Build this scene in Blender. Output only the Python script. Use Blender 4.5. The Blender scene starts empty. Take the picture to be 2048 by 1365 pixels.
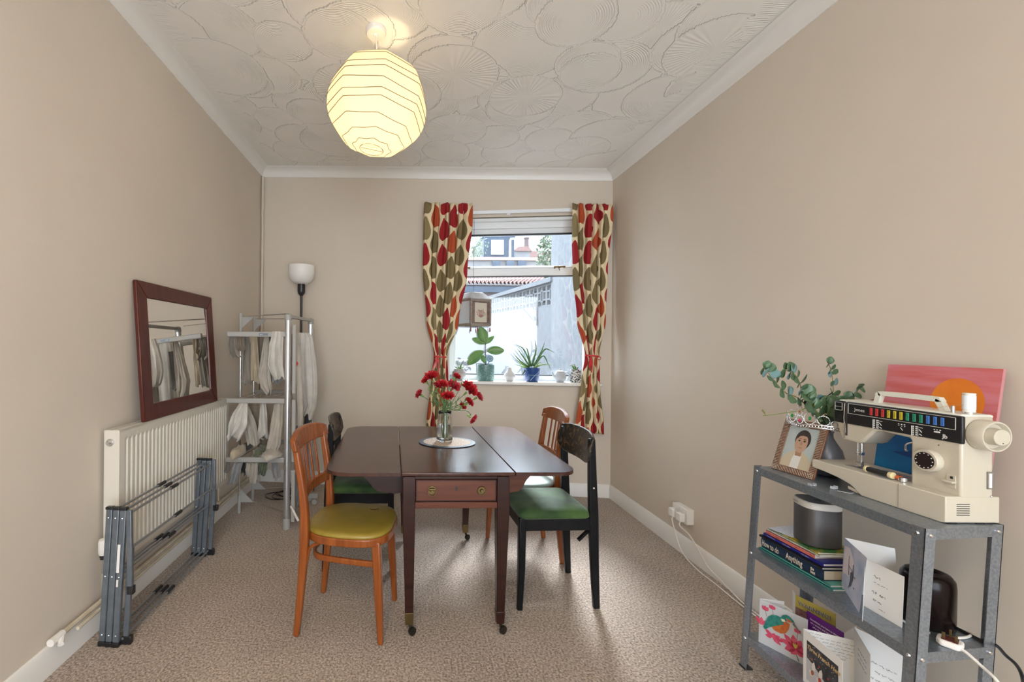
import bpy, bmesh, math, random
from mathutils import Vector as V, Matrix as M, noise as NZ

# ------------------------------------------------------------ camera, light, exposure
C = bpy.context.scene.collection
SC = bpy.context.scene
PI = math.pi
rad = math.radians
EYE, FPX, PX, PY, ROLL = 1.3, 870.0, 817.0, 690.0, rad(.5)   # eye height, focal length in px (2048x1365), vanishing point, roll

cd = bpy.data.cameras.new('camera')
cam = bpy.data.objects.new('camera', cd); C.objects.link(cam)
cd.sensor_fit = 'HORIZONTAL'; cd.sensor_width = 36.0
cd.lens = FPX / 2048 * 36
cd.shift_x = (1024 - PX) / 2048
cd.shift_y = (PY - 682.5) / 2048
cd.clip_start = .02; cd.clip_end = 200
cam.matrix_world = M.Translation((0, 0, EYE)) @ M(((math.cos(ROLL), -math.sin(ROLL), 0, 0), (0, 0, -1, 0), (math.sin(ROLL), math.cos(ROLL), 0, 0), (0, 0, 0, 1)))
SC.camera = cam

SC.view_settings.view_transform = 'Standard'
SC.view_settings.look = 'None'
SC.view_settings.gamma = 1.0
SC.view_settings.use_curve_mapping = False
SC.view_settings.exposure = 0.08

world = bpy.data.worlds.new('world'); SC.world = world
world.use_nodes = True
bg = world.node_tree.nodes['Background']
bg.inputs[0].default_value = (.80, .90, 1.0, 1)
bg.inputs[1].default_value = 7.0

def area(name, loc, rot, sx, sy, power, col):
    l = bpy.data.lights.new(name, 'AREA'); l.shape = 'RECTANGLE'; l.size = sx; l.size_y = sy
    l.energy = power; l.color = col
    o = bpy.data.objects.new(name, l); C.objects.link(o); o.location = loc; o.rotation_euler = rot
    return o
# added cool fill lamp behind the camera, at the rear wall opening
area('rear_fill', (.45, -1.93, 1.35), (rad(90), 0, 0), 2.0, 2.1, 20, (.93, .96, 1.0))
# added warm fill lamp, out of view near the ceiling behind the camera
area('rear_warm_fill', (-.5, -.7, 2.75), (0, 0, 0), .5, .5, 30, (1.0, .78, .54))
sun = bpy.data.lights.new('sun', 'SUN'); sun.energy = 16.0; sun.angle = rad(18); sun.color = (.88, .94, 1.0)
so = bpy.data.objects.new('sun', sun); C.objects.link(so); so.rotation_euler = V((math.sin(rad(16)) * math.cos(rad(43)), math.cos(rad(16)) * math.cos(rad(44)), math.sin(rad(44)))).to_track_quat('Z', 'Y').to_euler()      # hazy sun beyond the window

# ------------------------------------------------------------ measuring helpers (a pixel of the photo met with a real plane)
def ray(px, py):
    u = (px - PX) / FPX; v = (PY - py) / FPX
    return V((u * math.cos(ROLL) - v * math.sin(ROLL), 1, u * math.sin(ROLL) + v * math.cos(ROLL)))
def onz(px, py, z=0): d = ray(px, py); t = (z - EYE) / d.z; return V((d.x * t, t, z))
def onx(px, py, x): d = ray(px, py); t = x / d.x; return V((x, t, EYE + d.z * t))
def ony(px, py, y): d = ray(px, py); return V((d.x * y, y, EYE + d.z * y))

# ------------------------------------------------------------ materials
MATS = {}
def nt(m): return m.node_tree.nodes, m.node_tree.links
def mat(name, col, rough=.5, metal=0, **k):
    if name in MATS: return MATS[name]
    m = bpy.data.materials.new(name); m.use_nodes = True; MATS[name] = m
    n, l = nt(m); b = n['Principled BSDF']
    b.inputs['Base Color'].default_value = (*col, 1); b.inputs['Roughness'].default_value = rough
    b.inputs['Metallic'].default_value = metal
    for kk, vv in k.items():
        if kk == 'trans': b.inputs['Transmission Weight'].default_value = vv
        if kk == 'ior': b.inputs['IOR'].default_value = vv
        if kk == 'coat': b.inputs['Coat Weight'].default_value = vv * .5; b.inputs['Coat Roughness'].default_value = .15
        if kk == 'sheen': b.inputs['Sheen Weight'].default_value = vv
        if kk == 'spec': b.inputs['Specular IOR Level'].default_value = vv
    if 'var' in k:        # second colour mixed in by noise
        c2, sc = k['var'][:2]; ctr = k['var'][2] if len(k['var']) > 2 else (.35, .65)
        st = k.get('stretch', (1, 1, 1))
        tc = n.new('ShaderNodeTexCoord'); mp = n.new('ShaderNodeMapping'); mp.inputs['Scale'].default_value = st
        no = n.new('ShaderNodeTexNoise'); no.inputs['Scale'].default_value = sc; no.inputs['Detail'].default_value = 6
        if 'dist' in k: no.inputs['Distortion'].default_value = k['dist']
        cr = n.new('ShaderNodeValToRGB'); cr.color_ramp.elements[0].position = ctr[0]; cr.color_ramp.elements[1].position = ctr[1]
        cr.color_ramp.elements[0].color = (*col, 1); cr.color_ramp.elements[1].color = (*c2, 1)
        l.new(tc.outputs['Object'], mp.inputs[0]); l.new(mp.outputs[0], no.inputs[0]); l.new(no.outputs[0], cr.inputs[0]); l.new(cr.outputs[0], b.inputs['Base Color'])
    if 'bump' in k:
        sc, st_, di = k['bump']
        tc = n.new('ShaderNodeTexCoord'); no = n.new('ShaderNodeTexNoise'); no.inputs['Scale'].default_value = sc; no.inputs['Detail'].default_value = 4
        mp = n.new('ShaderNodeMapping'); mp.inputs['Scale'].default_value = k.get('bstretch', (1, 1, 1))
        bu = n.new('ShaderNodeBump'); bu.inputs['Strength'].default_value = st_; bu.inputs['Distance'].default_value = di
        l.new(tc.outputs['Object'], mp.inputs[0]); l.new(mp.outputs[0], no.inputs[0]); l.new(no.outputs[0], bu.inputs['Height']); l.new(bu.outputs[0], b.inputs['Normal'])
    return m
def math_node(n, l, op, a, b=None, clamp=False):
    x = n.new('ShaderNodeMath'); x.operation = op; x.use_clamp = clamp
    for i, q in enumerate((a, b)):
        if q is None: continue
        if isinstance(q, (int, float)): x.inputs[i].default_value = q
        else: l.new(q, x.inputs[i])
    return x.outputs[0]

wall_m = mat('wall paint', (.62, .545, .455), .75, var=((.65, .575, .485), 1.3), bump=(40, .05, .002))
white_m = mat('white gloss paint', (.78, .76, .72), .35, bump=(60, .04, .001))
upvc_m = mat('white window frame', (.82, .85, .88), .3)
metal_m = mat('galvanised steel', (.37, .41, .46), .40, .85, var=((.27, .31, .36), 150), bump=(90, .06, .001))
steel_m = mat('bright steel', (.75, .76, .78), .22, 1)
alu_m = mat('satin aluminium', (.62, .63, .65), .32, .9)
greyp_m = mat('light grey plastic', (.36, .35, .325), .45)
black_m = mat('black plastic', (.012, .012, .014), .35)
cream_m = mat('cream enamel', (.57, .52, .42), .28, coat=.3)
def wood(name, c1, c2, rough=.3, st=(1, 14, 14), sc=3, coat=.3):
    return mat(name, c1, rough, var=(c2, sc, (.3, .7)), stretch=st, dist=.6, coat=coat, spec=.34, bump=(50, .06, .002), bstretch=st)
mahog_m = wood('dark mahogany', (.014, .004, .003), (.034, .009, .006), .28)
mahogtop_m = wood('mahogany top', (.034, .013, .010), (.072, .028, .019), .20, st=(9, 1, 9), sc=2.4, coat=.35)
mahogred_m = wood('reddish mahogany', (.075, .020, .010), (.12, .036, .017), .3)
beech_m = wood('orange stained beech', (.185, .045, .009), (.29, .082, .018), .24, st=(14, 14, 1))
frame_m = wood('mirror frame wood', (.060, .010, .008), (.105, .022, .014), .3, st=(8, 8, 1))
blackwood_m = mat('black painted wood', (.004, .004, .005), .36, spec=.22, var=((.009, .009, .010), 8))
paper_m = mat('white card', (.78, .77, .75), .6)
ink_m = mat('ink', (.02, .02, .03), .6)
soil_m = mat('soil', (.035, .022, .015), .95, bump=(80, .6, .01))
glass_m = mat('clear glass', (.96, .98, .97), .02, trans=1, ior=1.45)

# ------------------------------------------------------------ object helpers
MW = {}
def link(o, parent, mw=None):
    C.objects.link(o)
    if parent: o.parent = parent; MW[o.name] = MW[parent.name]
    else: MW[o.name] = mw or M()
    return o
def thing(name, label, cat, loc=(0, 0, 0), rz=0, group=None):
    o = bpy.data.objects.new(name, None); o.empty_display_size = .05
    o.location = loc; o.rotation_euler = (0, 0, rz)
    o['label'] = label; o['category'] = cat
    if group: o['group'] = group
    return link(o, None, M.Translation(loc) @ M.Rotation(rz, 4, 'Z'))
def tag(o, label, cat, group=None, kind=None):
    if label: o['label'] = label
    if cat: o['category'] = cat
    if group: o['group'] = group
    if kind: o['kind'] = kind
    return o
def copy_tree(o, parent=None):
    c = o.copy(); C.objects.link(c)
    if parent: c.parent = parent
    MW[c.name] = MW[o.name]
    for ch in list(o.children): copy_tree(ch, c)
    return c

class B:
    def __init__(s): s.m = bmesh.new(); s.uv = None
    def quadgrid(s, rows, closed=False, cap=False):
        vs = [[s.m.verts.new(p) for p in r] for r in rows]
        for i in range(len(vs) - 1):
            n = len(vs[i])
            for j in range(n if closed else n - 1):
                try: s.m.faces.new((vs[i][j], vs[i][(j + 1) % n], vs[i + 1][(j + 1) % n], vs[i + 1][j]))
                except ValueError: pass
        if cap and closed:
            s.m.faces.new(vs[0][::-1]); s.m.faces.new(vs[-1])
        return s
    def box(s, c, sz, rz=0, mt=None):
        t = mt if mt is not None else M.Translation(c) @ M.Rotation(rz, 4, 'Z')
        r = bmesh.ops.create_cube(s.m, size=1.0, matrix=t @ M.Diagonal((*sz, 1)))
        return s
    def bx(s, x0, x1, y0, y1, z0, z1): return s.box(((x0 + x1) / 2, (y0 + y1) / 2, (z0 + z1) / 2), (abs(x1 - x0), abs(y1 - y0), abs(z1 - z0)))
    def tube(s, pts, r, n=8, closed=False, cap=True):
        pts = [V(p) for p in pts]; N = len(pts)
        rs = r if isinstance(r, (list, tuple)) else [r] * N
        rows = []; up = None
        for i, p in enumerate(pts):
            a = pts[i - 1] if (i > 0 or closed) else p; b = pts[(i + 1) % N] if (i < N - 1 or closed) else p
            t = (b - a).normalized()
            if up is None:
                up = V((0, 0, 1)) if abs(t.z) < .9 else V((1, 0, 0))
            u = (up - t * up.dot(t))
            u = u.normalized() if u.length > 1e-6 else t.orthogonal().normalized()
            up = u; w = t.cross(u)
            rows.append([p + (u * math.cos(2 * PI * k / n) + w * math.sin(2 * PI * k / n)) * rs[i] for k in range(n)])
        if closed: rows.append(rows[0])
        s.quadgrid(rows, True, cap and not closed); return s
    def beam(s, p0, p1, w0, h0, w1=None, h1=None, side=V((0, 1, 0))):
        p0, p1 = V(p0), V(p1); w1 = w0 if w1 is None else w1; h1 = h0 if h1 is None else h1
        return s.beams([p0, p1], [w0, w1], [h0, h1], side)
    def beams(s, pts, ws, hs, side=V((0, 1, 0))):     # bar of rectangular section along a path; w along 'side', h across
        pts = [V(p) for p in pts]; N = len(pts); side = V(side); rows = []
        if not isinstance(ws, (list, tuple)): ws = [ws] * N
        if not isinstance(hs, (list, tuple)): hs = [hs] * N
        for i, p in enumerate(pts):
            t = (pts[min(i + 1, N - 1)] - pts[max(i - 1, 0)]).normalized()
            a = (side - t * side.dot(t)).normalized(); b = t.cross(a)
            rows.append([p + a * ws[i] / 2 * x + b * hs[i] / 2 * y for x, y in ((-1, -1), (1, -1), (1, 1), (-1, 1))])
        s.quadgrid(rows, True, True); return s
    def lathe(s, prof, n=24, c=(0, 0, 0), sx=1, sy=1, mt=None):
        c = V(c); rows = []
        for r, z in prof:
            rows.append([V((r * sx * math.cos(2 * PI * k / n), r * sy * math.sin(2 * PI * k / n), z)) for k in range(n)])
        rows = [[(mt @ p if mt is not None else p) + c for p in r] for r in rows]
        s.quadgrid(rows, True, False)
        for pr, row in ((prof[0], rows[0]), (prof[-1], rows[-1])):
            if pr[0] > 1e-5:
                pass
        return s
    def disc(s, c, r, n=24, nrm=(0, 0, 1), sx=1, sy=1):
        q = V(nrm).to_track_quat('Z', 'Y')
        s.m.faces.new([s.m.verts.new(V(c) + q @ V((r * sx * math.cos(2 * PI * k / n), r * sy * math.sin(2 * PI * k / n), 0))) for k in range(n)]); return s
    def prism(s, poly, o, u, v, d):       # polygon in the plane o + u*x + v*y, thickened by vector d
        o, u, v, d = V(o), V(u), V(v), V(d)
        a = [s.m.verts.new(o + u * x + v * y) for x, y in poly]; b = [s.m.verts.new(o + u * x + v * y + d) for x, y in poly]
        s.m.faces.new(a[::-1]); s.m.faces.new(b); n = len(a)
        for i in range(n): s.m.faces.new((a[i], a[(i + 1) % n], b[(i + 1) % n], b[i]))
        return s
    def ball(s, c, r, n=12, sc=(1, 1, 1)):
        bmesh.ops.create_uvsphere(s.m, u_segments=n, v_segments=max(6, n // 2), radius=r, matrix=M.Translation(c) @ M.Diagonal((*sc, 1))); return s
    def done(s, name, m, parent=None, smooth=False, world=False, bevel=0, label=None, solid=0, seg=2, noflip=False):
        if not noflip: bmesh.ops.recalc_face_normals(s.m, faces=s.m.faces)
        me = bpy.data.meshes.new(name); s.m.to_mesh(me); s.m.free()
        if world and parent: me.transform(MW[parent.name].inverted())
        if isinstance(m, (list, tuple)):
            for q in m: me.materials.append(q)
        else: me.materials.append(m)
        o = bpy.data.objects.new(name, me); link(o, parent)
        if smooth:
            me.polygons.foreach_set('use_smooth', [True] * len(me.polygons))
            if smooth != 'all': me.set_sharp_from_angle(angle=rad(40))
        if solid:
            md = o.modifiers.new('solid', 'SOLIDIFY'); md.thickness = solid; md.offset = 0
        if bevel:
            md = o.modifiers.new('bevel', 'BEVEL'); md.width = bevel; md.segments = seg; md.limit_method = 'ANGLE'; md.angle_limit = rad(40)
            me.polygons.foreach_set('use_smooth', [True] * len(me.polygons)); me.set_sharp_from_angle(angle=rad(40)) if not smooth else None
        if label: o['label'] = label
        return o
def struct(o): o['kind'] = 'structure'; return o
def rrect(x0, x1, y0, y1, r, n=5):        # rounded rectangle polygon; r = one radius or four (bl, br, tr, tl)
    rr = [r] * 4 if isinstance(r, (int, float)) else r; out = []
    for (cx, cy, a0), q in zip(((x0, y0, 180), (x1, y0, 270), (x1, y1, 0), (x0, y1, 90)), rr):
        ox = cx + (q if cx == x0 else -q); oy = cy + (q if cy == y0 else -q)
        for k in range(n + 1): a = rad(a0 + 90 * k / n); out.append((ox + q * math.cos(a), oy + q * math.sin(a)))
    return out
def circ(cx, cy, r, n=20, sy=1): return [(cx + r * math.cos(2 * PI * k / n), cy + r * sy * math.sin(2 * PI * k / n)) for k in range(n)]
def lerp(a, b, t): return a + (b - a) * t
def curve(pts, n=8):       # Catmull-Rom through points
    P = [V(p) for p in pts]; P = [P[0] * 2 - P[1]] + P + [P[-1] * 2 - P[-2]]; out = []
    for i in range(1, len(P) - 2):
        for k in range(n):
            t = k / n; a, b, c, d = P[i - 1:i + 3]
            out.append(.5 * ((2 * b) + (c - a) * t + (2 * a - 5 * b + 4 * c - d) * t * t + (3 * b - a - 3 * c + d) * t ** 3))
    out.append(P[-2]); return out
def text(s, size, m, parent, o, u, v, name='lettering', world=False, depth=.0004, align='LEFT', bold=0, shear=0, sx=1):
    cu = bpy.data.curves.new('t', 'FONT'); cu.body = s; cu.size = size; cu.align_x = align; cu.offset = bold; cu.shear = shear
    cu.resolution_u = 2
    to = bpy.data.objects.new('t', cu); C.objects.link(to)
    bpy.context.view_layer.update()
    dg = bpy.context.evaluated_depsgraph_get(); me = bpy.data.meshes.new_from_object(to.evaluated_get(dg))
    bpy.data.objects.remove(to); me.name = name
    u, v, o = V(u).normalized(), V(v).normalized(), V(o); w = u.cross(v)
    mt = M(((u.x * sx, v.x, w.x, o.x + w.x * depth), (u.y * sx, v.y, w.y, o.y + w.y * depth), (u.z * sx, v.z, w.z, o.z + w.z * depth), (0, 0, 0, 1)))
    me.transform(mt)
    if world and parent: me.transform(MW[parent.name].inverted())
    me.materials.clear(); me.materials.append(m)
    return link(bpy.data.objects.new(name, me), parent)
def flat(polys, name, m, parent, o, u, v, d=.0005, world=False):   # flat print: thin coloured polygons on a plane
    b = B(); o, u, v = V(o), V(u), V(v); w = u.cross(v).normalized()
    for k, p in enumerate(polys):
        q = o + w * (d + .00008 * k)
        b.m.faces.new([b.m.verts.new(q + u * x + v * y) for x, y in p])
    return b.done(name, m, parent, world=world)
rnd = random.Random(7)
# ------------------------------------------------------------ the room
XL, XR, YF = -1.40, 1.745, -2.0
YBL, YBR = 4.12, 3.74
def yb(x): return lerp(YBL, YBR, (x - XL) / (XR - XL))          # the far wall stands slightly askew
def zc(x): return lerp(2.955, 2.80, (x - XL) / (XR - XL))       # so does the ceiling
zk = lambda x: zc(x) - .078
T = .12

# carpet
carpet_m = mat('carpet', (.30, .22, .16), .95)
n, l = nt(carpet_m); b = n['Principled BSDF']
tc = n.new('ShaderNodeTexCoord')
def noise_out(sc, det=3):
    x = n.new('ShaderNodeTexNoise'); x.inputs['Scale'].default_value = sc; x.inputs['Detail'].default_value = det; l.new(tc.outputs['Object'], x.inputs[0]); return x.outputs[0]
vo = n.new('ShaderNodeTexVoronoi'); vo.inputs['Scale'].default_value = 150; l.new(tc.outputs['Object'], vo.inputs['Vector'])
a = noise_out(110, 2); c = noise_out(2.2, 2); d = noise_out(420, 1)
s1 = math_node(n, l, 'ADD', math_node(n, l, 'MULTIPLY', a, .55), math_node(n, l, 'MULTIPLY', d, .35))
s2 = math_node(n, l, 'ADD', s1, math_node(n, l, 'MULTIPLY', c, .1))
cr = n.new('ShaderNodeValToRGB'); e = cr.color_ramp.elements
e[0].position = .40; e[0].color = (.13, .088, .058, 1); e[1].position = .62; e[1].color = (.60, .48, .385, 1)
x = e.new(.50); x.color = (.35, .272, .212, 1)
l.new(s2, cr.inputs[0]); l.new(cr.outputs[0], b.inputs['Base Color'])
bu = n.new('ShaderNodeBump'); bu.inputs['Strength'].default_value = .9; bu.inputs['Distance'].default_value = .006
l.new(math_node(n, l, 'ADD', s1, math_node(n, l, 'MULTIPLY', vo.outputs['Distance'], -.5)), bu.inputs['Height']); l.new(bu.outputs[0], b.inputs['Normal'])
b.inputs['Sheen Weight'].default_value = .3

q = B(); q.prism([(XL - T, YF - T), (XR + T, YF - T), (XR + T, YBR + T), (XL - T, YBL + T)], (0, 0, -.1), (1, 0, 0), (0, 1, 0), (0, 0, .1))
struct(q.done('floor', carpet_m))

def slab(pts, d, name, m):
    q = B(); a = [q.m.verts.new(p) for p in pts]; bb = [q.m.verts.new(V(p) + V(d)) for p in pts]
    q.m.faces.new(a); q.m.faces.new(bb[::-1])
    for i in range(len(a)): q.m.faces.new((a[i], a[(i + 1) % len(a)], bb[(i + 1) % len(a)], bb[i]))
    return struct(q.done(name, m))
slab([(XL, YF - T, 0), (XL, YBL + T, 0), (XL, YBL + T, zc(XL)), (XL, YF - T, zc(XL))], (-T, 0, 0), 'wall_left', wall_m)
slab([(XR, YF - T, 0), (XR, YBR + T, 0), (XR, YBR + T, zc(XR)), (XR, YF - T, zc(XR))], (T, 0, 0), 'wall_right', wall_m)

# far wall with the window opening
WX0, WX1, WZ0, WZ1 = .36, 1.62, .955, 2.44
WD = .30
q = B()
def wp(x, z, dd=0): return V((x, yb(x) + dd, z))
xs = [XL, WX0, WX1, XR]
def ztop(x): return zc(x)
for i in range(3):
    for (za, zb) in ((0, WZ0), (WZ0, WZ1), (WZ1, None)):
        if i == 1 and za == WZ0: continue
        x0, x1 = xs[i], xs[i + 1]
        z1a = zb if zb else ztop(x0); z1b = zb if zb else ztop(x1)
        f = [wp(x0, za), wp(x1, za), wp(x1, z1b), wp(x0, z1a)]; g = [p + V((0, WD, 0)) for p in f]
        q.m.faces.new([q.m.verts.new(p) for p in f]); q.m.faces.new([q.m.verts.new(p) for p in g[::-1]])
for p0, p1 in (((WX0, WZ0), (WX1, WZ0)), ((WX1, WZ0), (WX1, WZ1)), ((WX1, WZ1), (WX0, WZ1)), ((WX0, WZ1), (WX0, WZ0))):
    q.m.faces.new([q.m.verts.new(p) for p in (wp(*p0), wp(*p1), wp(*p1, WD), wp(*p0, WD))])
struct(q.done('wall_back', wall_m, noflip=True))
# white plastered reveal
q = B(); 
q.prism([(WX0, WZ0), (WX0 + .012, WZ0), (WX0 + .012, WZ1), (WX0, WZ1)], (0, yb(WX0) + .002, 0), (1, 0, 0), (0, 0, 1), (0, .2, 0))
q.prism([(WX1 - .012, WZ0), (WX1, WZ0), (WX1, WZ1), (WX1 - .012, WZ1)], (0, yb(WX1) + .002, 0), (1, 0, 0), (0, 0, 1), (0, .2, 0))
q.m.faces.new([q.m.verts.new(p) for p in (wp(WX0, WZ1 - .01, .003), wp(WX1, WZ1 - .01, .003), wp(WX1, WZ1 - .01, .2), wp(WX0, WZ1 - .01, .2))])
struct(q.done('trim_1', white_m))

# unseen wall behind the camera; the opening is added to let fill light in
q = B(); y = YF
for x0, x1, z0, z1 in ((XL, -.55, 0, 2.9), (1.45, XR, 0, 2.8), (-.55, 1.45, 2.4, 2.8)): q.bx(x0, x1, y - T, y, z0, z1)
struct(q.done('wall_front', wall_m))

# ceiling: swirled plaster; every point knows the centre of the fan it belongs to
NXc, y0c, y1c, st = 393, 1.3, 4.2, .008
shell = []
rr = random.Random(4)
for k in range(230):
    shell.append((rr.uniform(-1.6, 1.95), rr.uniform(1.1, 4.3), rr.uniform(.15, .27), rr.uniform(0, 6.28), rr.random()))
NYc = int((y1c - y0c) / st) + 1
from collections import defaultdict
grid = defaultdict(list)
for k, s in enumerate(shell):
    for gx in range(int((s[0] - s[2] + 3) * 6), int((s[0] + s[2] + 3) * 6) + 1):
        for gy in range(int((s[1] - s[2]) * 6), int((s[1] + s[2]) * 6) + 1): grid[(gx, gy)].append(k)
me_v, me_f, at_r, at_a, at_k, own = [], [], [], [], [], []
for j in range(NYc):
    for i in range(NXc):
        x = XL + (XR - XL) * i / (NXc - 1); y = y0c + j * st
        me_v.append((x, y, zc(x)))
        wob = .03 * math.sin(y * 17) + .02 * math.sin(y * 41)
        edge = min(XR - .08 - x, x - XL - .08); best = -1; bd = 0
        if edge < .10 + wob: best = -2 - int(y / .045)
        else:
            for k in reversed(grid[(int((x + 3) * 6), int(y * 6))]):
                s = shell[k]; d2 = (x - s[0]) ** 2 + (y - s[1]) ** 2
                if d2 < s[2] ** 2: best = k; bd = math.sqrt(d2); break
        own.append(best)
        if best < -1:
            at_r.append(y * 1.0); at_a.append(0); at_k.append(.9 * max(0, math.sin(min(1, max(0, edge / (.10 + wob + 1e-6))) * PI)) if edge > .015 else 0)
        elif best == -1: at_r.append(0); at_a.append(0); at_k.append(0)
        else:
            s = shell[best]; a = math.atan2(y - s[1], x - s[0])
            if s[4] > .78: at_r.append(.1); at_a.append(math.cos(a - s[3]) * 2.6); at_k.append(.75 * min(1, bd / .1))
            else:
                at_r.append(bd); at_a.append(0); at_k.append(max(0, .25 + .9 * math.sin(2 * a + s[3] * 3)) * min(1, bd / s[2] * 1.4))
            if bd > s[2] - .010: at_k[-1] = 2.0
for j in range(1, NYc - 1):
    for i in range(1, NXc - 1):
        a = j * NXc + i
        if at_k[a] < 1.5 and (own[a] != own[a + 1] or own[a] != own[a - 1] or own[a] != own[a + NXc] or own[a] != own[a - NXc]): at_k[a] = 0
for j in range(NYc - 1):
    for i in range(NXc - 1):
        a = j * NXc + i; me_f.append((a, a + NXc, a + NXc + 1, a + 1))
me = bpy.data.meshes.new('ceiling')
k0 = len(me_v)
me_v += [(XL, YF, zc(XL)), (XR, YF, zc(XR))]
me_f.append((k0, 0, NXc - 1, k0 + 1)); at_r += [0, 0]; at_a += [0, 0]; at_k += [0, 0]
k1 = len(me_v)
me_v += [(XL - T, YF - T, 3.1), (XR + T, YF - T, 3.1), (XR + T, 4.5, 3.1), (XL - T, 4.5, 3.1)]; me_f.append((k1, k1 + 1, k1 + 2, k1 + 3)); at_r += [0] * 4; at_a += [0] * 4; at_k += [0] * 4
me.from_pydata(me_v, [], me_f)
for nm, dat in (('fan_r', at_r), ('fan_a', at_a), ('fan_k', at_k)):
    at = me.attributes.new(nm, 'FLOAT', 'POINT'); at.data.foreach_set('value', dat)
ceil_m = mat('swirled ceiling plaster', (.84, .82, .775), .7)
n, l = nt(ceil_m); b = n['Principled BSDF']
def attr(nm): x = n.new('ShaderNodeAttribute'); x.attribute_name = nm; return x.outputs['Fac']
ar, aa, ak = attr('fan_r'), attr('fan_a'), attr('fan_k')
rid = math_node(n, l, 'SINE', math_node(n, l, 'ADD', math_node(n, l, 'MULTIPLY', ar, 2 * PI / .0105), math_node(n, l, 'MULTIPLY', aa, 22)))
big = math_node(n, l, 'GREATER_THAN', ak, 1.3)
small = math_node(n, l, 'SUBTRACT', 1, big)
h = math_node(n, l, 'ADD', math_node(n, l, 'MULTIPLY', math_node(n, l, 'MULTIPLY', rid, ak), small), math_node(n, l, 'MULTIPLY', big, 1.7))
tc = n.new('ShaderNodeTexCoord'); no = n.new('ShaderNodeTexNoise'); no.inputs['Scale'].default_value = 9; l.new(tc.outputs['Object'], no.inputs[0])
h2 = math_node(n, l, 'ADD', math_node(n, l, 'MULTIPLY', h, math_node(n, l, 'ADD', .15, math_node(n, l, 'MULTIPLY', no.outputs[0], .9))), math_node(n, l, 'MULTIPLY', no.outputs[0], .6))
bu = n.new('ShaderNodeBump'); bu.inputs['Strength'].default_value = .9; bu.inputs['Distance'].default_value = .0016
l.new(h2, bu.inputs['Height']); l.new(bu.outputs[0], b.inputs['Normal'])
me.materials.append(ceil_m)
struct(link(bpy.data.objects.new('ceiling', me), None))

# cornice (coving): profile swept along each wall
prof = [(0, -.078), (.006, -.078), (.010, -.070), (.014, -.050), (.026, -.030), (.044, -.016), (.062, -.010), (.070, -.008), (.078, -.004), (.086, 0), (0, 0)]
def coving(name, p0, p1, inward):
    q = B(); rows = []
    for p in (p0, p1):
        rows.append([V(p) + V(inward) * a + V((0, 0, bz)) for a, bz in prof])
    q.quadgrid(rows, True, True); return struct(q.done(name, white_m, smooth=True))
coving('trim_2', (XL, YF, zc(XL)), (XL, YBL, zc(XL)), (1, 0, 0))
coving('trim_3', (XR, YF, zc(XR)), (XR, YBR, zc(XR)), (-1, 0, 0))
coving('trim_4', (XL, YBL, zc(XL)), (XR, YBR, zc(XR)), V((YBR - YBL, -(XR - XL), 0)).normalized())
# skirting boards
sk = [(0, 0), (.016, 0), (.016, .088), (.012, .095), (.010, .108), (.004, .114), (0, .114)]
def skirt(name, p0, p1, inward):
    q = B(); q.quadgrid([[V(p) + V(inward) * a + V((0, 0, z)) for a, z in sk] for p in (p0, p1)], True, True); return struct(q.done(name, white_m, smooth=True))
skirt('baseboard_left', (XL, YF, 0), (XL, YBL, 0), (1, 0, 0))
skirt('baseboard_right', (XR, YF, 0), (XR, YBR, 0), (-1, 0, 0))
skirt('baseboard_back', (XL, YBL, 0), (XR, YBR, 0), V((YBR - YBL, -(XR - XL), 0)).normalized())
# boxed pipe in the far left corner
q = B(); q.tube([(XL + .018, YBL - .03, .1), (XL + .018, YBL - .03, 2.87)], .012, 10)
struct(q.done('trim_5', wall_m, smooth=True))

# ---- window
ang = math.atan2(YBR - YBL, XR - XL); wu = V((math.cos(ang), math.sin(ang), 0)); wn = V((-wu.y, wu.x, 0))   # wn points outdoors
win = bpy.data.objects.new('window_1', None); win.location = wp(WX0, WZ0); win['kind'] = 'structure'; link(win, None, M.Translation(win.location))
W = (WX1 - WX0) / math.cos(ang)
o0 = wp(WX0, 0)
def wpt(a, d, z): return V((o0.x, o0.y, z)) + wu * a + wn * d
def wbox(q, a0, a1, d0, d1, z0, z1):
    c = wpt((a0 + a1) / 2, (d0 + d1) / 2, (z0 + z1) / 2)
    t = M.Translation(c) @ M.Rotation(ang, 4, 'Z')
    bmesh.ops.create_cube(q.m, size=1.0, matrix=t @ M.Diagonal((abs(a1 - a0), abs(d1 - d0), abs(z1 - z0), 1))); return q
FD0, FD1 = .13, .19
zt0, zt1 = 1.935, 2.015     # transom
q = B(); wbox(q, 0, W, FD0, FD1, 2.37, 2.44); wbox(q, 0, W, FD0, FD1, WZ0 + .02, WZ0 + .075); wbox(q, 0, .06, FD0, FD1, WZ0, WZ1); wbox(q, W - .06, W, FD0, FD1, WZ0, WZ1)
q.done('window_frame', upvc_m, win, world=True, bevel=.004)
q = B(); wbox(q, .06, W - .06, FD0 - .005, FD1, zt0, zt1 - .01); wbox(q, .06, W - .06, FD0 - .014, FD1, zt1 - .01, zt1)
q.done('transom', upvc_m, win, world=True, bevel=.004)
q = B()
for a0, a1, z0, z1 in ((.06, W - .06, 2.31, 2.37), (.06, W - .06, zt1, zt1 + .014), (.06, .085, zt1, 2.37), (W - .085, W - .06, zt1, 2.37)): wbox(q, a0, a1, FD0 + .01, FD1 - .01, z0, z1)
q.done('fanlight_frame', upvc_m, win, world=True, bevel=.003)
q = B(); wbox(q, .06, W - .06, FD0 - .012, FD0 + .012, 2.305, 2.318)
q.done('gasket', black_m, win, world=True)
q = B(); wbox(q, .06, W - .06, FD0 - .007, FD0 + .012, zt0 - .008, zt0); wbox(q, .06, W - .06, FD0 + .005, FD0 + .02, WZ0 + .075, WZ0 + .083)
q.done('gasket', black_m, win, world=True)
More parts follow.
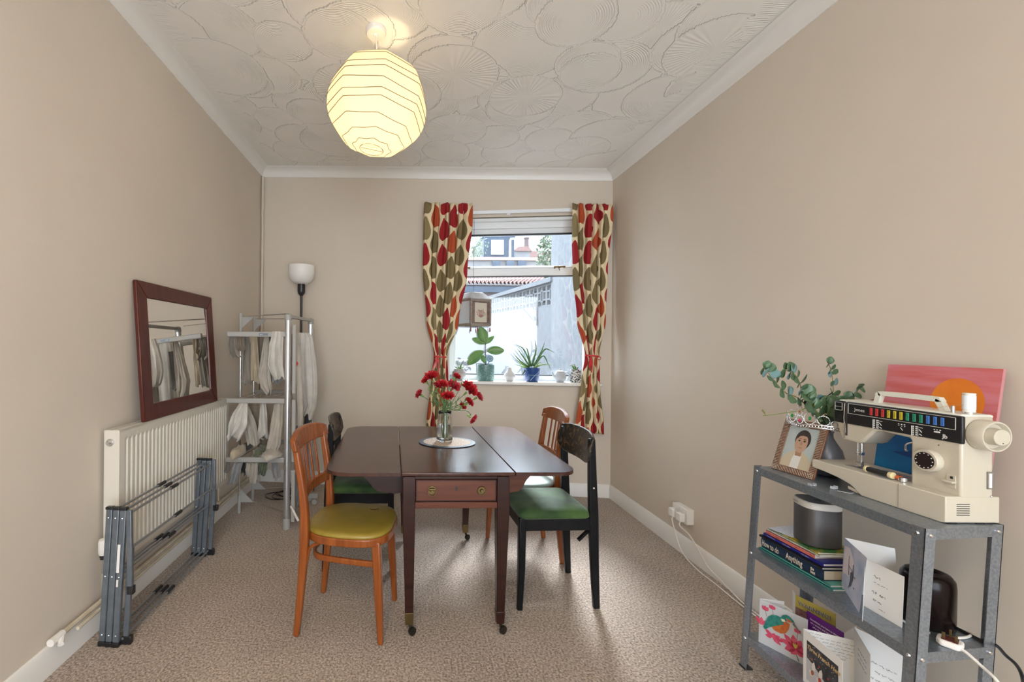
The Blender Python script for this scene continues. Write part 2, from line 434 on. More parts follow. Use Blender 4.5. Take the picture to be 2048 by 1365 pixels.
pane_m = bpy.data.materials.new('window glass'); pane_m.use_nodes = True; n, l = nt(pane_m)
for x in list(n): n.remove(x)
_o = n.new('ShaderNodeOutputMaterial'); _t = n.new('ShaderNodeBsdfTransparent'); _g = n.new('ShaderNodeBsdfGlossy'); _x = n.new('ShaderNodeMixShader'); _t.inputs[0].default_value = (.97, .985, 1, 1); _g.inputs['Roughness'].default_value = .02; _x.inputs[0].default_value = .05
l.new(_t.outputs[0], _x.inputs[1]); l.new(_g.outputs[0], _x.inputs[2]); l.new(_x.outputs[0], _o.inputs[0])
for z0, z1 in ((WZ0 + .075, zt0), (zt1 + .01, 2.31)):
    q = B(); wbox(q, .06, W - .06, FD0 + .028, FD0 + .032, z0, z1); q.done('pane', pane_m, win, world=True)
q = B(); wbox(q, -.04, W + .04, -.045, FD0 + .03, WZ0, WZ0 + .028)
q.done('window_sill', white_m, win, world=True, bevel=.006)
brass_m = mat('dull brass', (.15, .105, .045), .42, .9)
for a in (.14, .985):
    q = B(); p = wpt(a, FD0 - .012, zt1 - .005)
    q.beam(p - wu * .05, p + wu * .05 + V((0, 0, .004)), .012, .008, side=V((0, 0, 1))); q.ball(p, .010, 8); q.ball(p + wu * .04, .009, 8); q.ball(p - wu * .045 - V((0, 0, .006)), .008, 8)
    q.tube([p + V((0, 0, -.004)) - wu * .01, p + V((0, -.004, -.03))], .003, 6)
    q.done('window_catch', brass_m, win, world=True, smooth=True)
# curtain track
t = thing('curtain_track', 'slim white curtain track fixed to the wall over the window', 'curtain track', wp(.95, 2.47))
q = B(); d = -.055
for p in (wpt(-.2, d, 2.465), ):
    q.beam(wpt(-.22, d, 2.47), wpt(W + .09, d, 2.47), .028, .014, side=V((0, 0, 1)))
q.done('track', upvc_m, t, world=True, bevel=.003)
for a in (-.1, .5, 1.2):
    q = B(); wbox(q, a, a + .03, -.05, 0, 2.455, 2.485); q.done('bracket', upvc_m, t, world=True)

# ---- curtains
cur_m = mat('curtain print', (.8, .7, .5), .85)
n, l = nt(cur_m); b = n['Principled BSDF']; uvn = n.new('ShaderNodeUVMap'); sep = n.new('ShaderNodeSeparateXYZ'); l.new(uvn.outputs[0], sep.inputs[0])
mn = lambda op, a, b=None: math_node(n, l, op, a, b)
CU, CV = .185, .225
def layer(offu, offv, seed):
    v = mn('ADD', mn('DIVIDE', sep.outputs[1], CV), offv); 
    u = mn('ADD', mn('DIVIDE', sep.outputs[0], CU), offu)
    iu = mn('FLOOR', u); 
    v2 = mn('ADD', v, mn('MULTIPLY', mn('MODULO', iu, 2), .5)); iv = mn('FLOOR', v2)
    x = mn('SUBTRACT', mn('SUBTRACT', u, iu), .5); y = mn('SUBTRACT', mn('SUBTRACT', v2, iv), .5)
    wd = n.new('ShaderNodeTexWhiteNoise'); wd.noise_dimensions = '3D'; cx = n.new('ShaderNodeCombineXYZ'); l.new(iu, cx.inputs[0]); l.new(iv, cx.inputs[1]); cx.inputs[2].default_value = seed; l.new(cx.outputs[0], wd.inputs[0])
    wid = mn('SUBTRACT', .48, mn('MULTIPLY', mn('MAXIMUM', y, -.1), .60))
    xx = mn('DIVIDE', x, wid); yy = mn('DIVIDE', y, .45)
    dd = mn('ADD', mn('POWER', mn('ABSOLUTE', xx), 2.0), mn('POWER', mn('ABSOLUTE', yy), 2.4))
    inside = mn('LESS_THAN', dd, .97)
    ridge = mn('SINE', mn('MULTIPLY', mn('ARCTAN2', x, mn('ADD', y, .55)), 75))
    return inside, wd.outputs[0], ridge
ins, wv, ridge = layer(.3, .2, 5)
cr = n.new('ShaderNodeValToRGB'); cr.color_ramp.interpolation = 'CONSTANT'; e = cr.color_ramp.elements
e[0].position = 0; e[0].color = (.20, .15, .065, 1); e[1].position = .32; e[1].color = (.34, .010, .015, 1)
x = e.new(.66); x.color = (.46, .075, .022, 1); x = e.new(.90); x.color = (.27, .21, .10, 1)
l.new(wv, cr.inputs[0])
mx = n.new('ShaderNodeMix'); mx.data_type = 'RGBA'; mx.inputs[6].default_value = (.74, .62, .40, 1); l.new(ins, mx.inputs[0]); l.new(cr.outputs[0], mx.inputs[7])
dk = n.new('ShaderNodeMix'); dk.data_type = 'RGBA'; dk.blend_type = 'MULTIPLY'; l.new(mn('MULTIPLY', mn('GREATER_THAN', ridge, .55), mn('MULTIPLY', ins, .45)), dk.inputs[0]); l.new(mx.outputs[2], dk.inputs[6]); dk.inputs[7].default_value = (.4, .35, .3, 1)
l.new(dk.outputs[2], b.inputs['Base Color'])
red_m = mat('red ribbon', (.55, .012, .02), .45)
def curtain(nm, label, rows, cloth_w, ph, nple, y0):
    t = thing(nm, label, 'curtain', (rows[0][0], y0, .5))
    q = B(); N = 150; R = []; U = []
    prof = []
    for k in range(len(rows) - 1):
        a, c = rows[k], rows[k + 1]; m = max(2, int(abs(a[2] - c[2]) / .03))
        for j in range(m):
            f = j / m; f2 = f * f * (3 - 2 * f); prof.append(tuple(lerp(a[i], c[i], f if i == 2 else f2) for i in range(5)))
    prof.append(rows[-1])
    uvl = []
    for (x0, x1, z, amp, yo) in prof:
        r = []; ru = []
        for i in range(N + 1):
            s = i / N
            s2 = s + .035 * math.sin(s * 23 + ph) + .02 * math.sin(z * 3 + s * 9)
            wv = math.sin(2 * PI * nple * s2 + ph) + .35 * math.sin(2 * PI * nple * 2.3 * s2 + z * 1.5 + ph)
            x = lerp(x0, x1, s) + .006 * math.cos(2 * PI * nple * s2 + ph)
            r.append(V((x, y0 + yo + amp * wv + .012 * NZ.noise(V((x * 9, z * 4, ph))), z + .006 * math.sin(s * 31 + ph) * (z > 2.4)))); ru.append((s * cloth_w, z))
        R.append(r); uvl.append(ru)
    uv = q.m.loops.layers.uv.new('UVMap')
    vs = [[q.m.verts.new(p) for p in r] for r in R]
    for i in range(len(vs) - 1):
        for j in range(N):
            f = q.m.faces.new((vs[i][j], vs[i + 1][j], vs[i + 1][j + 1], vs[i][j + 1]))
            for lp, (a, c) in zip(f.loops, ((i, j), (i + 1, j), (i + 1, j + 1), (i, j + 1))): lp[uv].uv = uvl[a][c]
    q.done('curtain_cloth', cur_m, t, smooth='all', world=True, solid=.003, noflip=True)
    return t
Yc = 3.665
def cx(px, y=Yc): return (px - PX) / FPX * y
def cz(py, px=900, y=Yc): return ony(px, py, y).z
yl = 3.82
ct = curtain('curtain', 'left patterned curtain tied back with a red ribbon beside the window', [
    (cx(847, yl), cx(942, yl), cz(407, y=yl), .020, 0), (cx(846, yl), cx(942, yl), cz(432, y=yl), .026, 0), (cx(844, yl), cx(932, yl), cz(545, y=yl), .024, 0), (cx(852, yl), cx(916, yl), cz(640, y=yl), .020, 0),
    (cx(869, yl), cx(893, yl), cz(714, y=yl), .014, .0), (cx(864, yl), cx(896, yl), cz(750, y=yl), .016, 0), (cx(855, yl), cx(898, yl), cz(860, y=yl), .020, 0)], .95, .6, 6, yl)
yr = 3.68
def czr(py): return ony(1190, py, yr).z
ct2 = curtain('curtain', 'right patterned curtain tied back with a red ribbon near the corner', [
    (cx(1142, yr), cx(1221, yr), czr(409), .020, 0), (cx(1142, yr), cx(1224, yr), czr(428), .026, 0), (cx(1146, yr), cx(1214, yr), czr(545), .024, 0), (cx(1155, yr), cx(1211, yr), czr(640), .020, 0),
    (cx(1171, yr), cx(1197, yr), czr(712), .014, 0), (cx(1164, yr), cx(1199, yr), czr(760), .018, 0), (cx(1152, yr), cx(1209, yr), czr(868), .022, 0)], .95, 2.1, 6, yr)
def ribbon(parent, xa, xb, z, y, flip):
    q = B(); pts = []
    cxm = (xa + xb) / 2; rx = (xb - xa) / 2 + .006
    for k in range(24): a = 2 * PI * k / 24; pts.append((cxm + rx * math.cos(a), y + .034 * math.sin(a), z + .004 * math.sin(a * 2)))
    q.beams(pts + [pts[0]], .012, .002, side=V((0, 0, 1)))
    q.done('tie_ribbon', red_m, parent, world=True)
    q = B(); f = y - .036; x = xa + (.03 if not flip else .03)
    for tail in ([(x, f, z), (x - .03 if not flip else x - .004, f - .012, z - .06), (x - .05 if not flip else x - .012, f - .008, z - .105)], [(x, f, z), (x + .006, f - .014, z - .07), (x + .004, f - .012, z - .14)], [(x, f, z), (x - .012, f - .012, z - .05), (x - .016, f - .010, z - .10)]):
        q.beams(curve(tail, 5), .010, .002, side=V((1, 0, 0)))
    lx = xb if flip else x
    q.tube([(lx - .012 + .014 * math.cos(a * .6), f - .005, z - .02 + .014 * math.sin(a * .6)) for a in range(11)], .003, 6)
    q.done('ribbon_bow', red_m, parent, world=True)
ribbon(ct, cx(869, yl), cx(893, yl), cz(714, y=yl), yl, False)
ribbon(ct2, cx(1171, yr), cx(1197, yr), czr(712), yr, True)
# ------------------------------------------------------------ outdoors
render_m = mat('painted render', (.125, .135, .148), .9, var=((.15, .16, .172), 12), bump=(60, .5, .01))
pale_m = mat('pale render', (.15, .15, .157), .9, var=((.18, .18, .18), 2))
roof_m = mat('clay pantiles', (.17, .095, .085), .8, var=((.21, .13, .115), 9))
brick_m = mat('red brick', (.085, .06, .062), .9, var=((.11, .085, .085), 20))
slate_m = mat('blue slate cladding', (.040, .060, .090), .8, var=((.052, .075, .105), 6))
leaf_m = mat('tree leaves', (.10, .15, .09), .7, var=((.17, .21, .14), 6))
pave_m = mat('pale paving', (.13, .13, .13), .9, var=((.15, .15, .15), 3))
q = B(); q.bx(-8, 14, 4.45, 45, -.35, -.25); tag(q.done('yard_paving', pave_m), 'pale paved ground of the yard outside', 'paving', kind='structure')

A = ony(1107, 556, 6.5); Bf = ony(965, 599, 10.6)       # top line of the low wall
dirw = V((Bf.x - A.x, Bf.y - A.y, 0)); Lw = dirw.length; dirw.normalize(); nw = V((dirw.y, -dirw.x, 0))
if nw.x < 0: nw = -nw
t = thing('garden_wall', 'long white rendered garden wall topped with pierced concrete blocks', 'wall', (A.x, A.y, -.25))
def topz(s): return lerp(A.z, Bf.z, s / Lw)
q = B(); bh = .36
p = [V((A.x, A.y, 0)) + dirw * s for s in (0, Lw + 1.5)]
for (pa, pb) in ((p[0], p[1]),):
    za, zb = topz(0) - bh - .05, topz(Lw + 1.5) - bh - .05
    f = [pa + V((0, 0, -.3)), pb + V((0, 0, -.3)), pb + V((0, 0, zb)), pa + V((0, 0, za))]; vs = [q.m.verts.new(x) for x in f]; ws = [q.m.verts.new(x + nw * .2) for x in f]
    q.m.faces.new(vs); q.m.faces.new(ws[::-1])
    for i in range(4): q.m.faces.new((vs[i], vs[(i + 1) % 4], ws[(i + 1) % 4], ws[i]))
q.done('wall_body', render_m, t, world=True)
q = B(); q.beam(V((A.x, A.y, topz(0) - .02)) + nw * .08, V((A.x, A.y, topz(Lw + 1.5) - .02)) + dirw * (Lw + 1.5) + nw * .08, .26, .07, side=nw); q.done('coping', render_m, t, world=True)
bsz = .36; nb = int((Lw + 1.2) / bsz)
proto = None
q = B()
def blk(a0, a1, z0, z1): q.m; bmesh.ops.create_cube(q.m, size=1.0, matrix=M.Translation(((a0 + a1) / 2, 0, (z0 + z1) / 2)) @ M.Diagonal((a1 - a0, .10, z1 - z0, 1)))
e_ = .03; S_ = bsz
for a in (0, S_ - e_): blk(a, a + e_, 0, S_)
for a in (0, S_ - e_): blk(e_, S_ - e_, a, a + e_)
i0, i1 = .12, .24
blk(i0, i0 + .028, .08, .28); blk(i1 - .028, i1, .08, .28); blk(i0, i1, .08, .108); blk(i0, i1, .252, .28)
for z in (.10, .23): blk(e_, i0, z, z + .028); blk(i1, S_ - e_, z, z + .028)
for a in (.165,): blk(a, a + .03, e_, .08); blk(a, a + .03, .28, S_ - e_)
proto = q.done('screen_block', render_m, t)
mi = MW[t.name].inverted()
for k in range(nb):
    o = proto if k == 0 else proto.copy()
    if k: C.objects.link(o)
    s = k * bsz; z = topz(s + bsz / 2) - bh - .05
    o.matrix_local = mi @ M.Translation(V((A.x, A.y, z)) + dirw * s + nw * .09) @ M(((dirw.x, nw.x, 0, 0), (dirw.y, nw.y, 0, 0), (0, 0, 1, 0), (0, 0, 0, 1)))
# tall house wall beside the window
q = B(); p0 = V((A.x - .02, A.y + .05, -.3)); p1 = V((A.x + .10, 4.2, -.3))
q.prism([(0, 0), (1, 0), (1, 3.6), (0, 3.6)], p0, p1 - p0, (0, 0, 1), (.4, 0, 0))
tag(q.done('neighbour_wall', render_m), 'tall pale rendered house wall right of the garden wall', 'wall')
# iron bracket on the wall
iron_m = mat('dark iron', (.06, .05, .045), .6, .5)
t = thing('plant_bracket', 'dark scrolled iron bracket for a hanging basket on the garden wall', 'bracket', (0, 0, 0))
def bp(x, y, off=0):
    d_ = ray(x, y); o2 = V((A.x, A.y)); nn2 = V((nw.x, nw.y)); s_ = (o2.dot(nn2) - .02) / (d_.x * nn2.x + d_.y * nn2.y); s_ -= off if off < 1 else 0
    return V((d_.x * s_, s_, EYE + d_.z * s_))
q = B(); q.tube([bp(1073, 602), bp(1073, 652)], .012, 6); q.done('back_plate', iron_m, t, world=True)
q = B(); q.tube(curve([bp(1030, 603, .45), bp(1050, 622, .25), bp(1066, 640, .05), bp(1072, 637), bp(1068, 633), bp(1070, 638)], 6), .009, 6); q.done('stay', iron_m, t, world=True)
q = B(); q.tube(curve([bp(1073, 611), bp(1058, 606, .15), bp(1034, 597, .45), bp(1026, 600, .5), bp(1029, 606, .5), bp(1032, 602, .5)], 6), .008, 6)
q.tube(curve([bp(1060, 607), bp(1071, 609), bp(1073, 616), bp(1067, 619), bp(1066, 613), bp(1070, 613)], 5), .007, 6); q.done('arm', iron_m, t, world=True)

# shed with a red pantile roof
t = thing('outhouse', 'low brick outhouse with a red pantile roof behind the garden wall', 'outhouse', (1.8, 13, 0))
a0, a1 = ony(905, 566, 13), ony(1120, 566, 13)
q = B(); q.bx(a0.x - 1, a1.x + 1, 13.1, 15.5, -.3, a0.z - .05); q.done('wall', brick_m, t, world=True)
q = B(); q.bx(a0.x - 1.1, a1.x + 1.1, 12.95, 13.1, a0.z - .28, a0.z - .1); q.done('fascia', slate_m, t, world=True)
q = B(); ntl = 46
rows = []
for j in range(9):
    f = j / 8; y = 12.85 + f * 2.2; z = a0.z + f * .62 + (.0 if j % 2 else 0)
    rows.append([V((lerp(a0.x - 1.1, a1.x + 1.1, i / (ntl * 4)), y, z + .05 * math.sin(2 * PI * i / 4 / 1))) for i in range(ntl * 4 + 1)])
R2 = []
for j, r in enumerate(rows):
    if j: R2.append([p + V((0, 0, -.04)) for p in r])
    R2.append(r)
q.quadgrid(R2); o = q.done('roof_tiles', roof_m, t, world=True, noflip=True); o['kind'] = 'stuff'
# flat-roofed extension strip behind
t = thing('rear_extension', 'long low pale wall with small openings behind the outhouse', 'building', (2, 17, 0))
e0, e1 = ony(930, 515, 17), ony(1110, 515, 17)
q = B(); q.bx(e0.x - 3, e1.x + 2, 17, 18, -.3, e0.z - .12); q.done('wall', pale_m, t, world=True)
q = B(); q.bx(e0.x - 3, e1.x + 2, 16.9, 18.1, e0.z - .12, e0.z); q.done('coping', mat('terracotta coping', (.34, .22, .18), .8), t, world=True)
for xa in (984, 1012, 1035):
    c0 = ony(xa, 520, 16.98); q = B(); q.bx(c0.x, c0.x + .32, 16.9, 17.02, c0.z - .28, c0.z - .05); q.done('window', slate_m, t, world=True)
# dormer house
t = thing('dormer_house', 'house with a blue slate-clad box dormer and one white window', 'house', (4, 20, 0))
d0, d1 = ony(970, 471, 20), ony(1029, 475, 20); zb_ = ony(1000, 516, 20).z
q = B(); q.bx(d0.x, d1.x, 20, 23.5, zb_, d0.z); q.done('dormer', slate_m, t, world=True)
q = B(); q.bx(d0.x - .08, d1.x + .1, 19.9, 23.6, d0.z, d0.z + .09); q.done('roof', mat('grey roof edge', (.16, .2, .25), .8), t, world=True)
q = B()
w0, w1 = ony(985, 484, 19.97), ony(1004, 507, 19.97)
for k in range(2):
    z0 = lerp(w1.z, w0.z, k * .5) + .03; z1 = lerp(w1.z, w0.z, k * .5 + .5) - .03
wf = B(); 
for x0, x1, z0, z1 in ((w0.x - .06, w1.x + .06, w0.z, w0.z + .07), (w0.x - .06, w1.x + .06, w1.z - .07, w1.z), (w0.x - .06, w0.x, w1.z, w0.z), (w1.x, w1.x + .06, w1.z, w0.z), (w0.x, w1.x, (w0.z + w1.z) / 2 - .03, (w0.z + w1.z) / 2 + .03)): wf.bx(x0, x1, 19.9, 20, z0, z1)
fo = wf.done('window', upvc_m, t, world=True)
for za, zb in ((w1.z, (w0.z + w1.z) / 2 - .03), ((w0.z + w1.z) / 2 + .03, w0.z)):
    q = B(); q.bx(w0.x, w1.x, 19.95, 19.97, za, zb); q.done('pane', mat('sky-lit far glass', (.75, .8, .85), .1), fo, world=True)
q = B(); g = ony(1022, 478, 19.85); q.tube([g + V((.12, 0, 0)), g, g + V((-.04, 0, -.1)), V((g.x - .04, g.y, zb_))], .05, 8); q.done('downpipe', upvc_m, t, world=True)
q = B(); r0, r1 = ony(952, 517, 20.2), ony(968, 475, 20.2)
q.prism([(ony(935, 517, 20.3).x, zb_), (d0.x, zb_), (d0.x, d0.z - .1)], (0, 20.3, 0), (1, 0, 0), (0, 0, 1), (0, 3.2, 0)); q.done('main_roof', mat('pale roof slope', (.34, .36, .42), .8), t, world=True)
q = B(); q.bx(ony(900, 500, 20.4).x - 4, d1.x, 20.4, 23.5, -.3, zb_ + .001); q.done('wall', pale_m, t, world=True)
# right-hand house with chimney
t = thing('chimney_house', 'pale house with red tiled roofs and a tall chimney pot', 'house', (6, 24, 0))
c0, c1 = ony(1029, 500, 24), ony(1060, 500, 24)
q = B(); q.bx(c0.x, c1.x, 24, 27, -.3, ony(1040, 502, 24).z); q.done('wall', pale_m, t, world=True)
q = B(); zt = ony(1040, 494, 24).z; q.prism([(c0.x - .1, ony(1040, 503, 24).z), (c1.x + .1, ony(1040, 503, 24).z), (c1.x - .1, zt), (c0.x + .2, zt)], (0, 23.9, 0), (1, 0, 0), (0, 0, 1), (0, 3, 0)); q.done('roof', roof_m, t, world=True)
p = ony(1053, 494, 25); q = B(); q.lathe([(.16, p.z - .2), (.14, p.z + .3), (.13, p.z + .42), (.17, p.z + .46), (.17, p.z + .52), (0, p.z + .52)], 10, (p.x, 25, 0)); q.done('chimney_pot', brick_m, t, world=True)
q = B(); r0, r1 = ony(1058, 515, 26), ony(1095, 501, 26)
q.prism([(r0.x, r0.z), (ony(1100, 515, 26).x + .5, r0.z), (ony(1092, 503, 26).x, ony(1092, 503, 26).z), (r0.x, ony(1060, 502, 26).z)], (0, 26, 0), (1, 0, 0), (0, 0, 1), (0, 3, 0)); q.done('lower_roof', roof_m, t, world=True)
q = B(); q.bx(r0.x, ony(1110, 515, 25.5).x + .5, 26.2, 28, -.3, r0.z); q.done('lower_wall', slate_m, t, world=True)
def tree(label, c, rx, rz, n, seed):
    t = thing('garden_tree', label, 'tree', (c.x, c.y, -.25), group='trees beyond the wall')
    q = B(); q.tube([(c.x, c.y, -.3), (c.x + .05, c.y, c.z)], [.08, .03], 7); q.done('trunk', mat('bark', (.2, .17, .14), .9), t, world=True)
    q = B(); r_ = random.Random(seed)
    for k in range(n):
        a = r_.uniform(0, 2 * PI); h_ = r_.uniform(-1, 1); w_ = math.sqrt(max(0, 1 - h_ * h_)) * r_.uniform(.3, 1)
        p = V((c.x + rx * w_ * math.cos(a), c.y + rx * w_ * math.sin(a), c.z + rz * h_)); d1_ = V((r_.uniform(-1, 1), r_.uniform(-1, 1), r_.uniform(-1, 1))).normalized(); d2_ = d1_.orthogonal().normalized()
        s_ = r_.uniform(.05, .09)
        q.m.faces.new([q.m.verts.new(x) for x in (p - d1_ * s_, p + d2_ * s_ * .45, p + d1_ * s_, p - d2_ * s_ * .45)])
    o = q.done('foliage', leaf_m, t, world=True); o['kind'] = 'stuff'
tree('leafy green tree beyond the wall, beside the tall pale house wall', ony(1099, 512, 12.0), .38, .62, 900, 3)
tree('small sparse tree beyond the wall, left of the blue dormer', ony(946, 492, 19.2), .7, .6, 500, 5)
# yard things seen low at the left of the window
t = thing('outdoor_steps', 'pale stone steps low in the yard outside the window', 'steps', (1.0, 8, -.25))
for k in range(3):
    q = B(); c0 = ony(905, 745 - k * 12, 8 + k * .3); q.bx(c0.x - .9, c0.x + .45, 8 + k * .3, 9.2, -.25, c0.z); q.done('step', pale_m, t, world=True)
q = B(); c0 = ony(885, 640, 9.8); c1 = ony(968, 640, 9.8); q.bx(c0.x - 2, c1.x + .2, 10.6, 10.8, -.25, ony(930, 610, 10.6).z); tag(q.done('yard_end_wall', pale_m), 'pale wall closing the far end of the yard', 'wall')

# ------------------------------------------------------------ paper lantern and ceiling rose
ry = 2.2; rxp = ony(752, 63, ry); rz_ = zc(rxp.x)
rxy = (onz(752, 63, rz_ - .01).x, onz(752, 63, rz_ - .01).y)
t = thing('pendant_light', 'white paper lantern pendant hanging lit from a round ceiling rose', 'ceiling light', (rxy[0], rxy[1], rz_))
rose_m = mat('white plastic fitting', (.78, .75, .70), .4)
q = B(); q.lathe([(.050, .004), (.052, -.004), (.052, -.018), (.046, -.026), (.014, -.029), (.010, -.036), (0, -.036)], 28); q.done('ceiling_rose', rose_m, t, smooth=True)
Lc = ony(755, 213, rxy[1]); lz = Lc.z - rz_; lx = Lc.x - rxy[0]
RL = .252
q = B(); q.tube([(0, 0, -.03), (lx * .4, 0, (lz + .2 - .03) / 2), (lx * .8, 0, lz + .12)], .0032, 8); q.done('flex', rose_m, t, smooth=True)
q = B(); q.lathe([(.018, .13), (.020, .12), (.020, .075), (.017, .07), (0, .07)], 16, (lx, 0, lz)); q.done('lamp_holder', rose_m, t, smooth=True)
# paper shell: eight gores pulled over irregular wire hoops, slightly tilted
tilt = M.Translation((lx, 0, lz)) @ M.Rotation(rad(7), 4, 'Y') @ M.Rotation(rad(-3), 4, 'X') @ M.Rotation(rad(10), 4, 'Z')
def lan(a, h):            # a angle, h in -1..1
    k = (a * 8 / (2 * PI)) % 1; gore = 1 - .060 * (1 - abs(2 * k - 1) ** 2)
    r = math.sqrt(max(0, 1 - abs(h) ** 2.15)) * RL * gore
    return tilt @ V((r * math.cos(a), r * math.sin(a), h * RL * .93))
NA = 64
hs = [-.975 + 1.93 * i / 44 for i in range(45)]
q = B(); q.quadgrid([[lan(2 * PI * k / NA, h) for k in range(NA)] for h in hs], True)
lan_m = bpy.data.materials.new('lit paper'); lan_m.use_nodes = True; n, l = nt(lan_m)
for x in list(n): n.remove(x)
out = n.new('ShaderNodeOutputMaterial'); add = n.new('ShaderNodeAddShader'); tr = n.new('ShaderNodeBsdfTranslucent'); df = n.new('ShaderNodeBsdfDiffuse'); mxs = n.new('ShaderNodeMixShader'); em = n.new('ShaderNodeEmission')
tr.inputs[0].default_value = (.33, .30, .23, 1); df.inputs[0].default_value = (.80, .74, .62, 1); mxs.inputs[0].default_value = .35
em.inputs[0].default_value = (1.0, .86, .60, 1); em.inputs[1].default_value = .12
l.new(tr.outputs[0], mxs.inputs[1]); l.new(df.outputs[0], mxs.inputs[2]); l.new(mxs.outputs[0], add.inputs[0]); l.new(em.outputs[0], add.inputs[1]); l.new(add.outputs[0], out.inputs[0])
shade = q.done('paper_shade', lan_m, t, smooth='all', noflip=True)
wire_m = mat('lantern wire', (.16, .10, .04), .6)
for i, (h, wob) in enumerate(((-.93, .0), (-.80, .02), (-.62, -.02), (-.40, .03), (-.22, -.02), (-.02, .04), (.18, -.03), (.38, .04), (.60, -.02), (.80, .02))):
    q = B(); pts = []
    for k in range(48):
        a = 2 * PI * k / 48; hh = h + wob * math.sin(a + i) + (.005 * math.cos(8 * a))
        p = lan(a, hh); c_ = tilt @ V((0, 0, hh * RL)); pts.append(c_ + (p - c_) * 1.004)
    q.tube(pts, .0016, 5, closed=True); q.done('wire_hoop', wire_m, shade)
q = B(); q.tube([tilt @ V((.235 * RL * math.cos(2 * PI * k / 24), .235 * RL * math.sin(2 * PI * k / 24), -.965 * RL * .93)) for k in range(24)], .0018, 6, closed=True); q.tube([tilt @ V((-.24 * RL, .1 * RL * 0, -.965 * RL * .93)), tilt @ V((.24 * RL, 0, -.965 * RL * .93))], .0014, 5)
q.done('bottom_ring', mat('dark wire', (.12, .09, .05), .5, .5), shade)
bulb_m = bpy.data.materials.new('lit bulb'); bulb_m.use_nodes = True; n, l = nt(bulb_m); b = n['Principled BSDF']; b.inputs['Emission Color'].default_value = (1, .82, .55, 1); b.inputs['Emission Strength'].default_value = 6; b.inputs['Base Color'].default_value = (.9, .85, .75, 1)
q = B(); q.ball((lx, 0, lz + .03), .03, 16, (1, 1, 1.2)); q.done('bulb', bulb_m, t, smooth='all')
pl = bpy.data.lights.new('lantern_bulb', 'POINT'); pl.energy = 10; pl.color = (1, .74, .42); pl.shadow_soft_size = .045
po = bpy.data.objects.new('lantern_bulb_light', pl); C.objects.link(po); po.parent = t; po.location = (lx, 0, lz - .03)

# ------------------------------------------------------------ floor lamp in the corner
fy = 3.86; lp = ony(603, 560, fy)
t = thing('floor_lamp', 'black uplighter floor lamp with a white bowl shade in the far corner', 'floor lamp', (lp.x, fy, 0))
zT, zB, zN = ony(606, 532, fy).z, ony(606, 569, fy).z, ony(603, 590, fy).z
q = B(); q.lathe([(.0, .0), (.13, 0), (.13, .015), (.12, .025), (.02, .035), (.0, .035)], 28); q.done('base', black_m, t, smooth=True)
q = B(); q.tube([(0, 0, .03), (0, 0, zN)], .0115, 10); q.done('pole', black_m, t, smooth=True)
q = B(); q.lathe([(0, zN - .012), (.013, zN - .01), (.030, zN + .012), (.034, zN + .03), (.034, zB + .004), (0, zB + .004)], 20); q.done('lamp_holder', black_m, t, smooth=True)
Rb = (onx(632, 540, 1).y * 0 + (632 - 580) / 2 / FPX * fy)
q = B(); q.lathe([(.02, zB), (.05, zB + .002), (Rb * .72, zB + .025), (Rb * .93, zB + .06), (Rb, zB + .105), (Rb, zT), (Rb - .004, zT), (Rb - .004, zB + .105), (Rb * .70, zB + .032), (.02, zB + .008)], 32); q.done('lamp_shade', mat('white opal shade', (.80, .78, .75), .35), t, smooth=True)

# ------------------------------------------------------------ radiator
rad_m = mat('radiator enamel', (.66, .62, .54), .35, bump=(8, .03, .001))
xr0, xr1 = -1.315, -1.385
pn = onx(240, 859, xr0); pf = onx(457, 797, xr0); y0r, y1r = pn.y, pf.y; zr1 = pn.z - .005; zr0 = onx(457, 962, xr0).z
t = thing('radiator', 'cream panel radiator with vertical flutes on the left wall', 'radiator', (xr1, (y0r + y1r) / 2, 0))
q = B(); nfl = 34; pitch = (y1r - y0r - .06) / nfl; rows = [[], [], [], []]
prof2 = []
y = y0r + .03
for k in range(nfl):
    for dy, dx in ((0, 0), (.18, 0), (.28, -.007), (.72, -.007), (.82, 0)): prof2.append((y + dy * pitch, dx))
    y += pitch
prof2 = [(y0r, 0)] + prof2 + [(y1r, 0)]
zs = [zr0, zr0 + .028, zr0 + .045, zr1 - .060, zr1 - .043, zr1]
q.quadgrid([[V((xr0 + (dx if 1 < i < 4 else 0), yy, z)) for yy, dx in prof2] for i, z in enumerate(zs)])
q.done('front_panel', rad_m, t, world=True, smooth=True)
q = B(); q.bx(xr1, xr0 - .008, y0r + .004, y1r - .004, zr0 + .004, zr1 - .010); q.done('body', rad_m, t, world=True, bevel=.003)
for ya_, yb2 in ((y0r - .003, y0r), (y1r, y1r + .003)):
    q = B(); q.bx(xr1, xr0, ya_, yb2, zr0, zr1); q.done('side_panel', rad_m, t, world=True)
q = B()
for k in range(40):
    ya = y0r + .03 + k * (y1r - y0r - .06) / 40; q.bx(xr1 + .018, xr0 - .022, ya, ya + .018, zr1 - .010, zr1 - .004)
q.bx(xr1, xr1 + .012, y0r, y1r, zr1 - .01, zr1); q.bx(xr0 - .012, xr0, y0r, y1r, zr1 - .01, zr1)
q.done('top_grille', rad_m, t, world=True)
q = B(); vp = V(((xr0 + xr1) / 2 - .005, y0r - .003, zr1 - .055)); mt = M.Rotation(rad(90), 4, 'X')
q.lathe([(0, .0), (.017, 0), (.017, .006), (.011, .008), (.011, .018), (.009, .021), (0, .021)], 20, vp, mt=mt); q.done('air_vent', steel_m, t, world=True, smooth=True)
q = B(); q.tube([((xr0 + xr1) / 2, y0r + .0, zr0 + .05), ((xr0 + xr1) / 2, y0r - .045, zr0 + .05), ((xr0 + xr1) / 2, y0r - .045, zr0 - .02)], .010, 10); q.done('valve_body', steel_m, t, world=True, smooth=True)
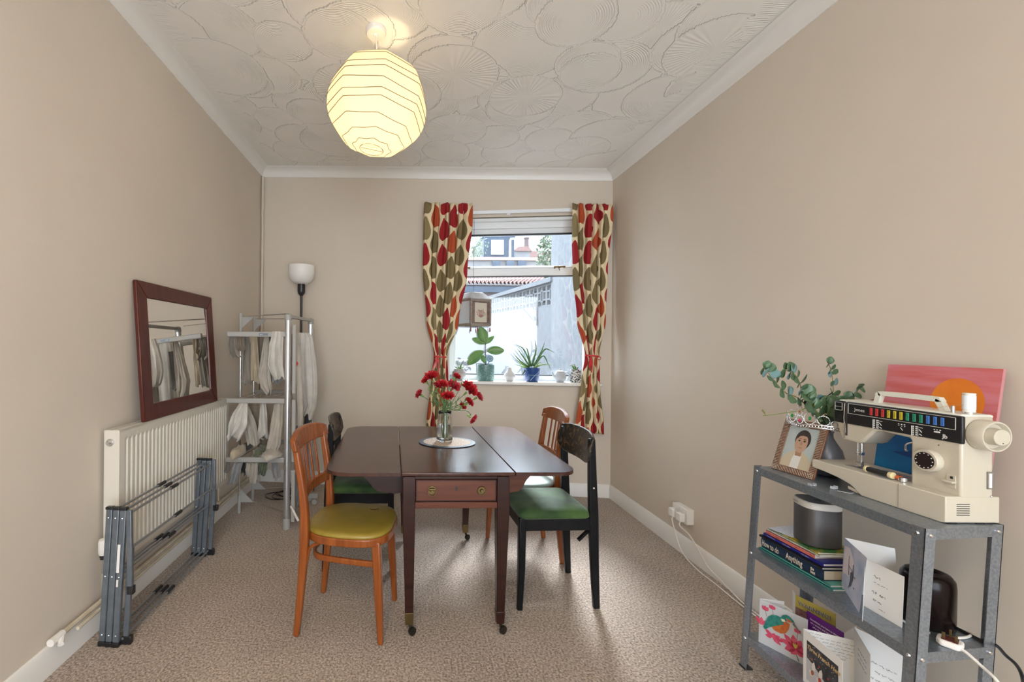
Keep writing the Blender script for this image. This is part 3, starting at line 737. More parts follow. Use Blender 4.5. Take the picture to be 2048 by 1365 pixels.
q = B(); q.lathe([(0, -.02), (.017, -.02), (.017, -.012), (.019, -.010), (.019, 0), (0, 0)], 18, ((xr0 + xr1) / 2, y0r - .045, zr0 + .065)); q.done('valve_collar', black_m, t, world=True, smooth=True)
q = B(); q.lathe([(0, 0), (.021, 0), (.024, .01), (.024, .055), (.021, .066), (.012, .07), (0, .07)], 18, ((xr0 + xr1) / 2, y0r - .045, zr0 + .065)); q.done('valve_head', rose_m, t, world=True, smooth=True)
pipe_m = mat('cream painted pipe', (.66, .60, .48), .5, var=((.5, .42, .30), 14))
t = thing('radiator_pipe', 'cream painted heating pipes running along the left skirting', 'pipe', (-1.37, 1.9, .12))
xp = -1.372
q = B(); q.tube([((xr0 + xr1) / 2, y0r - .045, zr0 - .02), ((xr0 + xr1) / 2, y0r - .045, .16), (xp, y0r - .045, .135), (xp, y0r - .2, .133)], .009, 8); q.done('riser', pipe_m, t, world=True, smooth=True)
q = B(); q.tube([(xp, y0r - .28, .135), (xp, 3.95, .135)], .0105, 8); q.done('pipe', pipe_m, t, world=True, smooth=True)
q = B(); q.tube([(xp + .022, y0r - .2, .122), (xp + .022, 3.95, .122)], .008, 8); q.done('pipe', pipe_m, t, world=True, smooth=True)
q = B(); q.tube([(xp, y0r - .31, .135), (xp, y0r - .25, .135)], .015, 10); q.tube([(xp, y0r - .25, .135), (xp + .025, y0r - .29, .118)], .011, 8); q.done('pipe_cap', rose_m, t, world=True, smooth=True)
q = B(); q.tube([(xr0 - .035, y1r - .08, zr0 + .02), (xr0 - .035, y1r - .08, .15), (xp + .022, y1r - .08, .125)], .009, 8); q.lathe([(0, -.01), (.02, -.008), (.02, .008), (0, .01)], 12, (xr0 - .03, y1r - .08, .165)); q.done('riser', pipe_m, t, world=True, smooth=True)

# ------------------------------------------------------------ mirror
mz0 = zr1
xb = -1.322; P_nb = onx(290, 836, xb); P_fb = onx(436, 795, xb)
xt = -1.372; my0, my1 = P_nb.y, P_fb.y; P_nt = onx(268, 558, xt); mz1 = P_nt.z
t = thing('mirror', 'mirror in a wide dark red wooden frame leaning on the radiator', 'mirror', (xb, (my0 + my1) / 2, mz0))
vdir = V((xt - xb, 0, mz1 - mz0)); Hm = vdir.length; vdir.normalize(); udir = V((0, 1, 0)); nd = V((1, 0, -vdir.x / vdir.z * 1)).normalized(); nd = udir.cross(vdir).normalized()
if nd.x < 0: nd = -nd
o = V((xb, my0, mz0)); Wm = my1 - my0; fw = .085
inner = [(fw, fw), (Wm - fw, fw), (Wm - fw, Hm - fw), (fw, Hm - fw)]; outer = [(0, 0), (Wm, 0), (Wm, Hm), (0, Hm)]
for k in range(4):
    a, b_ = k, (k + 1) % 4
    poly = [outer[a], outer[b_], inner[b_], inner[a]]
    q = B(); q.prism(poly, o - nd * .022, udir, vdir, nd * .022); q.done('frame_rail', frame_m, t, world=True, bevel=.005)
q = B(); q.prism([(fw - .005, fw - .005), (Wm - fw + .005, fw - .005), (Wm - fw + .005, Hm - fw + .005), (fw - .005, Hm - fw + .005)], o - nd * .014, udir, vdir, nd * .006); q.done('mirror_glass', mat('mirror silver', (.86, .86, .84), .01, 1), t, world=True)
q = B(); q.prism([(.01, .01), (Wm - .01, .01), (Wm - .01, Hm - .01), (.01, Hm - .01)], o - nd * .021, udir, vdir, nd * .004); q.done('backing', black_m, t, world=True)

# ------------------------------------------------------------ folded grey airer by the radiator
ga_m = mat('slate grey aluminium', (.15, .175, .205), .42, .55, var=((.18, .205, .235), 30)); gr_m = mat('grey steel rod', (.36, .38, .40), .3, .8)
t = thing('folded_airer', 'folded slate-grey clothes airer standing against the radiator', 'clothes airer', (-1.26, 2.25, 0))
yn, yf = 1.865, 2.66
xo = [-1.300, -1.268, -1.236]
def gbar(x0, z0, x1, z1, y, w=.026, d=.016):
    q = B(); q.beam((x0, y, z0), (x1, y, z1), w, d, side=V((1, 0, 0))); f = q.done('side_rail', ga_m, t, world=True, bevel=.003)
    return f
def gcap(x, z, y, s=.03, h=.02):
    q = B(); q.bx(x - s / 2, x + s / 2, y - .011, y + .011, z - h / 2, z + h / 2); q.done('end_cap', black_m, t, world=True, bevel=.003)
for (y, sg) in ((yn, 0), (yf, 1)):
    for k, x in enumerate(xo):
        xt_ = x + .028
        gbar(x, .02, xt_, .585, y - k * .004); gcap(x - .001, .010, y - k * .004); gcap(xt_, .590, y - k * .004, .03, .012)
    gbar(xo[2] + (.052 if sg == 0 else .046), .585, xo[2] + (.060 if sg == 0 else .050), .255 if sg == 0 else .30, y - .02 * (1 - sg) + .01, .022); gcap(xo[2] + .062, .245 if sg == 0 else .29, y - .02 * (1 - sg) + .01, .028, .035)
    gbar(xo[2] + .030, .03, xo[2] + .046, .42, y + .012, .024); gcap(xo[2] + .034, .018, y + .012, .04, .036)
    for k in range(3):
        for z in (.05, .3, .55):
            q = B(); q.ball((xo[k] + .028 * z / .585, y - k * .004 - .009, z), .0035, 6); q.done('rivet', steel_m, t, world=True)
def rod(x, z):
    q = B(); q.tube([(x, yn, z), (x, yf, z)], .0058, 8); r = q.done('rod', gr_m, t, world=True, smooth=True)
    ym = (yn + yf) / 2 - .02; q = B(); q.tube([(x, ym - .03, z), (x, ym + .03, z)], .0095, 8); q.done('joint_sleeve', black_m, r, world=True, smooth=True)
for k in range(3):
    rod(xo[k] + .034, .572 - .006 * k); rod(xo[k] + .022, .295 + .008 * k); rod(xo[k] + .02, .028)
rod(xo[2] + .055, .42)
q = B(); q.prism([(0, 0), (.012, 0), (.012, .12), (0, .12)], (xo[2] + .003, yn - .018, .32), (1, 0, 0), (.05, 0, 1), (0, -.0006, 0)); q.done('rating_sticker', paper_m, t, world=True)
q = B(); q.prism([(0, 0), (.008, 0), (.008, .03), (0, .03)], (xo[2] + .003, yn - .018, .26), (1, 0, 0), (.05, 0, 1), (0, -.0006, 0)); q.done('sticker', paper_m, t, world=True)
# ------------------------------------------------------------ tower airer
t = thing('tower_airer', 'tall silver and grey three-tier clothes airer loaded with washing', 'clothes airer', (-.84, 3.3, 0))
Pa = onz(573, 1058, 0); ax, ay = Pa.x, Pa.y
bx_, by_ = -.815, 3.62
def post(x, y, ztop, r=.0225):
    q = B(); q.tube([(x, y, .035), (x, y, ztop - .03)], r, 14); q.done('upright', alu_m, t, world=True, smooth=True)
    q = B(); q.lathe([(0, ztop), (r * .7, ztop - .003), (r + .003, ztop - .012), (r + .003, ztop - .05), (0, ztop - .05)], 16, (x, y, 0)); q.done('cap', greyp_m, t, world=True, smooth=True)
    q = B(); q.lathe([(0, 0), (r + .004, 0), (r + .004, .075), (0, .075)], 16, (x, y, 0)); q.done('foot', greyp_m, t, world=True, smooth=True)
zpt = ony(573, 627, ay).z
post(ax, ay, zpt); post(bx_, by_, zpt + .0)
tx = ony(455, 668, ay).x
tiers = [ony(500, 669, ay).z, ony(500, 802, ay).z, ony(500, 920, ay).z]
for z in tiers:
    for y, x1 in ((ay, ax - .02), (by_, bx_ - .02)):
        q = B(); q.bx(tx, x1, y - .012, y + .012, z - .018, z + .018); q.done('tray_bar', greyp_m, t, world=True, bevel=.006)
    for k in range(7):
        x = lerp(tx + .03, ax - .06, k / 6); q = B(); q.tube([(x, ay + .01, z + .004), (x, by_ - .01, z + .004)], .004, 6); q.done('hanging_rod', steel_m, t, world=True, smooth=True)
p = ony(497, 668, ay - .013); 
q = B(); q.bx(ony(519, 668, ay).x, ony(537, 668, ay).x, ay - .0135, ay - .0122, tiers[0] - .009, tiers[0] + .008); q.done('nameplate', ga_m, t, world=True)
text('aero', .011, paper_m, t, (ony(521, 671, ay).x, ay - .0138, tiers[0] - .004), (1, 0, 0), (0, 0, 1), world=True)
# folded-down side wing on the right, bars hanging vertically beside the uprights
for (za, zb) in ((650, 788), (800, 925), (941, 1045)):
    z0, z1 = ony(585, zb, ay).z, ony(585, za, ay).z
    for y in (ay + .005, by_ + .02):
        q = B(); q.bx(ax + .030, ax + .056, y - .010, y + .010, max(z0, .03), z1); q.done('folded_tray_bar', greyp_m, t, world=True, bevel=.004)
# slim pole frame on the left and its gussets
lp_ = onz(484, 1026, 0); lx_, ly_ = max(lp_.x, -1.30), lp_.y
lx_ = -1.285; ly_ = 3.33
for y in (ly_, by_):
    q = B(); q.tube([(lx_, y, .03), (lx_, y, 1.50)], .008, 10); q.done('slim_pole', steel_m, t, world=True, smooth=True)
    q = B(); q.lathe([(0, 0), (.012, 0), (.012, .14), (0, .14)], 12, (lx_, y, 0)); q.done('foot', greyp_m, t, world=True, smooth=True)
    q = B(); q.lathe([(0, 1.39), (.013, 1.39), (.013, 1.53), (0, 1.53)], 12, (lx_, y, 0)); q.done('cap', greyp_m, t, world=True, smooth=True)
    q = B(); q.prism([(0, 0), (.09, .09), (.0, .09)], (lx_ + .008, y - .004, 1.41), (1, 0, 0), (0, 0, 1), (0, .008, 0)); q.done('gusset', greyp_m, t, world=True)
    q = B(); q.prism([(0, 0), (.10, 0), (.0, .10)], (lx_ + .008, y - .004, .085), (1, 0, 0), (0, 0, 1), (0, .008, 0)); q.done('gusset', greyp_m, t, world=True)
    q = B(); yy = ay if y == ly_ else by_
    q.tube([(lx_ + .02, y, 1.505), (ax - .02, yy, 1.50 + .01)], .0045, 8); q.tube([(lx_ + .1, y, .09), (ax - .02, yy, .115)], .0045, 8); q.done('cross_rod', steel_m, t, world=True, smooth=True)
q = B(); q.beam((ax, ay + .02, zpt - .02), (bx_, by_ - .02, zpt - .02), .03, .022, side=V((1, 0, 0))); q.done('top_link', greyp_m, t, world=True, bevel=.004)
q = B(); q.beam((ax + .03, ay + .05, .10), (bx_ + .02, by_, .08), .012, .010, side=V((1, 0, 0))); q.done('lower_link', alu_m, t, world=True)
q = B(); q.bx(bx_ + .01, bx_ + .09, 3.52, 3.56, .05, .085); q.lathe([(0, -.012), (.02, -.012), (.02, .012), (0, .012)], 12, (bx_ + .07, 3.50, .03), mt=M.Rotation(rad(90), 4, 'X')); q.done('castor', greyp_m, t, world=True)
q = B(); q.tube(curve([(ax + .03, ay - .01, .16), (ax + .05, ay - .03, .145), (ax + .095, ay - .05, .075)], 5), [.006] * 6 + [.008] * 5, 8); q.done('release_lever', rose_m, t, world=True, smooth=True)

def cloth_mat(name, c, c2=None): return mat(name, c, .85, var=(c2 or tuple(x * .86 for x in c), 14), bump=(16, .35, .006), bstretch=(1, 1, .7), sheen=.3)
cw = cloth_mat('off-white cotton', (.50, .45, .38)); ct_ = cloth_mat('taupe cotton', (.30, .24, .175)); cg = cloth_mat('warm grey cotton', (.25, .22, .185)); cc = cloth_mat('cream linen', (.46, .38, .27)); cd_ = cloth_mat('dark cotton', (.03, .025, .024)); cb = cloth_mat('grey blue cotton', (.30, .29, .29)); cwh = cloth_mat('white shirt cotton', (.62, .585, .53)); cpk = cloth_mat('pink print', (.55, .28, .22), (.35, .16, .13)); cgn = cloth_mat('dark green print', (.04, .05, .035), (.16, .18, .09))
GR = 'washing hung on the tower airer'
def garment(nm, label, m, prof, cy, yaw=0, nf=3, amp=.012, seed=0, cat='laundry', jag=.01):
    # closed, pleated tube of cloth; prof rows: (z, x centre, half width, half depth)
    q = B(); N = 64; P = []
    for k in range(len(prof) - 1):
        a, c = prof[k], prof[k + 1]; mm = max(2, int(abs(a[0] - c[0]) / .025))
        for j in range(mm): P.append(tuple(lerp(a[i], c[i], j / mm) for i in range(4)))
    P.append(prof[-1]); rows = []
    z_0, z_1 = prof[0][0], prof[-1][0]
    org = V((prof[0][1], cy, 0)); R = M.Rotation(yaw, 3, 'Z')
    for (z, x, hw, hd) in P:
        f = (z_0 - z) / max(.001, z_0 - z_1); r = []
        for i in range(N):
            a = 2 * PI * i / N; c_, s_ = math.cos(a), math.sin(a)
            cxx = math.copysign(abs(c_) ** .8, c_)
            fold = amp * (.5 + .6 * f) * (math.sin(cxx * nf * 1.3 * PI + seed * 1.7 + f * 1.2) + .4 * math.sin(cxx * nf * 2.0 * PI + seed - f * 2))
            nz = .010 * NZ.noise(V((cxx * 3 + seed, f * 4, s_)))
            dz = jag * (math.sin(cxx * 4.1 + seed * 2) + .6 * math.sin(cxx * 9 + seed)) * f * f
            p = V((x - org.x + hw * cxx * (1 + .05 * math.sin(f * 7 + seed)), s_ * hd * .45 + fold + nz, 0))
            p = R @ p + org; p.z = z + dz; r.append(p)
        rows.append(r)
    q.quadgrid(rows, True, True)
    o = q.done(nm, m, None, smooth='all'); o.data.set_sharp_from_angle(angle=rad(75))
    return tag(o, label, cat, GR)
def gz(py, y=3.05): return ony(500, py, y).z
def gx(px, y=3.05): return (px - PX) / FPX * y
def G(nm, label, m, pxprof, cy, **k):
    if len(pxprof) > 2 and 'corner' not in label: a_ = pxprof[-1]; pxprof = list(pxprof[:-1]) + [(a_[0], a_[1], max(a_[2], pxprof[-2][2] * .85), a_[3])]      # rows in photo px measured at the garment's own distance
    pr = []
    for py, pc, hwp, hd in pxprof: pr.append((ony(500, py, cy).z, (pc - PX) / FPX * cy, hwp / FPX * cy, hd))
    return garment(nm, label, m, pr, cy, **k)
G('sock', 'small grey sock hanging at the far left of the top tier', cg, [(672, 466, 7, .012), (690, 464, 7, .014), (708, 468, 10, .015), (714, 474, 6, .01)], 3.10, seed=1, cat='sock')
G('sock', 'crumpled taupe sock second from left on the top tier', ct_, [(672, 481, 6, .012), (690, 482, 8, .014), (703, 484, 7, .01)], 3.14, seed=2, cat='sock')
G('folded_cloth', 'warm grey cloth hanging from the top tier beside the slim pole', cg, [(671, 493, 6, .02), (720, 494, 8, .02), (768, 494, 10, .02)], 3.20, seed=3, cat='cloth', nf=2)
G('folded_cloth', 'cream trouser leg hanging long in the top tier', cc, [(671, 507, 7, .03), (720, 508, 9, .03), (764, 509, 11, .03)], 3.22, seed=4, cat='trousers', nf=2)
G('folded_cloth', 'taupe cloth hanging behind the cream trouser leg', ct_, [(670, 521, 8, .02), (720, 522, 9, .02), (758, 522, 10, .02)], 3.34, seed=5, cat='cloth')
G('dark_garment', 'dark garment hanging deep inside the top tier', cd_, [(671, 532, 9, .02), (720, 533, 12, .03), (765, 535, 12, .03)], 3.42, seed=6, cat='garment')
G('folded_cloth', 'pale cloth hanging from one corner to a point in the top tier', cw, [(671, 534, 4, .012), (700, 532, 8, .02), (750, 529, 14, .02), (772, 533, 11, .02), (786, 539, 4, .01)], 3.16, seed=7, cat='cloth', jag=.02)
G('folded_cloth', 'grey cloth crumpled beside the main upright in the top tier', cb, [(690, 552, 8, .02), (730, 550, 11, .03), (765, 552, 13, .03)], 3.20, seed=8, cat='cloth')
G('shirt', 'cream long-sleeved shirt draped over the top tier beside the main upright', cwh, [(663, 556, 11, .035), (690, 552, 14, .045), (730, 551, 14, .04), (757, 558, 9, .03)], 3.045, seed=9, cat='shirt')
G('underwear', 'white cotton bonnet-like garment hanging open at the left of the middle tier', cwh, [(806, 489, 8, .02), (826, 483, 15, .035), (852, 477, 18, .04), (872, 470, 14, .03), (876, 466, 8, .02)], 3.06, seed=10, cat='garment', jag=.02)
G('trousers', 'pale trousers hanging from the middle tier behind the white garment', cw, [(806, 487, 9, .03), (840, 498, 13, .035), (870, 504, 14, .03), (890, 508, 13, .03)], 3.20, seed=11, cat='trousers')
G('folded_cloth', 'taupe towel hanging broad inside the middle tier', ct_, [(806, 514, 20, .02), (850, 520, 24, .02), (880, 524, 20, .02), (892, 524, 14, .02)], 3.36, seed=12, cat='towel')
G('folded_cloth', 'white cloth with a wavy hem in the centre of the middle tier', cwh, [(806, 528, 5, .012), (840, 528, 8, .018), (868, 528, 10, .02), (876, 531, 6, .01)], 3.12, seed=13, cat='cloth', jag=.018)
G('shirt', 'pale grey shirt hanging beside the main upright in the middle tier', cw, [(804, 559, 8, .03), (850, 555, 13, .035), (890, 549, 14, .04), (908, 543, 8, .03)], 3.08, seed=14, cat='shirt', jag=.02)
for (py, pc, hw_, m_, y_, lab, sd, z1_) in ((903, 476, 12, cc, 3.05, 'rumpled beige sock lying at the left end of the bottom tier', 21, 913), (897, 490, 13, cd_, 3.22, 'dark brown rumpled garment lying on the bottom tier', 22, 915), (902, 524, 13, cgn, 3.16, 'dark green patterned garment lying on the bottom tier', 23, 916), (909, 545, 20, cw, 3.04, 'pale crumpled cloth lying flat on the bottom tier', 24, 918)):
    z_a, z_b = ony(500, py - 6, y_).z, tiers[2] + .016; w_ = hw_ / FPX * y_; xc = (pc - PX) / FPX * y_
    q = B(); rows = []
    for j in range(9):
        f = j / 8; rows.append([V((xc + w_ * math.cos(2 * PI * i / 24) * math.sin(PI * (.06 + .88 * f)) * (1 + .25 * NZ.noise(V((i * .5, j, sd)))), y_ + .12 * (2 * f - 1) + .02, z_b + max(-.0, (z_a - z_b) * (.5 + .5 * math.sin(2 * PI * i / 24)) * (1 + .5 * NZ.noise(V((i * .6, j * .9, sd))))))) for i in range(24)])
    q.quadgrid(rows, True, True); o = q.done('crumpled_garment', m_, None, smooth='all'); tag(o, lab, 'garment', GR)
G('sock', 'small beige sock hanging at the left end below the bottom tier', cg, [(926, 460, 7, .015), (938, 458, 5, .012), (944, 456, 4, .01)], 3.06, seed=31, cat='sock')
G('sock', 'long pale grey sock hanging slantwise below the bottom tier', cb, [(926, 480, 8, .014), (945, 474, 9, .016), (968, 467, 8, .012)], 3.06, seed=32, cat='sock')
G('sock', 'dark sock hanging below the bottom tier', cd_, [(926, 492, 6, .015), (938, 491, 7, .015), (948, 490, 5, .01)], 3.16, seed=33, cat='sock')
G('sock', 'pale sock hanging below the middle of the bottom tier', cw, [(926, 500, 5, .012), (940, 499, 5, .014), (952, 500, 4, .01)], 3.10, seed=34, cat='sock')
G('sock', 'off-white sock hanging beside the green patterned one', cw, [(926, 512, 6, .014), (944, 510, 7, .016), (966, 508, 5, .012)], 3.08, seed=35, cat='sock')
G('sock', 'dark green patterned sock hanging below the bottom tier', cgn, [(926, 529, 9, .02), (940, 528, 9, .02), (950, 526, 6, .014)], 3.12, seed=36, cat='sock')
G('sock', 'light grey sock hanging close to the main upright below the bottom tier', cb, [(926, 552, 7, .016), (942, 554, 9, .018), (958, 556, 7, .014)], 3.12, seed=37, cat='sock')
# right side: shirts over the folded wing
G('shirt', 'white collared shirt hanging at the right of the tower airer', cwh, [(665, 606, 12, .04), (674, 607, 19, .05), (720, 609, 24, .05), (780, 612, 22, .05), (812, 616, 16, .04), (833, 610, 8, .03)], 3.40, seed=41, cat='shirt', nf=3, jag=.02)
G('shirt', 'cream blouse with a red print hanging just right of the main upright', cw, [(668, 590, 8, .05), (700, 592, 10, .05), (760, 594, 11, .05), (820, 597, 11, .04), (856, 598, 9, .03)], 3.16, seed=42, cat='blouse', nf=2, jag=.015)
q = B(); c_ = ony(592, 728, 3.085); q.ball(c_, .018, 10, (.9, .15, .9)); o = q.done('red_badge', mat('red print', (.5, .02, .02), .7), None); tag(o, 'round red printed patch on the cream blouse', 'patch')
G('towel', 'grey towel hanging low at the right of the tower airer', cb, [(866, 600, 12, .03), (930, 604, 14, .03), (985, 603, 14, .03), (1006, 597, 8, .02)], 3.22, seed=43, cat='towel', nf=2)
G('garment', 'pink patterned garment behind the orange chair at the tower airer', cpk, [(852, 607, 8, .02), (900, 607, 9, .02), (918, 607, 7, .02)], 3.32, seed=44, cat='garment')
G('garment', 'dark grey garment below the white shirt on the tower airer', mat('charcoal knit', (.10, .10, .11), .9), [(818, 617, 7, .02), (845, 617, 8, .02), (870, 616, 7, .02)], 3.5, seed=45, cat='garment')
# black flex coiled on the carpet
q = B(); pts = []
for k in range(60):
    a = k * .42; pts.append((-1.02 + .13 * math.cos(a) + .05 * math.sin(a * .31), 3.72 + .10 * math.sin(a) + .04 * math.cos(a * .23), .010 + .006 * math.sin(a * 1.3) ** 2))
q.tube(curve(pts, 2), .004, 6); tag(q.done('coiled_cable', black_m, None, smooth=True), 'black cable coiled on the carpet behind the tower airer', 'cable')
q = B(); q.tube(curve([(-1.02, 3.98, .12), (-.99, 3.9, .10), (-.95, 3.85, .03), (-.90, 3.80, .012), (-.86, 3.84, .008)], 6), .003, 6); tag(q.done('white_cable', rose_m, None, smooth=True), 'thin white cable in the far left corner', 'cable')

# ------------------------------------------------------------ table
TZ = .732
tb = thing('drop_leaf_table', 'dark mahogany drop-leaf table with both leaves raised and a drawer', 'table', (.205, 2.48, 0), rad(2.0))
# local frame: x across, y away from the camera
yA, yB = -.545, .560; xA, xB, xC, xD = -.597, -.252, .262, .552
def leaf(nm, poly):
    q = B(); q.prism(poly, (0, 0, TZ - .017), (1, 0, 0), (0, 1, 0), (0, 0, .017)); return q.done(nm, mahogtop_m, tb, bevel=.005, seg=3)
leaf('tabletop', [(xA + 0 + .348, yA), (xC - .0012, yA), (xC - .0012, yB), (xB + .0025 - 0, yB), (xB + .0025, yA)][1:] if False else [(xB + .0015, yA), (xC - .0015, yA), (xC - .0015, yB), (xB + .0015, yB)])
leaf('table_leaf', rrect(xA, xB - .0015, yA + .0, yB - .005, [.11, .001, .001, .11], 8))
leaf('table_leaf', rrect(xC + .0015, xD, yA + .004, yB, [.001, .085, .10, .001], 8))
lx0, lx1, lyA, lyB = -.216, .206, -.52, .425
LEG = []
for i, (x, y) in enumerate(((lx0, lyA), (lx1, lyA), (lx0, lyB), (lx1, lyB))):
    q = B(); q.beams([(x, y, TZ - .018), (x, y, .56), (x + (.006 if x < 0 else -.006), y, .085)], [.056, .056, .036], [.056, .056, .036], side=V((1, 0, 0)))
    g = q.done('leg', mahog_m, tb, bevel=.003)
    q = B(); xx = x + (.006 if x < 0 else -.006); q.beams([(xx, y, .105), (xx, y, .05)], [.040, .034], [.040, .034], side=V((1, 0, 0)))
    q.done('castor_cup', brass_m if i != 1 else mahog_m, g, bevel=.002)
    q = B(); q.tube([(xx, y, .05), (xx + .008, y - .004, .030)], .007, 8); q.lathe([(0, -.008), (.018, -.007), (.019, 0), (.018, .007), (0, .008)], 16, (xx + .014, y - .008, .019), mt=M.Rotation(rad(90), 4, 'X') @ M.Rotation(rad(35), 4, 'Y'))
    q.done('castor', mat('dark castor', (.03, .025, .02), .35, .6), g, smooth=True)
q = B(); q.bx(lx0 - .01, lx0 + .012, lyA + .02, lyB - .02, .575, TZ - .018); q.done('apron', mahog_m, tb)
q = B(); q.bx(lx1 - .012, lx1 + .01, lyA + .02, lyB - .02, .575, TZ - .018); q.done('apron', mahog_m, tb)
q = B(); q.bx(lx0 + .02, lx1 - .02, lyB - .01, lyB + .012, .575, TZ - .018); q.done('apron', mahog_m, tb)
q = B(); q.bx(lx0 + .02, lx1 - .02, lyA - .022, lyA + .01, .572, .600); q.done('drawer_rail', mahogred_m, tb, bevel=.002)
q = B(); q.bx(lx0 + .02, lx1 - .02, lyA - .022, lyA + .01, .703, TZ - .018); q.done('top_rail', mahog_m, tb, bevel=.001)
dx0, dx1, dz0, dz1 = lx0 + .030, lx1 - .030, .603, .700
q = B(); q.bx(dx0, dx1, lyA - .020, lyA + .28, dz0, dz1); dr = q.done('drawer', mahogred_m, tb, bevel=.002)
q = B()
for a in ((dx0 + .001, dx1 - .001, dz0 + .001, dz0 + .005), (dx0 + .001, dx1 - .001, dz1 - .005, dz1 - .001), (dx0 + .001, dx0 + .005, dz0, dz1), (dx1 - .005, dx1 - .001, dz0, dz1)): q.bx(a[0], a[1], lyA - .023, lyA - .019, a[2], a[3])
q.done('cock_bead', mahog_m, dr)
mt = M.Rotation(rad(90), 4, 'X')
for k, x in enumerate((dx0 + .072, dx1 - .068)):
    h = B(); zc_ = dz0 + .05 - k * .002; h.lathe([(0, .004), (.007, .004), (.009, .0015), (.019, .0015), (.020, 0)], 20, (x, lyA - .021, zc_), mt=mt); h.lathe([(.0, .010), (.006, .010), (.007, .004)], 12, (x, lyA - .021, zc_), mt=mt)
    if k == 0:
        h.tube([(x + .017 * math.cos(a), lyA - .030 - .006 * (1 - math.sin(a)) / 2, zc_ - .002 + .0195 * math.sin(a) * (1 if math.sin(a) < 0 else .3)) for a in [2 * PI * j / 24 for j in range(24)]], .0022, 6, closed=True)
        h.tube([(x - .012, lyA - .032, zc_ + .006), (x + .012, lyA - .032, zc_ + .006)], .0045, 8)
    else: h.tube([(x + .0165 * math.cos(a), lyA - .026, zc_ + .0175 * math.sin(a)) for a in [2 * PI * j / 24 for j in range(24)]], .0022, 6, closed=True)
    h.done('ring_pull', brass_m, dr, smooth=True)
q = B(); q.prism(circ(0, .004, .0045, 12) , ((dx0 + dx1) / 2, lyA - .0205, dz0 + .058), (1, 0, 0), (0, 0, 1), (0, -.001, 0)); q.bx((dx0 + dx1) / 2 - .0045, (dx0 + dx1) / 2 + .0045, lyA - .0215, lyA - .020, dz0 + .048, dz0 + .062); q.done('keyhole', black_m, dr)
for s, x0, yy in ((1, lx1 + .01, -.42), (-1, lx0 - .01, -.42), (-1, lx0 - .01, .05), (1, lx1 + .01, .05)):
    q = B(); Lb = .19 if s > 0 else .26
    poly = [(0, -.110), (0, 0), (Lb, 0), (Lb, -.018), (Lb * .82, -.030), (Lb * .70, -.055), (Lb * .60, -.090), (Lb * .50, -.108), (Lb * .2, -.118)]
    q.prism(poly, (x0, yy, TZ - .0175), (s, 0, 0), (0, 0, 1), (0, .020, 0)); q.done('leaf_bracket', mahogred_m if s > 0 else mahog_m, tb, bevel=.001)

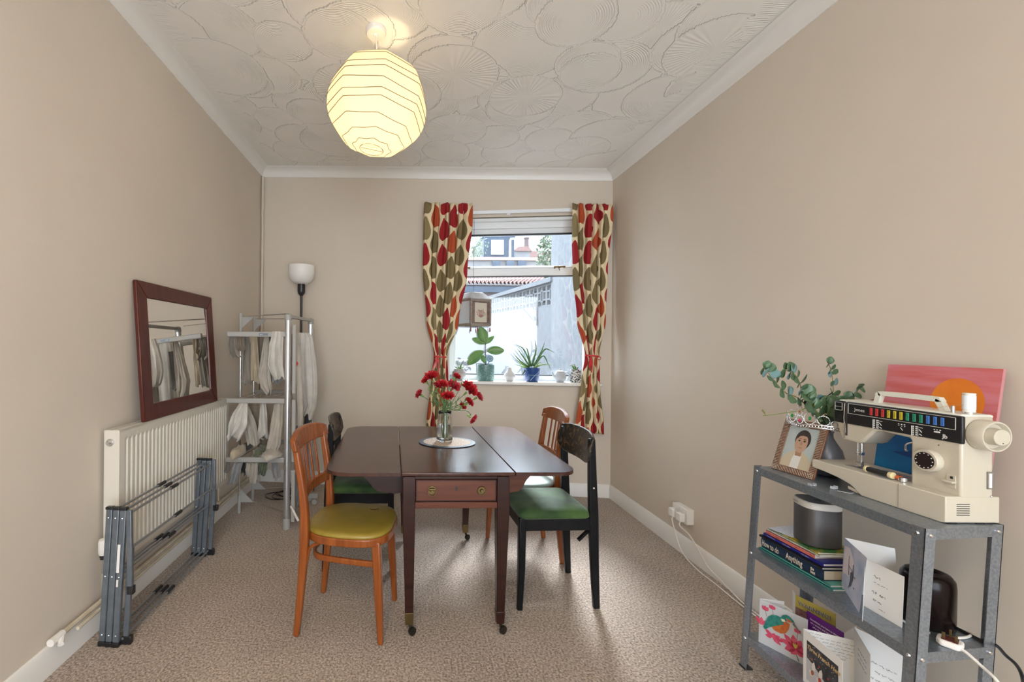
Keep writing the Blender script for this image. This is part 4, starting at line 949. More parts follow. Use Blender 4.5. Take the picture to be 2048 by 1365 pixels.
# ------------------------------------------------------------ chairs
def bentwood(label, seat_m, loc, rz, pad_top=.478):
    t = thing('bentwood_chair', label, 'chair', loc, rz)
    for s in (-1, 1):
        q = B(); pts = curve([(-.205, s * .172, 0), (-.185, s * .170, .22), (-.172, s * .168, .44), (-.180, s * .168, .62), (-.216, s * .172, .845)], 6)
        N = len(pts); q.beams(pts, [lerp(.030, .036, min(1, i / N * 2)) for i in range(N)], [lerp(.026, .040, 1 - abs(2 * i / N - 1)) for i in range(N)], side=V((0, 1, 0))); q.done('back_post', beech_m, t, bevel=.008, seg=3)
        q = B(); q.beams([(.150, s * .150, .44), (.165, s * .158, .2), (.176, s * .165, 0)], [.040, .034, .024], [.040, .034, .024], side=V((0, 1, 0))); q.done('leg', beech_m, t, bevel=.007, seg=3)
    # seat ring
    def seat_out(g):
        out = []
        for k in range(48):
            a = 2 * PI * k / 48; c_, s_ = math.cos(a), math.sin(a)
            e = .62 if c_ > 0 else .72
            out.append(((.205 + g) * math.copysign(abs(c_) ** e, c_) - .0, (.200 + g) * math.copysign(abs(s_) ** e, s_) * (1 - .06 * (c_ < 0) * abs(c_))))
        return out
    q = B(); q.prism(seat_out(0), (0, 0, .422), (1, 0, 0), (0, 1, 0), (0, 0, .036)); sf = q.done('seat_frame', beech_m, t, bevel=.006, seg=3)
    q = B(); rows = [[V((x * f, y * f, z)) for x, y in seat_out(-.004)] for f, z in ((1, .458), (1.0, .466), (.975, .473), (.9, pad_top), (.5, pad_top + .002), (.02, pad_top + .001))]
    q.quadgrid(rows, True, True); q.done('seat_pad', seat_m, t, smooth='all')
    # crest rail
    q = B(); rows = []
    for k in range(17):
        f = k / 16; y = lerp(-.205, .205, f); bow = -.030 * math.sin(PI * f); h0 = .81 + .005 * math.sin(PI * f) - .028 * abs(2 * f - 1) ** 3 * -1; h1 = .905 - .032 * abs(2 * f - 1) ** 3
        h0 = .822 + .024 * (1 - math.sin(PI * f)) * 0 - .0; th = .013
        x = -.197 + bow
        rows.append([V((x - th - .008, y, h0)), V((x + th - .008, y, h0)), V((x + th + .004 - .02, y, (h0 + h1) / 2)), V((x + th - .022, y, h1)), V((x - th - .022, y, h1)), V((x - th - .016, y, (h0 + h1) / 2))])
    q.quadgrid(rows, True, True); q.done('crest_rail', beech_m, t, bevel=.006, seg=2, smooth=True)
    q = B(); pts = [(-.178 - .028 * math.sin(PI * k / 10), lerp(-.160, .160, k / 10), .622) for k in range(11)]
    q.beams(pts, .046, .022, side=V((0, 0, 1))); q.done('lower_rail', beech_m, t, bevel=.004)
    for k in range(4):
        y = lerp(-.078, .078, k / 3); f = (y + .16) / .32
        q = B(); q.beam((-.178 - .028 * math.sin(PI * f), y, .64), (-.205 - .030 * math.sin(PI * f), y, .83), .013, .008, side=V((0, 1, 0))); q.done('spindle', beech_m, t, bevel=.002)
    q = B(); pts = curve([(.165, -.158, .34), (.02, -.150, .34), (-.12, -.130, .34), (-.165, -.06, .34), (-.170, 0, .34), (-.165, .06, .34), (-.12, .130, .34), (.02, .150, .34), (.165, .158, .34)], 5)
    q.beams(pts, .026, .016, side=V((0, 0, 1))); q.done('stretcher_hoop', beech_m, t, bevel=.005)
    for s in (-1, 1):
        q = B(); q.beams(curve([(-.165, s * .165, .32), (-.150, s * .160, .39), (-.09, s * .165, .425)], 5), .014, .014, side=V((0, 1, 0))); q.done('brace', beech_m, t, bevel=.003)
    return t
olive_m = mat('olive yellow vinyl', (.245, .175, .022), .38, var=((.29, .21, .035), 9), bump=(14, .10, .004), coat=.15)
green_m = mat('green velvet', (.014, .045, .006), .8, var=((.075, .15, .03), 5, (.42, .72)), bump=(40, .3, .004), sheen=.15)
pgreen_m = mat('pale grey green vinyl', (.36, .44, .38), .5, var=((.42, .5, .45), 8))
ch1 = bentwood('orange wooden spindle-back chair with a mustard yellow seat', olive_m, (-.258, 2.075, 0), rad(-9))
q = B(); q.tube(curve([(.06, .10, .4812), (.075, .095, .4812), (.095, .104, .4812), (.10, .11, .4812)], 4), .0012, 5); q.done('seat_tear', black_m, ch1)
ch2 = bentwood('orange wooden spindle-back chair with a pale grey-green seat', pgreen_m, (.722, 2.77, 0), rad(180 + 1))
speck_m = mat('speckled dark plywood', (.008, .006, .005), .34, var=((.13, .08, .035), 48, (.52, .66)), stretch=(1, 1, 1), coat=.4)
def blackchair(label, loc, rz):
    t = thing('side_chair', label, 'chair', loc, rz)
    for s in (-1, 1):
        q = B(); pts = curve([(-.197, s * .168, 0), (-.185, s * .168, .22), (-.178, s * .168, .45), (-.170, s * .168, .65), (-.166, s * .168, .842)], 5); N = len(pts)
        q.beams(pts, .026, [lerp(.030, .046, 1 - abs(2 * i / (N - 1) - 1) ** 1.5) for i in range(N)], side=V((0, 1, 0))); q.done('back_post', blackwood_m, t, bevel=.006, seg=3)
        q = B(); q.beams([(.178, s * .160, .455), (.182, s * .164, .2), (.190, s * .168, 0)], [.036, .034, .026], [.036, .034, .026], side=V((0, 1, 0))); q.done('leg', blackwood_m, t, bevel=.006, seg=3)
    for s in (-1, 1):
        q = B(); q.beam((-.18, s * .166, .42), (.17, s * .166, .42), .022, .062, side=V((0, 1, 0))); q.done('seat_rail', blackwood_m, t, bevel=.004)
    q = B(); q.beam((.178, -.15, .42), (.178, .15, .42), .022, .062, side=V((1, 0, 0))); q.done('seat_rail', blackwood_m, t, bevel=.004)
    q = B(); q.beam((-.178, -.15, .42), (-.178, .15, .42), .022, .062, side=V((1, 0, 0))); q.done('seat_rail', blackwood_m, t, bevel=.004)
    q = B(); base = rrect(-.165, .196, -.185, .185, .035, 5)
    q.quadgrid([[V((x * f + .012 * (1 - f), y * f, z)) for x, y in base] for f, z in ((.97, .449), (1.0, .455), (1.0, .464), (.985, .476), (.94, .487), (.8, .495), (.4, .500), (.02, .501))], True, True)
    q.done('seat_cushion', green_m, t, smooth='all')
    q = B(); rows = []
    for k in range(19):
        f = k / 18; y = lerp(-.198, .198, f); bow = -.034 * math.sin(PI * f); e = abs(2 * f - 1)
        h0 = .705 + .050 * e ** 5; h1 = .868 - .022 * e ** 5; x = -.132 + bow
        rows.append([V((x - .004, y, h0)), V((x - .010, y, lerp(h0, h1, .5))), V((x - .026, y, h1)), V((x - .038, y, h1)), V((x - .022, y, lerp(h0, h1, .5))), V((x - .014, y, h0))])
    q.quadgrid(rows, True, True); q.done('backrest', speck_m, t, bevel=.003, smooth=True)
    for s in (-1, 1):
        q = B(); q.beam((-.18, s * .150, .395), (-.11, s * .150, .33), .016, .012, side=V((0, 1, 0))); q.done('corner_brace', blackwood_m, t)
        q = B(); q.ball((-.172, s * .182, .60), .006, 8); q.done('screw_cap', steel_m, t, smooth=True)
    return t
blackchair('black wooden chair with a speckled backrest at the near right of the table', (.738, 2.318, 0), rad(180 + 3))
blackchair('black wooden chair half hidden behind the mustard-seated chair', (-.278, 2.66, 0), rad(2))

# ------------------------------------------------------------ placemat, vase and carnations
vc = onz(889, 884, TZ + .005)
mc = onz(894, 886, TZ)
mat_c = (mc.x, mc.y, TZ)
t = thing('placemat', 'oval woven cork placemat with a dark blue rim under the vase', 'placemat', mat_c)
q = B(); q.lathe([(0, 0), (.158, 0), (.164, .002), (.164, .005), (.150, .006), (0, .0055)], 48, sx=1, sy=.86); q.done('rim', mat('dark blue rim', (.035, .055, .075), .5), t, smooth=True)
cork_m = mat('speckled woven cork', (.36, .24, .15), .8, var=((.62, .55, .48), 150, (.42, .58)), bump=(160, .5, .003))
q = B(); q.lathe([(0, .0062), (.136, .0062), (.138, .0058)], 48, sy=.86); q.done('mat_centre', cork_m, t)
vx, vy = vc.x, vc.y; vz = TZ + .0066
t = thing('glass_vase', 'fluted clear glass vase of carnations standing on the placemat', 'vase', (vx, vy, vz))
vh = .178
q = B(); N = 48; rows = []
def vr(z): f = z / vh; return .047 - .012 * f ** 1.2 + .003 * math.sin(PI * min(1, f * 1.3)) if f < .86 else .036 + .020 * (f - .86)
prof_o = [(0.0, 0), (.036, 0), (.044, .006)] + [(vr(z * vh), z * vh) for z in (.08, .2, .35, .5, .65, .8, .9, 1)]
prof_i = [(max(.001, r - .0035), z) for r, z in prof_o[:2:-1]] + [(.038, .014), (0, .014)]
for r, z in prof_o + prof_i:
    rows.append([V((r * (1 + .020 * math.cos(16 * 2 * PI * k / N * 1)) * math.cos(2 * PI * k / N), r * (1 + .020 * math.cos(16 * 2 * PI * k / N)) * math.sin(2 * PI * k / N), z)) for k in range(N)])
q.quadgrid(rows, True); q.done('vase_glass', glass_m, t, smooth='all')
q = B(); q.lathe([(0, .0155), (.0375, .0155)] + [(vr(z * vh) - .0042, z * vh) for z in (.12, .3, .45, .58)] + [(0, vh * .58)], 32); q.done('water', mat('water', (.93, .97, .94), .0, trans=1, ior=1.33), t, smooth='all')
stem_m = mat('flower stem green', (.075, .16, .04), .5); bud_m = mat('pale green calyx', (.20, .30, .07), .5); petal_m = mat('red petals', (.42, .006, .012), .55, var=((.60, .02, .03), 60)); petal2_m = mat('pink red petals', (.55, .03, .05), .55)
GC = 'carnations in the glass vase'
flowers = [(838, 788, 11, 'leftmost', -.9), (850, 761, 10, 'upper left, facing the wall, darker', -.5), (862, 752, 16, 'topmost large', -.2), (877, 771, 12, 'small, left of centre', .2), (886, 768, 13, 'upright one left of centre', .1), (896, 792, 15, 'low one at the centre', .0), (908, 772, 17, 'frilly upright centre right', .3), (914, 753, 10, 'highest small one right of centre', .3), (940, 778, 22, 'largest', .5), (958, 793, 12, 'far right upper', .8), (939, 804, 12, 'right-hand, half turned', .7), (926, 813, 10, 'low right, small', .6), (946, 838, 12, 'drooping one at lower right', 1.2)]
for i, (px_, py_, rr_, lab, ln) in enumerate(flowers):
    yy = vy + (-.03 + .02 * math.sin(i * 2.4)); c = ony(px_, py_, yy); R_ = rr_ / FPX * yy * .86
    t = thing('carnation', lab + ' red carnation in the glass vase', 'flower', (vx, vy, vz + .02), group=GC)
    base = V((vx + .014 * math.cos(i * 2.1), vy + .014 * math.sin(i * 2.1), vz + .024)); neck = V((vx + .010 * (ln), vy + .012 * math.sin(i * 1.3), vz + vh + .004))
    droop = i == 12
    fd = V((ln * .9, -.35, .55 if not droop else -.7)).normalized()
    cal = c - fd * R_ * .75
    if droop: mid = [ony(912, 822, yy), ony(932, 822, yy), ony(942, 830, yy)]
    else: mid = [neck.lerp(cal, .5) + V((ln * -.012, 0, -.006))]
    q = B(); pts = curve([base, neck] + mid + [cal - fd * .012], 6); q.tube(pts, .0019, 6); st_ = q.done('stem', stem_m, t, world=True, smooth=True)
    q = B(); Q = fd.to_track_quat('Z', 'Y')
    q.lathe([(.0018, -.020), (.005, -.014), (.0062, -.002), (.0075, .008), (.0, .008)], 9, cal, mt=Q.to_matrix().to_4x4()); q.done('calyx', bud_m, t, world=True, smooth=True)
    q = B(); r_ = random.Random(i)
    for ly in range(5):
        npt = 28; el = rad(8 + ly * 18); ro = R_ * (1 - .10 * ly)
        inn, out_ = [], []
        for k in range(npt):
            a = 2 * PI * k / npt + ly; jag_ = (1 + (.13 if k % 2 else -.10) + r_.uniform(-.1, .1)); w_ = .22 * R_ * math.sin(k * 2.1 + ly * 2)
            out_.append(Q @ V((ro * jag_ * math.cos(a) * math.cos(el), ro * jag_ * math.sin(a) * math.cos(el), ro * math.sin(el) * .75 + w_)) + c)
            inn.append(Q @ V((.10 * R_ * math.cos(a), .10 * R_ * math.sin(a), -.25 * R_)) + c)
        mid_ = [x.lerp(y_, .55) + fd * (.06 * R_ * math.sin(kk * 1.7)) for kk, (x, y_) in enumerate(zip(inn, out_))]
        q.quadgrid([inn, mid_, out_], True)
    q.done('petals', petal_m if i % 3 else petal2_m, t, world=True, smooth='all', noflip=True)
    # narrow leaves on the stem
    for k in range(3 if not droop else 1):
        p = pts[len(pts) * (3 + k) // 7 if len(pts) > 10 else 4]; dd = V((ln * .4 + r_.uniform(-.6, .6), r_.uniform(-.4, .4), r_.uniform(.5, 1))).normalized()
        q = B(); L_ = r_.uniform(.03, .055); w = dd.cross(V((0, 1, 0))).normalized() * .0028
        e1 = p + dd * L_ * .5 + V((0, 0, .002)); e2 = p + dd * L_ + w * 2
        q.m.faces.new([q.m.verts.new(v) for v in (p, e1 - w, e2, e1 + w)]); q.done('leaf', stem_m, st_, world=True, noflip=True)
for i, (px_, py_) in enumerate(((906, 757), (899, 768), (923, 768), (858, 778), (866, 790), (931, 800))):
    yy = vy + .01 * math.cos(i * 2); c = ony(px_, py_, yy)
    t = thing('carnation_bud', ['closed green carnation bud beside the highest small bloom', 'closed bud just left of the frilly centre right bloom', 'closed bud between the frilly bloom and the largest one', 'green bud under the topmost large bloom', 'green bud low on the left of the bouquet', 'green bud below the largest bloom'][i], 'flower bud', (vx, vy, vz + .02), group='carnation buds')
    base = V((vx + .010 * math.cos(i * 1.1), vy + .018 * math.sin(i * 1.1), vz + .028)); neck = V((vx + (c.x - vx) * .25, vy, vz + vh + .002))
    q = B(); q.tube(curve([base, neck, neck.lerp(c, .5), c - V((0, 0, .008))], 6), .0016, 6); q.done('stem', stem_m, t, world=True, smooth=True)
    q = B(); q.lathe([(.0015, -.012), (.0048, -.006), (.0052, .002), (.002, .011), (0, .012)], 9, c, mt=M.Rotation(.3 * math.sin(i * 3), 4, 'Y')); q.done('bud', bud_m, t, world=True, smooth=True)
# ------------------------------------------------------------ things on the window sill
SZ = WZ0 + .028
def sill(px, py, off=0):
    x = (px - PX) / FPX * 3.83; y = yb(x) + .045 + off; p = ony(px, py, y); return V((p.x, y, SZ))
def pot(q, prof, n=28, **k): q.lathe(prof, n, **k); return q
white_c = mat('white glazed ceramic', (.66, .68, .70), .25, coat=.3)
def leafm(q, base, tip, w, droop=.0, up=V((0, 0, 1)), n=7, fold=.15, roll=0):
    base, tip = V(base), V(tip); d = tip - base; L = d.length; s = d.cross(up)
    if s.length < 1e-4: s = V((1, 0, 0))
    s.normalize(); nrm = s.cross(d).normalized(); s = (M.Rotation(roll, 3, d) @ s); nrm = (M.Rotation(roll, 3, d) @ nrm)
    rows = []
    for k in range(n + 1):
        f = k / n; wd = w * (math.sin(PI * min(.999, f * .93 + .035)) ** .75); c = base + d * f + V((0, 0, -droop * L * f * f))
        rows.append([c - s * wd + nrm * wd * fold, c - s * wd * .5 + nrm * wd * fold * .3, c, c + s * wd * .5 + nrm * wd * fold * .3, c + s * wd + nrm * wd * fold])
    q.quadgrid(rows); return q
def blade(q, pts, w):
    pts = curve(pts, 5); N = len(pts); rows = []
    for i, p in enumerate(pts):
        t_ = (pts[min(i + 1, N - 1)] - pts[max(i - 1, 0)]).normalized(); s = t_.cross(V((0, 1, 0))); s = s.normalized() if s.length > .05 else V((1, 0, 0)); n_ = s.cross(t_)
        wd = w * (1 - (i / (N - 1)) ** 1.6) + .0004
        rows.append([p - s * wd, p + n_ * wd * .5, p + s * wd, p - n_ * wd * .3])
    q.quadgrid(rows, True, True); return q
green_leaf = mat('rubber plant leaf', (.12, .26, .075), .3, var=((.17, .34, .10), 12), coat=.4)
rib_leaf = mat('leaf midrib', (.35, .45, .22), .5)
aloe_m = mat('aloe green', (.05, .13, .04), .45, var=((.10, .22, .07), 20)); aloel_m = mat('pale aloe green', (.22, .36, .08), .45)
# ribbed pale pot with a spiky plant
c = sill(918, 757); t = thing('potted_aloe', 'small spiky plant in a ribbed pale pot at the left end of the sill', 'potted plant', c)
q = B(); rows = []; k_ = 3.83 / FPX
for r, z in ((.0, 0), (.030, 0), (.036, .008), (.054, .035), (.060, .055), (.058, .072), (.048, .088), (.043, .095), (.046, .104), (.043, .104), (.040, .094), (0, .092)):
    ribs = .0022 if .008 < z < .085 and r > .03 else 0
    rows.append([V(((r + ribs * math.cos(26 * a)) * math.cos(a), (r + ribs * math.cos(26 * a)) * math.sin(a), z)) for a in [2 * PI * j / 104 for j in range(104)]])
q.quadgrid(rows, True); q.done('pot', mat('ribbed grey glaze', (.42, .41, .40), .5), t, smooth='all')
q = B(); q.lathe([(0, .0955), (.041, .0955)], 16); q.done('soil', soil_m, t)
q = B(); q.tube([(.0605 * math.cos(a), .0605 * math.sin(a), .070) for a in [2 * PI * j / 30 for j in range(30)]], .0012, 5, closed=True); q.done('painted_band', mat('terracotta line', (.45, .16, .10), .6), t)
for k, (dx, dz, w) in enumerate(((-.025, .10, .005), (.040, .09, .006), (.06, .05, .004), (-.045, .035, .004), (.012, .06, .005))):
    q = B(); blade(q, [(dx * .1, 0, .092), (dx * .5, -.01, .092 + dz * .5), (dx, -.012, .092 + dz)], w); q.done('leaf', aloe_m if k % 2 else aloel_m, t, smooth='all')
# rubber plant in a speckled teal pot
c = sill(971, 761); t = thing('rubber_plant', 'rubber plant with broad oval leaves in a speckled teal pot', 'potted plant', c)
teal_m = mat('speckled teal glaze', (.085, .20, .19), .35, var=((.26, .40, .36), 130, (.50, .60)), coat=.3)
ph_ = 32 / FPX * 3.95 * 1.0; pr_ = 16.5 / FPX * 3.95
q = B(); q.lathe([(0, 0), (pr_ * .95, 0), (pr_, .006), (pr_ * 1.02, ph_ - .004), (pr_ * 1.02, ph_), (pr_ * .95, ph_), (pr_ * .93, ph_ - .02), (0, ph_ - .02)], 36); q.done('pot', teal_m, t, smooth=True)
q = B(); q.lathe([(0, ph_ - .014), (pr_ * .93, ph_ - .014)], 20); q.done('soil', soil_m, t)
def s2(px, py, dy=0): p = ony(px, py, c.y + dy); return V((p.x - c.x, dy, p.z - c.z))
q = B(); q.tube(curve([s2(972, 733), s2(971, 712), s2(971, 686)], 5), [.0045] * 8 + [.0035] * 3, 7); st_ = q.done('stem', mat('dark plant stem', (.07, .045, .04), .5), t, smooth=True)
for (b0, t0, w, dy) in (((971, 686), (960, 653), .048, -.02), ((970, 688), (945, 676), .030, .03), ((972, 688), (988, 671), .022, .05), ((967, 703), (935, 727), .050, -.05), ((975, 702), (1008, 700), .040, -.04), ((970, 727), (965, 710), .022, -.03)):
    b1, t1 = s2(*b0), s2(*t0, dy); q = B(); q.tube([s2(971, b0[1] + 4), b1], .0018, 5); q.done('leaf_stalk', mat('dark plant stem', (0, 0, 0)), t)
    q = B(); leafm(q, b1, t1, w, .05, up=V((0, 1, 0)), n=10, fold=.22, roll=rnd.uniform(-.35, .35)); lf = q.done('leaf', green_leaf, t, smooth='all', solid=.0012)
    q = B(); q.tube([b1.lerp(t1, f) + V((0, -.0012, -.05 * (t1 - b1).length * f * f)) for f in (0, .25, .5, .75, .96)], .0011, 4); q.done('midrib', rib_leaf, lf)
q = B(); d1 = s2(980, 718, -.045); q.lathe([(0, -.003), (.030, -.003), (.030, .003), (0, .003)], 24, d1, mt=M.Rotation(rad(90), 4, 'X')); q.tube([d1 + V((-.008, 0, -.028)), s2(973, 733, -.03)], .004, 6); q.done('plant_tag', mat('blue tag', (.09, .27, .42), .5), t)
q = B()
for a in range(3): q.tube([d1 + V(((.012 + .005 * a) * math.cos(x), -.004, (.012 + .005 * a) * math.sin(x))) for x in [2 * PI * j / 20 for j in range(20)]], .0009, 4, closed=True)
q.done('tag_print', paper_m, t)
# bud vase
c = sill(1019, 763); t = thing('bud_vase', 'small white narrow-necked bud vase on the sill', 'vase', c)
q = B(); q.lathe([(0, 0), (.028, 0), (.032, .004), (.047, .028), (.052, .045), (.047, .062), (.030, .086), (.018, .100), (.016, .112), (.017, .122), (.013, .122), (.011, .105), (0, .10)], 36); q.done('vase_body', mat('matt white ceramic', (.62, .61, .60), .5), t, smooth='all')
# blue pot with a sprawling aloe
c = sill(1064, 764); t = thing('potted_aloe', 'sprawling green aloe in a cobalt blue tapered pot', 'potted plant', c)
cob_m = mat('cobalt glaze', (.018, .06, .22), .25, coat=.5)
q = B(); q.lathe([(0, 0), (.050, 0), (.053, .005), (.068, .112), (.069, .122), (.063, .122), (.060, .105), (0, .105)], 36); q.done('pot', cob_m, t, smooth=True)
q = B(); q.lathe([(0, .108), (.061, .108)], 20); q.done('soil', soil_m, t)
q = B(); q.tube([V((.066 * math.sin(a), -.066 * math.cos(a), .060 + .0 * a)) for a in [-.8 + .1 * j for j in range(17)]], .0014, 4); q.tube(curve([(-.03, -.054, .012), (0, -.0625, .05), (.045, -.050, .09)], 6), .0022, 4); q.done('scratch_mark', mat('pale glaze', (.35, .5, .65), .3), t)
def s3(px, py, dy=0): p = ony(px, py, c.y + dy); return V((p.x - c.x, dy, p.z - c.z))
for k, pl_ in enumerate((((1064, 732), (1072, 700), (1069, 677)), ((1068, 732), (1082, 705), (1091, 681)), ((1062, 733), (1048, 700), (1029, 688)), ((1060, 734), (1045, 712), (1034, 697)), ((1066, 733), (1088, 701), (1098, 700), (1110, 707)), ((1068, 733), (1086, 712), (1096, 728), (1103, 742)), ((1058, 735), (1040, 722), (1025, 705)), ((1056, 737), (1042, 727), (1030, 717)), ((1056, 738), (1044, 733), (1033, 731)), ((1068, 736), (1085, 730), (1106, 730)), ((1062, 733), (1056, 705), (1052, 694)), ((1063, 734), (1068, 715), (1076, 706)), ((1052, 738), (1046, 748), (1044, 752)), ((1070, 737), (1078, 726), (1084, 727)))):
    q = B(); blade(q, [s3(x, y, -.05 * math.sin(k * 2.2) * j / 2) for j, (x, y) in enumerate(pl_)], .0075 if k < 11 else .006); q.done('leaf', aloel_m if k in (7, 8, 9, 11, 13) else aloe_m, t, smooth='all')
# teapot
c = sill(1120, 766); t = thing('teapot', 'small pale grey teapot with a knobbed lid on the sill', 'teapot', c)
tpm = mat('pale grey glaze', (.50, .53, .56), .3, coat=.3)
q = B(); q.lathe([(0, 0), (.030, 0), (.033, .004), (.048, .022), (.052, .045), (.047, .072), (.038, .088), (.035, .092), (0, .092)], 32); q.done('body', tpm, t, smooth='all')
q = B(); q.lathe([(.036, .091), (.037, .095), (.022, .102), (.006, .105), (.005, .108), (.008, .113), (.006, .118), (0, .119)], 24); q.done('lid', tpm, t, smooth=True)
q = B(); q.tube(curve([(-.040, 0, .038), (-.060, 0, .062), (-.072, 0, .092)], 6), [.012] * 4 + [.009] * 4 + [.006] * 5, 10); q.done('spout', tpm, t, smooth=True)
q = B(); q.tube(curve([(.038, 0, .082), (.062, 0, .088), (.080, 0, .064), (.072, 0, .030), (.046, 0, .016)], 6), .0055, 8); q.done('handle', tpm, t, smooth=True)
# speckled pot
c = sill(1151, 766, .01); t = thing('potted_succulent', 'black and white speckled pot with thin green shoots beside the curtain', 'potted plant', c)
q = B(); q.lathe([(0, 0), (.046, 0), (.048, .004), (.048, .112), (.044, .112), (.043, .10), (0, .10)], 32); q.done('pot', mat('speckled monochrome glaze', (.03, .03, .04), .35, var=((.68, .68, .66), 85, (.46, .53))), t, smooth=True)
q = B(); q.lathe([(0, .103), (.044, .103)], 16); q.done('soil', soil_m, t)
for k, (dx, dz) in enumerate(((-.065, .045), (-.040, .040), (-.010, .035), (-.030, .055), (.02, .03))):
    q = B(); blade(q, [(dx * .2, -.01, .10), (dx * .6, -.02, .10 + dz), (dx, -.02, .10 + dz * .9)], .005); q.done('leaf', aloel_m if k % 2 else aloe_m, t, smooth='all')

# hanging wooden lantern in the window
yl_ = 3.90; L0, L1 = ony(927, 590, yl_), ony(976, 652, yl_); cxl = ony(948, 600, yl_)
t = thing('hanging_lantern', 'wooden box lantern with a printed paper panel and tassels hanging in the window', 'lantern', (cxl.x, yl_ + .03, L1.z), rad(28))
lw_m = wood('weathered wood', (.22, .18, .15), (.36, .31, .27), .6, coat=0); lg_m = mat('pale side glass', (.60, .68, .74), .25)  # side panes are one opaque pale blue-grey
w_, h_ = .105, ony(948, 600, yl_).z - L1.z
pa_m = mat('printed paper', (.60, .55, .45), .7)
for sx_, sy_ in ((-1, -1), (1, -1), (1, 1), (-1, 1)):
    q = B(); q.beam((sx_ * w_, sy_ * w_, 0), (sx_ * w_, sy_ * w_, h_), .016, .016); q.done('post', lw_m, t)
for z in (.006, h_ - .006):
    q = B(); q.bx(-w_, w_, -w_ - .006, -w_ + .006, z - .012, z + .012); q.bx(-w_, w_, w_ - .006, w_ + .006, z - .012, z + .012); q.bx(-w_ - .006, -w_ + .006, -w_, w_, z - .012, z + .012); q.bx(w_ - .006, w_ + .006, -w_, w_, z - .012, z + .012); q.done('rail', lw_m, t)
q = B(); q.bx(-w_ + .004, w_ - .004, -w_ - .002, -w_ + .002, .012, h_ - .012); q.done('front_board', mat('reddish worn wood', (.15, .085, .075), .6, var=((.22, .15, .13), 30)), t)
q = B(); q.bx(-w_ * .62, w_ * .62, -w_ - .005, -w_ - .002, h_ * .12, h_ * .86); pp = q.done('paper_panel', pa_m, t)
q = B(); r_ = random.Random(2)
for k in range(26):
    a = rad(20 + 140 * k / 25); r0 = .02; r1 = r_.uniform(.03, .055); z0 = h_ * .30
    q.tube(curve([(0, -w_ - .006, z0), (r0 * math.cos(a), -w_ - .006, z0 + r0 * math.sin(a)), (r1 * math.cos(a) + r_.uniform(-.008, .008), -w_ - .006, z0 + r1 * 1.5 * math.sin(a))], 3), .0009, 4)
    q.ball((r1 * math.cos(a), -w_ - .006, z0 + r1 * 1.5 * math.sin(a)), .0038, 6, (1, .2, 1))
q.done('drawing', mat('faded red ink', (.36, .20, .18), .7), pp)
q = B(); q.bx(w_ - .002, w_ + .002, -w_ + .006, w_ - .006, .012, h_ - .012); q.bx(-w_ - .002, -w_ + .002, -w_ + .006, w_ - .006, .012, h_ - .012); q.bx(-w_ + .006, w_ - .006, w_ - .002, w_ + .002, .012, h_ - .012); q.done('side_pane', lg_m, t)
q = B(); rows = [[V((sx_ * w, sy_ * w, z)) for sx_, sy_ in ((-1, -1), (1, -1), (1, 1), (-1, 1))] for w, z in ((w_ + .012, h_), (w_ + .012, h_ + .006), (w_ * .60, h_ + .062), (w_ * .50, h_ + .066))]; q.quadgrid(rows, True, True); q.done('roof', mat('pale worn roof wood', (.36, .35, .35), .6, var=((.5, .5, .5), 9)), t)
q = B(); q.tube([(0, 0, h_ + .066), (0, 0, WZ1 - L1.z - .012)], .0015, 5); q.done('hanging_cord', iron_m, t)
for sx_, sy_ in ((-1, -1), (1, -1), (1, 1), (-.3, -1)):
    q = B(); q.tube([(sx_ * w_, sy_ * w_, 0), (sx_ * w_, sy_ * w_, -.022)], .0015, 5); q.lathe([(0, -.018), (.005, -.02), (.006, -.055), (0, -.056)], 8, (sx_ * w_, sy_ * w_, 0)); q.done('tassel', mat('dark red tassel', (.24, .04, .04), .8), t)

# ------------------------------------------------------------ socket and its plugs
p0, p1 = onx(1345, 1006, 1.70), onx(1374, 1022, 1.70); sy0, sy1 = p1.y, p0.y; sz1 = p1.z + .002; sz0 = onx(1374, 1052, 1.70).z
t = thing('wall_socket', 'white surface-mounted double wall socket on the right wall', 'socket', (1.745, (sy0 + sy1) / 2, sz0))
q = B(); q.bx(1.708, 1.745, sy0 + .002, sy1 - .002, sz0 + .001, sz1 - .001); q.done('back_box', rose_m, t, world=True, bevel=.003)
q = B(); q.bx(1.700, 1.708, sy0, sy1, sz0, sz1); q.done('faceplate', rose_m, t, world=True, bevel=.003)
for k, y in enumerate((lerp(sy0, sy1, .62), lerp(sy0, sy1, .38))):
    q = B(); q.bx(1.697, 1.701, y - .006, y + .006, sz1 - .026, sz1 - .010); q.done('switch', rose_m, t, world=True, bevel=.002)
for k, (y, pts) in enumerate(((lerp(sy0, sy1, .78), [(1350, 1050), (1352, 1070), (1361, 1098), (1375, 1120), (1399, 1144), (1430, 1168), (1476, 1206), (1510, 1232), (1560, 1275)]), (lerp(sy0, sy1, .25), [(1367, 1052), (1378, 1070), (1394, 1095), (1406, 1117), (1418, 1137), (1440, 1160), (1462, 1183), (1482, 1203), (1515, 1230), (1565, 1268)]))):
    pg = thing('mains_plug', ['white plug in the left outlet of the wall socket', 'white plug in the right outlet of the wall socket'][k], 'plug', (1.70, y, sz0 + .03), group='plugs in the wall socket')
    q = B(); q.prism(rrect(-.024, .024, -.026, .026, .008, 3), (1.699, y, sz0 + .038), (0, 1, 0), (0, 0, 1), (-.032, 0, 0)); q.done('plug_body', rose_m, pg, world=True, bevel=.005)
    b0 = V((1.682, y, sz0 + .013)); P = [b0, b0 + V((-.002, 0, -.03))]
    for (a, b_) in pts[1:]:
        w3 = onx(a, b_, 1.70)
        if w3.z < .006: w3 = onz(a, b_, .006); 
        if w3.x > 1.722: w3.x = 1.722
        P.append(w3)
    q = B(); q.tube(curve(P, 5), .0036, 7); q.done('flex', rose_m, pg, world=True, smooth=True)

